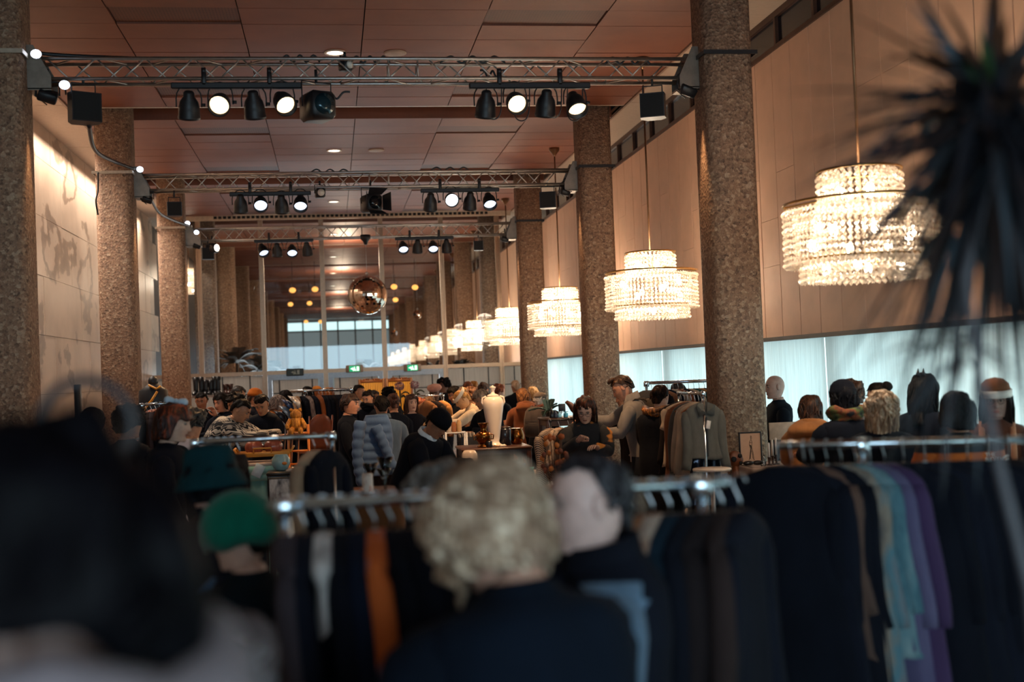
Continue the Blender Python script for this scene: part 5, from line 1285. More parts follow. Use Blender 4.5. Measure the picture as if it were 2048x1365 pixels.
# ================================================================== tables, crates and goods
def table(name, label, x0, x1, y0, y1, z, mat, leg=.05, th=.035, arch=False, z0=0):
    t = thing(name, label, 'table', ((x0+x1)/2, (y0+y1)/2, z0)); w, d, h = (x1-x0)/2, (y1-y0)/2, z-z0
    MB().bbox((-w, -d, h-th), (w, d, h), .01).build('tabletop', mat, t)
    for sx in (-1, 1):
        for sy in (-1, 1):
            MB().rings([rsq(leg*.8, leg*.8, .006, 0, 2), rsq(leg, leg, .006, h-th-.09, 2), rsq(leg, leg, .006, h-th, 2)]).build('leg', mat, t, False, (sx*(w-leg*.7), sy*(d-leg*.7), 0))
    for sy in (-1, 1):
        m = MB(); n = 12; up, lo = [], []
        for k in range(n+1):
            x = -w+leg*1.1+(2*w-2.2*leg)*k/n; q = abs(2*k/n-1); lo.append((x, h-th-(.045+.09*max(0, q-.7)/.3 if arch else .07)))
            up.append((x, h-th))
        for y in (sy*(d-leg*.7),):
            m.rings([[(a[0], y-.01, a[1]) for a in up]+[(a[0], y-.01, a[1]) for a in lo[::-1]], [(a[0], y+.01, a[1]) for a in up]+[(a[0], y+.01, a[1]) for a in lo[::-1]]])
        m.build('apron', mat, t, False)
    for sx in (-1, 1): MB().box((sx*(w-leg*.7)-.01, -d+leg, h-th-.07), (sx*(w-leg*.7)+.01, d-leg, h-th)).build('apron', mat, t, False)
    return t
def clothed(name, label, x0, x1, y0, y1, z, zb, mat, cat='table'):
    t = thing(name, label, cat, ((x0+x1)/2, (y0+y1)/2, 0)); w, d = (x1-x0)/2, (y1-y0)/2
    MB().bbox((-w+.01, -d+.01, z-.04), (w-.01, d-.01, z-.004), .008).build('tabletop', WOODM, t)
    for sx in (-1, 1):
        for sy in (-1, 1): MB().tube([(sx*(w-.08), sy*(d-.08), 0), (sx*(w-.08), sy*(d-.08), z-.04)], .022, 8).build('leg', WOODM, t)
    m = MB(); rr = []
    for zz, k in ((z, 0), (z, .0), (z-.02, .012), (zb+.2, .035), (zb, .05)):
        ring = []
        for q in rsq(2*w+.02+k, 2*d+.02+k, .06, zz, 6):
            f = noise.noise(Vector((q[0]*6, q[1]*6, 1)))*k*.6
            ring.append((q[0]*(1+f), q[1]*(1+f), zz+(.02*noise.noise(Vector((q[0]*4, q[1]*4, 5))) if zz == zb else 0)))
        rr.append(ring)
    m.rings([[(x*.9, y*.9, zz) for x, y, zz in rr[0]]]+rr[1:], cap=False).add(rr[1], [tuple(range(len(rr[1])))]).build('tablecloth', mat, t)
    return t
def lathe_thing(name, label, cat, loc, prof, mat, n=24, parts=(), group=None):
    t = thing(name, label, cat, loc, 0, group); MB().lathe(prof, n).build('body', mat, t)
    for nm, pr, mt in parts: MB().lathe(pr, n).build(nm, mt, t)
    return t
LINEN = cloth('b39684', .08, .3, 5)
# display tables carrying the middle goods
q0, q1 = P(905, 950, 13.2), P(1180, 940, 13.2)
T1 = clothed('display_table', 'long low display table with a pale cloth under the urn stand', q0.x-.1, q1.x, 12.55, 14.1, .76, .25, cloth('a98f7c'))
ur = P(990, 893, 13.0)
st_t = table('side_table', 'small dark wooden table with arched apron holding the white urn', P(918, 890, 13).x, P(1058, 890, 13).x, 12.75, 13.45, ur.z, plain('3b2116', .35, 0, .3, 12), .055, .03, True, .761)
k = .62/114
urn = lathe_thing('urn', 'tall glossy white ceramic urn with a finial lid on the dark table', 'urn', (ur.x, 13.02, ur.z), [(.07, 0), (.082, .004), (.082, .016), (.06, .03), (.052, .05), (.062, .1), (.084, .25), (.108, .4), (.115, .46), (.108, .505), (.085, .535), (.06, .545)], plain('cfc4b8', .16, 0, .03, 10, 0), 32,
    (('lid', [(.066, .543), (.07, .55), (.05, .565), (.022, .575), (.018, .6), (.034, .635), (.036, .645), (.012, .655), (.004, .665)], plain('cfc4b8', .16, 0, .03, 10, 0)),))
for s in (-1, 1): MB().tube([(s*.1, 0, .43), (s*.125, 0, .48), (s*.115, 0, .53), (s*.075, 0, .545)], .011, 8).build('handle', plain('cfc4b8', .16, 0, .03, 10, 0), urn)
MB().tube([(-.02+.0, -.085, .012), (.04, -.12, .004), (.11, -.1, .004), (.12, -.05, .006), (.07, -.04, .01)], .006, 6).build('tag_cord', plain('b58a68'), urn)
MB().bbox((.035, -.15, 0), (.1, -.11, .022), .004).build('price_tag', plain('d3c3b2'), urn)
BRASS = plain('8a5526', .22, 1, .2, 12)
def samovar(u, v, D, h, label, mat):
    p = P(u, v, D); s = h/.3
    t = lathe_thing('samovar', label, 'samovar', (p.x, D, ur.z), [(a*s, b*s) for a, b in ((.05, 0), (.085, .005), (.085, .02), (.05, .035), (.06, .05), (.095, .09), (.1, .14), (.09, .18), (.05, .2))], mat, 24,
        (('lid', [(a*s, b*s) for a, b in ((.05, .195), (.035, .22), (.045, .26), (.07, .3), (.068, .305), (.004, .3))], mat),))
    for q in (-1, 1): MB().tube([(q*.09*s, 0, .16*s), (q*.125*s, 0, .15*s), (q*.12*s, 0, .1*s), (q*.095*s, 0, .1*s)], .008*s, 6).build('handle', mat, t)
    return t
samovar(968, 890, 12.9, .26, 'brass samovar with a flared top left of the white urn', BRASS)
lathe_thing('dark_jar', 'dark brown lidded jar right of the white urn', 'jar', (P(1012, 890, 13.05).x, 13.1, ur.z), [(.06, 0), (.07, .01), (.072, .17), (.06, .19)], plain('14131a', .2), 20, (('lid', [(.064, .188), (.066, .2), (.03, .21), (.004, .215)], plain('2a1a14', .3)),))
lathe_thing('copper_kettle', 'copper jar with a beaded rim at the right end of the dark table', 'jar', (P(1038, 890, 13.05).x, 13.2, ur.z), [(.05, 0), (.06, .008), (.085, .06), (.088, .1), (.07, .15), (.066, .165), (.075, .175)], BRASS, 22)
lathe_thing('small_pot', 'small black pot between the samovar and the urn', 'pot', (P(966+12, 890, 12.85).x, 12.84, ur.z), [(.03, 0), (.035, .01), (.036, .06), (.03, .07)], plain('121218', .3), 16)
sp = P(937, 938, 12.6)
lathe_thing('ceramic_stool', 'white ceramic garden stool left of the dark table', 'stool', (sp.x, 12.45, .76), [(.075, 0), (.082, .02), (.085, .2), (.08, .34), (.06, .37), (.05, .375), (.004, .376)], plain('c3b2a2', .25, 0, .04, 8, 0), 24, (('pierced_hole', [(.03, .19), (.031, .2), (.03, .21)], plain('3a2c26')),))
for i, (u, v, h, r, col, nm) in enumerate(((958, 930, .12, .03, 'b9b4ae', 'white cup'), (985, 940, .15, .04, '23242c', 'dark box'), (1000, 935, .1, .035, 'c7c0b8', 'white bowl'), (1020, 940, .13, .03, 'a8643c', 'copper pot'), (1035, 945, .17, .028, '2b4f80', 'blue glass vase'), (1047, 945, .19, .026, '3c6a9a', 'slim blue bottle'), (1060, 948, .15, .035, '1f8a8c', 'teal glass vase'), (1085, 955, .12, .05, 'b07a3c', 'amber ceramic pot'), (1105, 958, .1, .04, 'd0c4b6', 'pale dish'), (1125, 955, .22, .045, '5a2c16', 'carved brown vase'), (1150, 955, .13, .04, 'b9a893', 'cream jug'))):
    p = P(u, v, 12.8); lathe_thing('vessel', '%s on the display table, %s in the row under the urn stand' % (nm, ordw(i)), 'vessel', (p.x, 12.68+.03*(i % 3), .761), [(r*.7, 0), (r, h*.1), (r*(1.1 if i % 2 else .9), h*.5), (r*.6, h*.8), (r*.75, h)], plain(col, .2), 16)
# white rack, dark crate and bottles left of the urn
cr = P(915, 868, 13.6)
t = thing('wire_shelf', 'white wire shelf unit behind the man in the black cap', 'shelf', (P(912, 868, 14).x, 14, 0))
for z in (.4, .8, cr.z): MB().bbox((-.13, -.12, z-.012), (.11, .12, z), .004).build('shelf_board', plain('b9bcc2', .4), t)
for sx in (-.13, .11):
    for sy in (-.12, .12): MB().tube([(sx, sy, 0), (sx, sy, cr.z)], .012, 8).build('post', plain('b9bcc2', .4), t)
for i, (dx, h, col) in enumerate(((-.08, .13, 'b5a89c'), (-.02, .12, '8d5a3a'), (.04, .14, 'a8875f'))):
    lathe_thing('glass_jar', 'glass jar on the white wire shelf, %s from left' % ordw(i), 'jar', (t.location.x+dx, 14, cr.z), [(.026, 0), (.03, .01), (.03, h*.8), (.02, h*.9), (.022, h)], plain(col, .15), 14)
t = thing('record_crate', 'black open crate of flat pale sleeves left of the samovar', 'crate', (P(936, 880, 14.3).x, 14.3, .0))
zt = P(936, 873, 14.3).z
MB().box((-.1, -.15, zt-.16), (.1, -.14, zt)).box((-.1, .14, zt-.16), (.1, .15, zt)).box((-.1, -.14, zt-.16), (-.09, .14, zt)).box((.09, -.14, zt-.16), (.1, .14, zt)).box((-.1, -.15, zt-.17), (.1, .15, zt-.16)).build('crate_wall', BLACKM, t, False)
for sx in (-.09, .09):
    for sy in (-.14, .14): MB().tube([(sx, sy, 0), (sx, sy, zt-.17)], .012, 6).build('leg', BLACKM, t)
for i in range(5):
    o = MB().bbox((-.004, -.13, 0), (.004, .13, .2), .002).build('record_sleeve', plain('9a938c', .5)); o.location = (t.location.x-.06+.03*i, 14.3, zt-.155); o.rotation_euler = (0, R(-14+4*i), 0)
    tag(o, 'flat pale sleeve standing in the black crate, %s from left' % ordw(i), 'record sleeve', 'sleeves in the black crate')
# gold folding screen with hydrangeas
gs = P(800, 748, 19.6); gm = NT('gold_panel'); _w = gm.add('ShaderNodeTexWave', i_Scale=9, i_Distortion=2.5); gm.link(gm.mapv((1, 1, .12)), _w.inputs['Vector']); gm.link(gm.ramp(_w.outputs[0], [(.1, c('6a3d10')), (.3, c('c8861e')), (.8, c('f0b040'))]), gm.b.inputs['Base Color']); gm.b.inputs['Roughness'].default_value = .4
gm.b.inputs['Emission Color'].default_value = (*c('ffb13a'), 1); gm.b.inputs['Emission Strength'].default_value = .0
t = thing('folding_screen', 'two leaf folding screen of gold panels in carved wooden frames', 'folding screen', (gs.x, 25.2, 0))
zt = P(800, 756, 25.2).z
for s, ang in ((-1, 10), (1, -10)):
    M = Matrix.Translation((s*.01, 0, 0)) @ zrot(R(ang))
    w = .56*s
    def bx(a, b): return [min(a, b), max(a, b)]
    for a, b, z0, z1 in ((0, .05*s, .05, zt), (w-.05*s, w, .05, zt), (.05*s, w-.05*s, zt-.08, zt-.03), (.05*s, w-.05*s, .1, .2)):
        q = bx(a, b); MB().bbox((q[0], -.02, z0), (q[1], .02, z1), .006, M).build('frame', plain('7a3f14', .4, 0, .2, 14), t)
    q = bx(.05*s, w-.05*s)
    m = MB()
    for k in range(9): m.ball(M @ Vector((q[0]+(q[1]-q[0])*(k+.5)/9, 0, zt-.035+.02*abs(sin(k*pi/4)))), (.03, .018, .028), 8, 6)
    m.build('carved_crest', plain('7a3f14', .4, 0, .2, 14), t)
    MB().box((q[0], -.006, .2), (q[1], .006, zt-.08), M).build('gold_panel', gm.m, t, False)
lamp('SPOT', (gs.x-.1, 23.6, 3.2), 160, (1, .72, .35), .1, aim=(gs.x, 25.2, 1.5), spot=40, blend=.6)
def hydrangea(u, v, D, label, s):
    p = P(u, v, D); t = thing('hydrangea', label, 'flower', (p.x, D, 0))
    m = MB()
    for k in range(150):
        a, b = random.uniform(0, 2*pi), math.acos(random.uniform(-1, 1)); r = s*random.uniform(.85, 1.05); q = Vector((r*sin(b)*cos(a), r*sin(b)*sin(a), r*cos(b)*.85)); e = s*.17
        n_ = q.normalized(); u_ = n_.cross(Vector((.2, .5, .8))).normalized(); v_ = n_.cross(u_)
        c0 = q+Vector((0, 0, p.z)); m.add([c0+n_*e*.3, c0+u_*e, c0+v_*e, c0-u_*e, c0-v_*e], [(0, 1, 2), (0, 2, 3), (0, 3, 4), (0, 4, 1)])
    o = m.build('petal', plain('9c7074', .7, 0, .2, 30), t, False); o['kind'] = 'stuff'
    MB().tube([(0, 0, p.z-s*.5), (.02, .01, p.z*.8), (0, 0, .9)], .012, 6).build('stem', plain('2e3a1e', .6), t)
    for k in range(7):
        a = k*.9; MB().grid(lambda i, j, a=a, k=k: (cos(a)*(.02+.16*j)+sin(a)*.05*sin(pi*j)*(i*2-1), sin(a)*(.02+.16*j)-cos(a)*.05*sin(pi*j)*(i*2-1), p.z-s-.05-.06*k+.05*sin(j*3)-.03*abs(i*2-1)), 2, 5).build('leaf', plain('2e3018', .6), t)
    MB().lathe([(.06, 0), (.08, .02), (.09, .5), (.07, .85), (.075, .92)], 18).build('vase', plain('5a4a3c', .4), t)
hydrangea(799, 773, 22.4, 'dusty pink hydrangea in front of the left gold panel', .095)
hydrangea(829, 770, 22.4, 'dusty pink hydrangea in front of the right gold panel', .09)
# left stall: mint pedestal, crate with globe shades, chairs
MINT = plain('7fb0a6', .5, 0, .06, 6)
mp = P(512, 924, 11.5)
t = thing('pedestal', 'mint green fluted column pedestal with a hanging white tag', 'pedestal', (mp.x, 11.5, 0))
hh = mp.z
MB().bbox((-.185, -.185, hh-.03), (.185, .185, hh), .008).build('top_slab', plain('c6b0a0', .5), t)
MB().rings([rsq(.34, .34, .02, hh-.11), rsq(.36, .36, .02, hh-.03)]).build('capital', MINT, t)
MB().rings([rsq(.3, .3, .02, hh-.17), rsq(.34, .34, .02, hh-.11)]).build('neck', MINT, t)
m = MB(); nn = 64; rr = []
for z in (0.12, hh-.17):
    rr.append([((.128+.012*abs(sin(a*8)))*cos(a), (.128+.012*abs(sin(a*8)))*sin(a), z) for a in [2*pi*k/nn for k in range(nn)]])
m.rings(rr).build('fluted_shaft', MINT, t)
MB().bbox((-.18, -.18, 0), (.18, .18, .12), .01).build('base', MINT, t)
MB().bbox((-.045, -.002, -.06), (.045, .002, .06), .002).build('price_tag', plain('c9d8dc', .6), t, True, (.03, -.2, hh-.07), (0, R(28), 0))
def crate():
    t = thing('yellow_crate', 'yellow wooden tray with slatted sides standing on the mint pedestal', 'crate', (mp.x+.08, 11.5, hh), 0)
    YW = plain('c07f24', .45, 0, .12, 10)
    MB().bbox((-.22, -.12, .05), (.22, .12, .065), .004).build('tray_base', YW, t)
    for sy in (-.12, .12): MB().bbox((-.24, sy-.008, .06), (.24, sy+.008, .095), .006).build('side_rail', YW, t)
    for sx in (-1, 1):
        MB().tube([(sx*.24, -.12, .08), (sx*.27, -.1, .125), (sx*.27, .1, .125), (sx*.24, .12, .08)], .01, 8).build('handle', YW, t)
        for sy in (-.09, .09): MB().tube([(sx*.17, sy, 0.0), (sx*.19, sy, .055)], .011, 8).build('leg', YW, t)
    MB().tube([(-.09, -.13, .085), (-.09, -.145, .13), (.07, -.145, .13), (.07, -.13, .085)], .007, 8).build('front_handle', YW, t)
    GL = plain('8a4a3a', .15, 0, .2, 16)
    for s, nm in ((-.11, 'left'), (.1, 'right')):
        o = thing('glass_lantern', 'round ribbed amber pink glass shade, %s one in the yellow tray' % nm, 'lamp shade', (mp.x+.08+s*.85, 11.5, hh+.066))
        rr = []
        for i in range(13):
            a = pi*(.06+.88*i/12); rr.append([((.085*sin(a)+.003*cos(b*18))*cos(b), (.085*sin(a)+.003*cos(b*18))*sin(b), .068-.07*cos(a)) for b in [2*pi*k/54 for k in range(54)]])
        MB().rings(rr).build('glass_globe', GL, o)
        MB().lathe([(.03, .128), (.032, .142), (.02, .146)], 14).build('rim', BRASS, o)
crate()
# glass tank, dark cabinet and crates beside the pedestal
t = thing('glass_tank', 'round frosted fish bowl with a goldfish right of the mint pedestal', 'fish bowl', (P(562, 930, 11.2).x, 11.2, P(552, 942, 11.2).z))
MB().lathe([(.035, 0), (.06, .014), (.085, .06), (.082, .11), (.058, .14), (.061, .147)], 26).build('bowl', plain('8aa7a8', .1, 0, .08, 8, 0), t)
MB().ball((.034, -.08, .068), (.024, .009, .015), 10, 7).build('goldfish', plain('c9701c', .4), t)
table('side_table', 'black side table holding the fish bowl', P(534, 930, 11.2).x, P(585, 930, 11.2).x, 11.0, 11.4, P(552, 942, 11.2).z, plain('14120f', .4), .035)
pw = P(590, 915, 8.6)
t = thing('picture_print', 'marbled white print in a dark frame under the black side table', 'picture', (P(560, 975, 10.5).x, 10.5, P(553, 1003, 10.5).z-.02))
MB().bbox((-.1, -.01, 0), (.1, .012, .22), .004).build('frame', plain('14120f', .4), t); MB().box((-.088, -.013, .012), (.088, -.009, .208)).build('print', tiedye('marble_print', ('1a1a1c', '9a9696', 'c9c5c1', 'b5b1ae'), 16), t, False)
tb = bpy.data.objects.new('x', None)
table('low_table', 'low black table under the framed print', P(560, 975, 10.5).x-.16, P(560, 975, 10.5).x+.3, 10.35, 10.65, P(553, 1003, 10.5).z-.02, plain('14120f', .4), .035)
def chair(u, v, D, rz, label, col, h=1.0):
    p = P(u, v, D); W_ = plain(col, .4, 0, .15, 10); z0 = p.z-h
    t = thing('bentwood_chair', label, 'chair', (p.x, D, z0), rz, 'brown chairs stacked on the left stall')
    m = MB(); rr = []
    for i in range(11):
        q = i/10; z = .5+.5*q; w = .2*(1-.0*q)*(1 if q < .6 else sqrt(max(.02, 1-((q-.6)/.42)**2))); b = .06*q
        rr.append([(w*cos(a), .19+b+.02*sin(a)-.06*(cos(a)**2)*.6, z) for a in [2*pi*k/20 for k in range(20)]])
    m.rings(rr).build('backrest', W_, t)
    MB().rings([rsq(.42, .42, .08, .43), rsq(.44, .44, .09, .45), rsq(.42, .42, .08, .47)]).build('seat', W_, t)
    for sx in (-1, 1):
        for sy in (-1, 1): MB().tube([(sx*.16, sy*.16, .44), (sx*.2, sy*.2, 0)], [.02, .014], 8).build('leg', W_, t)
        MB().tube([(sx*.185, -.18, .18), (sx*.185, .18, .18)], .01, 6).build('stretcher', W_, t)
        MB().tube([(sx*.17, .17, .44), (sx*.19, .22, .98)], [.018, .014], 8).build('back_post', W_, t)
    return t
chair(627, 829, 18.0, R(-150), 'brown bentwood chair with rounded back, front one of the pair', '7a3a18')
chair(637, 827, 18.8, R(-160), 'brown bentwood chair with rounded back, behind the other', '8a4a20')
for i, (u, D) in enumerate(((627, 11.6), (638, 12.3))):
    pz = P(u, 829, D).z-1.0
table('stall_table', 'low stall table under the brown chairs', P(600, 850, 18.4).x, P(660, 850, 18.4).x+.05, 17.6, 19.2, P(627, 829, 18.0).z-1.0, WOODD, .05)
hc = P(600, 900, 10.0); t = thing('high_chair', 'orange wooden ladder frame chair behind the rail', 'chair', (P(598, 900, 14).x, 14, 0))
OW = plain('b5651c', .45, 0, .12, 10)
zt = P(592, 850, 14).z
for sx in (-.11, .11): MB().tube([(sx, 0, zt), (sx*1.15, -.05, 0)], .016, 8).build('back_post', OW, t); MB().tube([(sx, -.22, zt-.5), (sx*1.2, -.28, 0)], .016, 8).build('front_leg', OW, t)
for z in (zt-.1, zt-.3, zt-.45, zt-.62, zt-.78, zt-.95): MB().tube([(-.115, -.01, z), (.115, -.01, z)], .012, 8).build('rung', OW, t)
MB().bbox((-.13, -.24, zt-.52), (.13, .0, zt-.49), .008).build('seat', OW, t)
o = thing('teddy_toy', 'golden plush toy sitting on the orange ladder frame chair', 'toy', (P(592, 850, 13.9).x, 13.9, zt+.02)); o.scale = (.75, .75, .75)
GP = hairm('a86a1c', 'e0a040'); MB().ball((0, 0, .13), (.085, .075, .09), 14, 10).build('head', GP, o); MB().ball((0, 0, .0), (.095, .085, .12), 14, 10).build('torso', GP, o)
for sx in (-1, 1):
    MB().ball((sx*.065, 0, .2), .03, 10, 7).build('ear', GP, o); MB().tube([(sx*.08, -.02, .06), (sx*.13, -.06, -.03), (sx*.12, -.1, -.08)], [.035, .035, .03], 8).build('arm', GP, o); MB().tube([(sx*.05, -.03, -.08), (sx*.07, -.13, -.1), (sx*.07, -.15, -.16)], [.045, .04, .035], 8).build('leg', GP, o)
# folded blue and white goods in front of the far rail
for i, (u, v, col) in enumerate(((588, 806, 'b9b2ac'), (575, 813, '2a3a5c'), (570, 826, '8a98a8'), (560, 836, '1f2430'))):
    p = P(u, v, 14.0); t = thing('folding_fan_lamp', 'metal desk lamp with %s shade on the left back stall, %s from top' % (('pale', 'blue', 'silver', 'black')[i], ordw(i)), 'desk lamp', (p.x, 14.0, p.z))
    MB().lathe([(.11, 0), (.05, .05), (.02, .06)], 16, Matrix.Rotation(R(50), 4, 'Y')).build('shade', plain(col, .3, .4), t)
    MB().tube([(0, 0, .04), (.06, 0, -.1), (.02, 0, .93-p.z+.0)], .01, 6).build('stand', STEEL, t); MB().lathe([(.07, .93-p.z-.1+.08), (.07, .93-p.z), (.02, .93-p.z+.01)], 14, Matrix.Translation((.02, 0, 0))).build('foot', STEEL, t)
clothed('stall_table', 'left back stall table with a dark cloth', P(430, 850, 13.6).x, P(600, 850, 13.6).x, 13.5, 14.3, .91, .05, cloth('17161a'))
# boots on the window ledge and mannequin in black and yellow
lz = P(420, 790, 24.5).z
t = thing('ledge_table', 'white ledge table along the glass screen carrying boots', 'table', (P(425, 790, 24.5).x, 24.5, 0))
MB().bbox((-.55, -.2, lz-.05), (.42, .2, lz), .006).build('tabletop', plain('b9aaa0', .5), t)
for sx in (-.5, .37):
    for sy in (-.15, .15): MB().tube([(sx, sy, 0), (sx, sy, lz-.05)], .02, 8).build('leg', plain('b9aaa0', .5), t)
for i, (u, h, col) in enumerate(((392, .36, '101115'), (403, .36, '101115'), (412, .3, '14151a'), (422, .29, '14151a'), (430, .36, '0e0f13'), (437, .36, '0e0f13'), (452, .2, '3a1c12'), (462, .2, '3a1c12'))):
    p = P(u, 790, 24.4); o = thing('boot', '%s boot on the white ledge, %s from left' % ('tall black' if h > .25 else 'brown ankle', ordw(i)), 'boot', (p.x, 24.4, lz), random.uniform(-.3, .3), 'boots on the white ledge'); mt = plain(col, .35)
    MB().lathe([(.048, .05), (.046, .12), (.05, h*.7), (.056, h)], 14, sq=.9).build('shaft', mt, o)
    MB().rings([[(w*cos(a), -y, max(.012, zc+hh_*sin(a))) for a in [2*pi*k/12 for k in range(12)]] for y, w, zc, hh_ in ((-.05, .035, .05, .04), (0, .047, .06, .05), (.07, .046, .045, .038), (.13, .043, .035, .028), (.17, .02, .025, .014))]).build('foot', mt, o)
    MB().bbox((-.045, -.17, 0), (.045, .06, .014), .006).build('sole', BLACKM, o)
mn = P(306, 757, 15.0); t = thing('mannequin_torso', 'torso mannequin in a black jacket with yellow stripes by the second left column', 'mannequin', (mn.x, 15.0, 0))
zt = mn.z-.06
MB().rings([[(a*cos(q), b*sin(q), z) for q in [2*pi*k/20 for k in range(20)]] for z, a, b in ((zt, .05, .05), (zt-.04, .1, .08), (zt-.09, .17, .1), (zt-.25, .18, .12), (zt-.5, .15, .11), (zt-.62, .16, .12))]).build('jacket', plain('121318', .5), t)
MB().ball((0, 0, zt+.02), (.06, .07, .07), 14, 9).build('hood', plain('121318', .5), t)
for pts, r in (([(-.04, -.095, zt-.02), (.05, -.11, zt-.07), (.1, -.1, zt-.04)], .022), ([(.06, -.115, zt-.1), (.0, -.13, zt-.2), (-.09, -.125, zt-.3), (-.12, -.1, zt-.36)], .024), ([(-.13, -.1, zt-.42), (0, -.13, zt-.43), (.12, -.1, zt-.43)], .03)):
    MB().tube(pts, r, 8, flat=.6).build('yellow_stripe', plain('c9861c', .5), t)
MB().tube([(0, 0, zt-.6), (0, 0, .03)], .018, 8).lathe([(.16, 0), (.16, .02), (.02, .035)], 18).build('stand', BLACKM, t)
# tall dark post in front of the marble
t = thing('speaker_column', 'tall slim black column speaker in front of the marble wall', 'speaker', (P(156, 800, 10.8).x, 10.8, 0))
zt = P(156, 770, 10.8).z; MB().bbox((-.025, -.04, .04), (.025, .04, zt), .006).build('cabinet', BLACKM, t); MB().bbox((-.12, -.12, 0), (.12, .12, .04), .01).build('base', BLACKM, t)
# stall by the young woman: glasses, patterned vase
gz = P(745, 985, 7.4).z
tb2 = clothed('stall_table', 'stall table behind the centre rail with glassware', P(640, 990, 7.4).x, P(800, 990, 7.4).x, 7.2, 7.8, gz, .2, cloth('6a4226'))
def goblet(u, v0, D, z, s, label):
    p = P(u, v0, D); h = p.z-z
    t = thing('wine_glass', label, 'glass', (p.x, D, z), 0, 'cone wine glasses on the stall')
    MB().lathe([(.032, 0), (.032, .003), (.006, .008), (.005, h*.45), (.008, h*.5), (.012, h*.52)], 18).build('stem', glassm('clear_glass', (.9, .92, .93), 1.5), t)
    MB().lathe([(.008, h*.5), (.02, h*.6), (.05, h), (.047, h), (.017, h*.61), (.004, h*.54)], 22, cap=False).build('bowl', glassm('clear_glass'), t)
goblet(770, 915, 7.3, gz, 1, 'tallest cone shaped wine glass on the stall')
goblet(768, 937, 7.45, gz, 1, 'cone shaped wine glass just behind the tallest one')
goblet(741, 927, 7.5, gz, 1, 'cone shaped wine glass behind the patterned white vase')
vm = tiedye('vase_floral', ('9c8f86', 'c9c6c0', 'cfccc6', 'b8683a'), 22)
lathe_thing('patterned_vase', 'white cylindrical vase with a faint floral pattern on the stall', 'vase', (P(736, 985, 7.35).x, 7.35, gz), [(.038, 0), (.04, .005), (.04, .01), (.034, .015), (.031, P(736, 948, 7.35).z-gz)], vm, 22)
lathe_thing('amber_dish', 'amber glass dish in front of the young woman', 'dish', (P(700, 985, 7.3).x, 7.32, gz), [(.03, 0), (.05, .005), (.085, .03), (.08, .032), (.045, .012)], plain('9a5a2a', .15), 22)
lathe_thing('patterned_jar', 'striped clay jar with a ring of dots behind the centre rail', 'vase', (P(1275, 1030, 3.7).x, 3.75, P(1275, 1040, 3.75).z), [(.025, 0), (.04, .02), (.044, .05), (.032, .085), (.026, .1), (.03, .115)], tiedye('clay_bands', ('2a2320', '9a8a7a', '5a4638', 'a89888'), 30), 24)
table('plinth_table', 'narrow wooden stand under the striped clay jar', P(1240, 1040, 3.75).x, P(1310, 1040, 3.75).x, 3.66, 3.86, P(1275, 1040, 3.75).z, WOODM, .03)
lathe_thing('lime_cup', 'lime green glass cup between the blonde woman and the man', 'cup', (P(1102, 1060, 4.4).x, 4.42, P(1102, 1070, 4.42).z), [(.03, 0), (.032, .006), (.036, .08), (.034, .08), (.028, .01)], plain('9a9a2a', .2), 20)
table('plinth_table', 'narrow wooden stand under the lime green cup', P(1060, 1070, 4.42).x, P(1140, 1070, 4.42).x, 4.32, 4.55, P(1102, 1070, 4.42).z, WOODM, .03)
# linen table with drawing and candles by the front right column
lz = P(1500, 930, 10.7).z
lt = clothed('linen_table', 'tall table under a beige linen cloth in front of the right column', P(1490, 930, 10.6).x, P(1600, 930, 10.6).x, 10.35, 10.95, lz, P(1500, 1062, 10.4).z, LINEN)
fr = P(1506, 930, 10.8); t = thing('framed_drawing', 'framed line drawing of a standing figure on the linen table', 'picture', (fr.x, 10.85, lz))
hgt = P(1506, 864, 10.85).z-lz; wd = .098
for a, b in (((-wd-.012, 0), (-wd, hgt)), ((wd, 0), (wd+.012, hgt)), ((-wd, hgt-.012), (wd, hgt)), ((-wd, 0), (wd, .012))): MB().bbox((a[0], -.012, a[1]), (b[0], .012, b[1]), .003).build('frame', plain('14161b', .4), t)
MB().box((-wd, -.003, .012), (wd, .006, hgt-.012)).build('drawing_paper', plain('c39c80', .8, 0, .05), t, False)
def st_(x, z): return (x*.075, -.006, .03+z*(hgt-.06))
m = MB(); INKP = [[(.05, .97), (.15, .95), (.17, .87), (.1, .82), (.03, .88), (.05, .97)], [(.05, .82), (-.1, .74), (-.15, .6), (-.08, .55), (-.02, .6)], [(.1, .8), (.2, .72), (.16, .6), (.12, .52)], [(-.08, .72), (.05, .68), (.16, .7)], [(-.1, .6), (0, .45), (-.06, .3), (-.18, .04)], [(.12, .52), (.06, .42), (.0, .3), (-.1, .05)], [(.12, .5), (.26, .3), (.34, .05)], [(.02, .42), (.18, .25), (.24, .05)], [(0, .6), (.08, .56), (.06, .48), (-.02, .46), (0, .6)], [(-.2, .04), (-.28, .0)], [(.3, .05), (.4, .0)]]
for ln in INKP: m.tube([st_(a*1.1, b) for a, b in ln], .0018, 4)
m.build('ink_line', plain('1c130e', .8), t); t.children[-1]['kind'] = 'stuff'
o = thing('black_shoe', 'pair of small black carved shoes in front of the framed drawing', 'ornament', (P(1506, 930, 10.6).x, 10.62, lz))
for s in (-1, 1): MB().ball((s*.045+.01, 0, .022), (.055, .03, .022), 12, 8).build('shoe', plain('140e0d', .3), o)
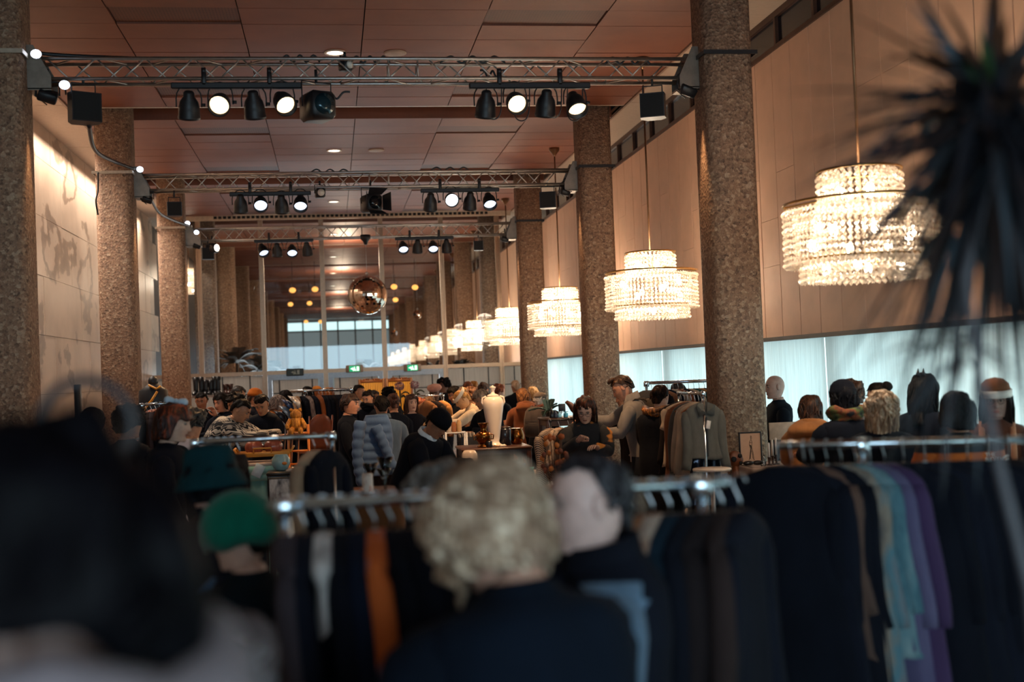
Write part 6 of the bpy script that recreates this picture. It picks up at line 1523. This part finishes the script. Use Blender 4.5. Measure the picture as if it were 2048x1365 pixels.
for i, (u, v) in enumerate(((1537, 886), (1544, 880), (1551, 876))):
    p = P(u, v, 10.55+.03*i); D = 10.55+.03*i; o = thing('candle', 'tall white candle in a dark holder on the linen table, %s from left' % ordw(i), 'candle', (p.x, D, lz), 0, 'white candles on the linen table')
    zt = p.z-lz; MB().lathe([(.03, 0), (.03, .008), (.01, .012), (.012, zt*.3), (.016, zt*.32), (.016, zt*.36)], 14).build('holder', plain('3a1d10', .4), o); MB().lathe([(.011, zt*.34), (.01, zt*.97), (.003, zt)], 12).build('wax', plain('d3cac2', .5, 0, .03), o)
for i, (u, v, h, r) in enumerate(((1524, 928, .07, .022), (1530, 926, .1, .018))): lathe_thing('glass_bottle', 'small clear glass bottle on the linen table, %s one' % ('squat' if i == 0 else 'slim'), 'bottle', (P(u, v, 10.5).x, 10.47+.05*i, lz), [(r, 0), (r, h*.6), (r*.4, h*.75), (r*.4, h)], glassm('clear_glass'), 16)
# carved wooden sculpture, round table, pale board
sc_ = P(1474, 918, 10.75); t = thing('wooden_sculpture', 'carved wooden sculpture with round holes by the column', 'sculpture', (P(1474, 918, 10.7).x, 10.75, 0))
WD = plain('6a3514', .5, 0, .25, 10)
mm = MB().ball((0, 0, 0), (.075, .05, .075), 22, 14); mm.v = [tuple(Vector(q)*(1+.16*noise.noise(Vector(q)*14))+Vector((0, 0, sc_.z))) for q in mm.v]; mm.build('carved_head', WD, t)
for dx, dz, r in ((-.03, -.0, .022), (.03, .03, .018), (.035, -.035, .015)): MB().lathe([(r*1.2, 0), (r, .006), (.002, .004)], 14, Matrix.Translation((dx, -.052, sc_.z+dz)) @ Matrix.Rotation(R(90), 4, 'X')).build('hole', plain('120b08', .8), t)
MB().tube([(0, 0, sc_.z-.06), (.01, 0, sc_.z-.2), (0, 0, .03)], [.03, .05, .06], 10).lathe([(.16, 0), (.15, .03), (.05, .05)], 16).build('stand', WD, t)
rt = P(1424, 937, 9.3); t = thing('round_table', 'small round pale topped table under the short rail', 'table', (rt.x, 9.3, 0))
MB().lathe([(.004, rt.z-.018), (.15, rt.z-.018), (.155, rt.z-.009), (.15, rt.z), (.004, rt.z)], 36).build('tabletop', plain('b9a898', .3), t); MB().tube([(0, 0, rt.z-.02), (0, 0, .03)], .018, 10).lathe([(.14, 0), (.14, .012), (.03, .03)], 24).build('pedestal', plain('9a9a9c', .3, .8), t)
pb = P(1580, 845, 11.3); t = thing('sales_board', 'pale board leaning behind the woman in the camel coat', 'board', (pb.x, 11.35, 0)); MB().bbox((-.2, -.01, pb.z-.17), (.22, .01, pb.z), .004).build('board', plain('b39a86', .6), t)
for sx in (-.17, .19): MB().tube([(sx, .02, pb.z-.1), (sx, .05, 0)], .012, 6).build('leg', plain('b39a86', .6), t)
# small goods in front of the curtain between the columns
sz = P(1120, 835, 15.2).z
t = table('goods_table', 'table of small goods before the curtain between the columns', P(1085, 835, 15.2).x, P(1185, 835, 15.2).x, 15.0, 15.6, sz, WOODD, .05)
o = thing('small_easel', 'miniature easel with a tiny dark picture on the goods table', 'easel', (P(1124, 830, 15.15).x, 15.15, sz)); zt = P(1124, 808, 15.15).z-sz
for a in ((-.06, 0), (.06, 0), (0, .08)): MB().tube([(a[0], a[1], 0), (0, .01, zt*.95)], .006, 6).build('leg', BLACKM, o)
MB().bbox((-.08, -.02, zt*.38), (.08, .0, zt*.42), .003).build('tray', BLACKM, o); MB().bbox((-.045, -.02, zt*.45), (.045, -.005, zt), .004).build('picture', plain('2a2a2c', .4), o)
o = thing('carved_bird', 'carved brown wooden bird with a long neck right of the small easel', 'ornament', (P(1142, 830, 15.15).x, 15.2, sz)); MB().tube([(-.06, 0, .18), (-.04, 0, .19), (.0, 0, .16), (.05, 0, .1), (.1, 0, .04)], [.012, .025, .035, .05, .04], 10).build('body', WD, o); MB().tube([(.05, 0, .07), (.05, 0, 0)], .015, 6).build('leg', WD, o)
for i, (u, col, h) in enumerate(((1103, '17181c', .13), (1110, '2a3140', .1), (1118, '7fb0c0', .07), (1131, '3f8fa8', .08), (1150, 'b8b0a8', .08), (1158, '8d8378', .1))):
    p = P(u, 833, 15.1); lathe_thing('bottle', 'small %s bottle on the goods table, %s from left' % (('black', 'navy', 'pale blue', 'blue', 'white', 'grey')[i], ordw(i)), 'bottle', (p.x, 15.08, sz), [(.028, 0), (.03, .01), (.03, h*.6), (.012, h*.75), (.012, h)], plain(col, .2), 14)
# dried physalis bunch in front of the glasses woman
dp = P(1108, 905, 9.0); t = thing('physalis_bunch', 'bunch of dried orange lantern flowers in front of the striped shirt', 'flowers', (dp.x, 9.0, 0))
random.seed(5)
for k in range(26):
    a = random.uniform(0, 2*pi); r = random.uniform(.02, .13); z = dp.z+random.uniform(-.16, .13); x, y = r*cos(a), r*sin(a)
    MB().tube([(0, 0, dp.z-.35), (x*.5, y*.5, (z+dp.z-.35)/2), (x, y, z)], .003, 5).build('stem', plain('5a3418', .7), t)
    mm = MB().lathe([(.002, -.028), (.016, -.012), (.02, .0), (.012, .016), (.002, .022)], 8, Matrix.Translation((x, y, z)) @ Euler((random.uniform(-.6, .6), random.uniform(-.6, .6), 0)).to_matrix().to_4x4()); mm.build('lantern', plain(random.choice(('9c4a16', '6e3012', 'b5611c')), .6), t)
MB().lathe([(.06, dp.z-.62), (.075, dp.z-.6), (.085, dp.z-.45), (.055, dp.z-.36), (.06, dp.z-.34)], 20).build('vase', plain('4a2413', .35), t)
table('plinth_table', 'narrow wooden stand under the vase of lantern flowers', dp.x-.15, dp.x+.15, 8.87, 9.13, dp.z-.62, WOODD, .03)
# foreground: sheer hat, satin and fur on a hat stand
hp_ = P(462, 1300, 2.3)
t = thing('sheer_hat', 'sheer grey round hat with coiled ribbon loops at the bottom of the view', 'hat', (hp_.x, 2.3, hp_.z))
TUL = glassm('tulle', (.6, .57, .57), 1.3, .3)
SH = NT('sheer_tulle'); _d = SH.add('ShaderNodeBsdfDiffuse'); _d.inputs[0].default_value = (*c('6f6668'), 1); _t = SH.add('ShaderNodeBsdfTransparent'); _m = SH.add('ShaderNodeMixShader'); _m.inputs[0].default_value = .35; SH.link(_d.outputs[0], _m.inputs[1]); SH.link(_t.outputs[0], _m.inputs[2]); SH.link(_m.outputs[0], SH.o.inputs[0])
mm = MB().lathe([(.075, -.065), (.086, -.05), (.09, -.01), (.08, .035), (.055, .06), (.02, .07), (.002, .071)], 30); mm.build('crown', SH.m, t)
for k, (r, dx, dz) in enumerate(((.034, .0, .0), (.05, .004, -.002), (.022, .012, -.012), (.03, .03, -.035))): MB().tube([(dx+r*cos(a), -.098+.3*(dx+r*cos(a))**2/.09*0.3, dz+r*sin(a)) for a in [pi*(-.2+1.35*i/18) for i in range(19)]], .0055, 7, flat=.6).build('ribbon_loop', plain('d5ced4', .4), t)
MB().tube([(0, 0, -.06), (0, 0, -hp_.z+.03)], .012, 8).lathe([(.13, -hp_.z), (.13, -hp_.z+.015), (.02, -hp_.z+.03)], 22).build('hat_stand', BLACKM, t)
fp = P(370, 1362, 2.05); t = thing('fur_stole', 'grey fur stole lying below the sheer hat', 'stole', (fp.x, 2.05, fp.z)); m = MB()
for k in range(420):
    a = random.uniform(-.13, .13); b = random.uniform(0, pi); r = .05+.01*random.random(); p0 = Vector((a, -r*cos(b), r*sin(b)*.8-abs(a)*.1)); d = Vector((random.uniform(-.3, .3), -cos(b), sin(b))).normalized()
    m.tube([p0*.8, p0+d*.012, p0+d*.03+Vector((random.uniform(-.01, .01), 0, -.006))], [.006, .005, .001], 4)
m.build('fur', hairm('6a6668', 'a09ca0'), t); t.children[-1]['kind'] = 'stuff'
MB().ball((0, 0, -.01), (.15, .055, .045), 18, 10).build('lining', cloth('5d595c'), t)
sp_ = P(212, 1340, 1.75); t = thing('satin_scarf', 'draped white and turquoise satin scarf at the lower left', 'scarf', (sp_.x, 1.75, sp_.z))
def sat(col, nm):
    q = NT(nm); q.b.inputs['Base Color'].default_value = (*c(col), 1); q.b.inputs['Roughness'].default_value = .28; q.b.inputs['Specular IOR Level'].default_value = .7; q.bump(q.noise(14, 3), .5, .02); return q.m
def dr(u, v, s=1, o=(0, 0, 0)):
    x = (u-.5)*.1*s; a = v*2.6
    return (x+o[0]+.006*sin(v*9), -.05*s*sin(a)+.008*sin(u*17+v*3)+o[1], .055*s*cos(a*.75)*(1-.5*abs(u-.5)**2*4)+.006*sin(u*11+v*8)+o[2])
MB().grid(lambda u, v: dr(u, v), 30, 26).build('white_satin', sat('b9c2c6', 'white_satin'), t)
MB().grid(lambda u, v: dr(u, v, .95, (-.012, .01, -.03)), 24, 20).build('turquoise_satin', sat('0f8a8c', 'turquoise_satin'), t)
table('front_stand', 'dark table just below the view under the stole and scarf', sp_.x-.2, fp.x+.2, 1.5, 2.2, min(sp_.z, fp.z)-.06, plain('14120f', .4), .05)
# wooden slatted crates and a blue umbrella in the gap at the left
t = thing('slatted_crate', 'stack of wooden slats with a bent metal lamp seen in the gap at lower left', 'crate', (P(268, 1150, 6.0).x, 6.0, 0))
for k in range(9): MB().bbox((-.14, -.1, .35+.085*k), (.14, .1, .41+.085*k), .006).build('slat', plain(('8a5a3a', '6f4128')[k % 2], .5, 0, .2, 10), t)
for sx in (-.11, .11): MB().bbox((sx-.02, -.08, 0), (sx+.02, .08, .36), .006).build('leg', WOODD, t)
t = thing('bent_floor_lamp', 'curved chrome floor lamp in front of the wooden slats', 'floor lamp', (P(262, 1200, 5.6).x, 5.6, 0)); zt = P(262, 1100, 5.6).z
MB().tube([(0.05, 0, .03), (.05, 0, zt-.15), (.03, 0, zt-.03), (-.02, 0, zt)], .01, 8).build('stem', CHROME, t); MB().tube([(-.05, 0, zt-.2), (.07, 0, zt-.19)], .012, 8).build('arm', CHROME, t); MB().lathe([(.1, 0), (.1, .02), (.02, .035)], 20, Matrix.Translation((.05, 0, 0))).build('base', CHROME, t)
t = thing('umbrella', 'closed blue umbrella standing in the gap at lower left', 'umbrella', (P(288, 1300, 5.2).x, 5.2, 0)); zt = P(287, 1200, 5.2).z
MB().lathe([(.004, .02), (.02, .2), (.03, zt-.2), (.012, zt-.1)], 12).build('canopy', cloth('28457a'), t); MB().tube([(0, 0, zt-.12), (0, 0, zt), (.02, 0, zt+.03), (.04, 0, zt)], .008, 6).build('handle', WOODD, t)

# thin dark hoop on a slim stand, out of focus at the left
hq = P(172, 852, 1.9); t = thing('hoop_stand', 'thin dark display hoop on a slim stand in front of the marble wall', 'display hoop', (hq.x, 1.9, 0))
MB().tube([(.069*cos(a), 0, hq.z+.069*sin(a)) for a in [2*pi*i/28 for i in range(29)]], .0085, 8, False).build('hoop', plain('2c2a2e', .5), t)
MB().tube([(0, 0, hq.z-.07), (0, 0, .03)], .007, 8).lathe([(.12, 0), (.12, .015), (.02, .03)], 20).build('stand', BLACKM, t)
# ================================================================== plants
random.seed(11)
def lm(col, hi, rough=.5):
    t = NT('leaf_'+col); n = t.noise(5, 2, t.mapv((1, 1, 1)))
    t.link(t.ramp(n, [(.3, c(col)), (.7, c(hi))]), t.b.inputs['Base Color']); t.b.inputs['Roughness'].default_value = rough; return t.m
LEAFS = [lm('2a2a30', '4a5058'), lm('1f1a1c', '3a2a24'), lm('2e363e', '505f69'), lm('3a2418', '5a3822'), lm('15161c', '24262e')]
GREEN = lm('2f4a2a', '5a7a4a')
def blade(base, d, L, w, droop, n=9, twist=0):
    base = Vector(base); d = Vector(d).normalized(); s = d.cross(Vector((0, 0, 1)))
    s = Vector((1, 0, 0)) if s.length < .05 else s.normalized()
    s = Matrix.Rotation(twist, 3, d) @ s
    m = MB(); vs = []
    for i in range(n+1):
        q = i/n; p = base+d*L*q+Vector((0, 0, -droop*L*q*q)); ww = w*(.55+1.2*q if q < .3 else .91*(1-(q-.3)/.7)**.8+.02)
        up = s.cross(d).normalized()*ww*.25
        vs += [p-s*ww+up, p, p+s*ww+up]
    fs = []
    for i in range(n): fs += [(i*3, i*3+1, i*3+4, i*3+3), (i*3+1, i*3+2, i*3+5, i*3+4)]
    k = len(vs); off = Vector((0, 0, -.0012))
    m.add(vs, fs); return m
dc = P(1988, 190, 2.15)
DR = thing('dracaena', 'tall dark dragon tree with narrow arching leaves at the right edge', 'plant', (dc.x, 2.15, 0))
trunk_bot = P(2120, 1365, 2.1); tb = Vector((trunk_bot.x-dc.x, -.05, 0))
cz = dc.z
MB().tube([(tb.x+.02, 0, .3), (tb.x, 0, 1.0), (.12, 0, 1.55), (.02, .0, cz-.12), (0, 0, cz)], [.03, .026, .022, .02, .016], 10).build('trunk', plain('2c2a2c', .8), DR)
nl = 0
def leaf(origin, az, el, L, w, droop, mt):
    d = Vector((cos(az)*cos(el), sin(az)*cos(el), sin(el))); blade(origin, d, L, w, droop, 8, random.uniform(-.8, .8)).build('leaf', mt, DR)
for k in range(150):
    az = random.uniform(0, 2*pi); el = random.uniform(-.9, 1.3); L = random.uniform(.26, .44)
    leaf((random.uniform(-.02, .02), random.uniform(-.02, .02), cz-random.uniform(-.02, .12)), az, el, L, random.uniform(.008, .014), random.uniform(.15, .7), random.choice(LEAFS))
for k in range(85):                         # skirt of hanging older leaves
    az = random.uniform(0, 2*pi); L = random.uniform(.28, .46)
    leaf((random.uniform(-.02, .02), random.uniform(-.02, .02), cz-.04-random.uniform(0, .14)), az, random.uniform(-1.25, -.35), L, random.uniform(.009, .016), random.uniform(.3, .8), random.choice(LEAFS[:2]+[LEAFS[4], LEAFS[2]]))
fo = MB()
for k in range(150):
    az = random.uniform(0, 2*pi); el = random.uniform(-1.3, .9); d = Vector((cos(az)*cos(el), sin(az)*cos(el), sin(el)))
    bm_ = blade((random.uniform(-.03, .03), random.uniform(-.03, .03), cz-random.uniform(-.02, .16)), d, random.uniform(.2, .36), random.uniform(.007, .013), random.uniform(.2, .8), 6, random.uniform(-.8, .8)); fo.add(bm_.v, bm_.f)
tag(fo.build('foliage', LEAFS[4], DR), kind='stuff')
for u, v in ((1600, 350), (1570, 205), (1600, 290), (1640, 140), (1700, 60), (1560, 330), (1680, 640), (1740, 640), (1640, 330), (1600, 262)):   # long leaves reaching left
    e = P(u, v, 2.1); d = Vector((e.x-dc.x, e.y-2.15, e.z-cz+.12)); blade((0, 0, cz-.03), d, d.length*1.02, .009, .16, 10, random.uniform(-.5, .5)).build('leaf', random.choice(LEAFS[:2]+[LEAFS[3]]), DR)
for u, v in ((1955, 20), (1975, 60), (1930, 90)):
    e = P(u, v, 2.05); d = Vector((e.x-dc.x, e.y-2.15, e.z-cz)); blade((0, 0, cz-.03), d, d.length*1.1, .01, .05, 8).build('leaf', GREEN, DR)
LOW = P(1925, 690, 2.1)                      # lower rosette of spiky leaves and its stalk
lo = Vector((LOW.x-dc.x, -.05, LOW.z))
for k in range(26):
    az = random.uniform(0, 2*pi); leaf(lo+Vector((0, 0, random.uniform(-.03, .03))), az, random.uniform(-.7, .5), random.uniform(.14, .24), random.uniform(.004, .007), random.uniform(.1, .5), random.choice(LEAFS[:3]))
s0, s1, s2, s3 = (P(1930, 560, 2.0), P(1960, 760, 1.95), P(2005, 960, 1.9), P(2060, 1180, 1.86))
g = lambda q: (q.x-dc.x, q.y-2.15, q.z)
MB().tube([(.0, 0, cz-.1), g(s0), g(s1), g(s2), g(s3), (s3.x-dc.x+.08, s3.y-2.15, .35)], [.008, .008, .008, .009, .010, .012], 9).build('stalk', plain('55565c', .6), DR)
MB().lathe([(.1, 0), (.13, .02), (.16, .34), (.15, .35)], 24, Matrix.Translation((tb.x+.02, 0, 0))).build('pot', plain('2a2626', .5), DR)
def palm(x, y, z, n, L, mts, label, sc=1):
    t = thing('potted_palm', label, 'plant', (x, y, 0))
    MB().lathe([(.14, 0), (.18, .02), (.22, .4), (.2, .41)], 20).build('pot', plain('2a2523', .5), t)
    MB().tube([(0, 0, .38), (0, 0, z)], [.04, .03], 8).build('stem', plain('3a2c20', .8), t)
    for k in range(n):
        az = 2*pi*k/n+random.uniform(-.3, .3); el = random.uniform(.1, 1.3); d = Vector((cos(az)*cos(el), sin(az)*cos(el), sin(el))); s = d.cross(Vector((0, 0, 1))).normalized(); LL = L*random.uniform(.7, 1.1)
        m = MB(); rp = [Vector((0, 0, z))+d*LL*q/8+Vector((0, 0, -.5*LL*(q/8)**2)) for q in range(9)]
        m.tube(rp, [.01]*8+[.003], 5)
        for i in range(22):
            q = (i+2)/24; p = Vector((0, 0, z))+d*LL*q+Vector((0, 0, -.5*LL*q*q)); ll = .26*sin(pi*min(1, q*.9+.1))**.6*LL
            for sg in (-1, 1):
                e = p+s*sg*ll*.8+d*ll*.5+Vector((0, 0, -.25*ll)); wv = d*.014
                m.add([p-wv, p+wv, (p+e)/2+wv, e, (p+e)/2-wv], [(0, 1, 2, 3, 4)])
        m.build('frond', random.choice(mts), t)
PL = [lm('151719', '262b26', .5), lm('1d1a17', '3a3026', .5), lm('101416', '1e2a28', .5)]
for i, (u, v, D, z, n, L) in enumerate(((474, 735, 31.7, 2.4, 22, 1.0), (515, 738, 33.0, 2.2, 18, .9), (548, 745, 33.5, 2.1, 16, .8), (590, 748, 36, 2.0, 10, .7), (740, 735, 33, 2.15, 7, .75), (868, 728, 30.3, 2.0, 18, .55), (918, 722, 30.8, 2.05, 18, .55), (838, 730, 32, 1.95, 12, .5))):
    p = P(u, v, D); palm(p.x, D, z, n, L, PL, 'dark potted palm behind the glass screen, %s from left' % ordw((0, 1, 2, 3, 4, 6, 7, 5)[i]))
pq = P(1097, 815, 15.9); palm(pq.x, 15.9, pq.z-.05, 9, .3, [lm('2e4438', '4f6a5a', .5)], 'small green palm in front of the curtain between the right columns')
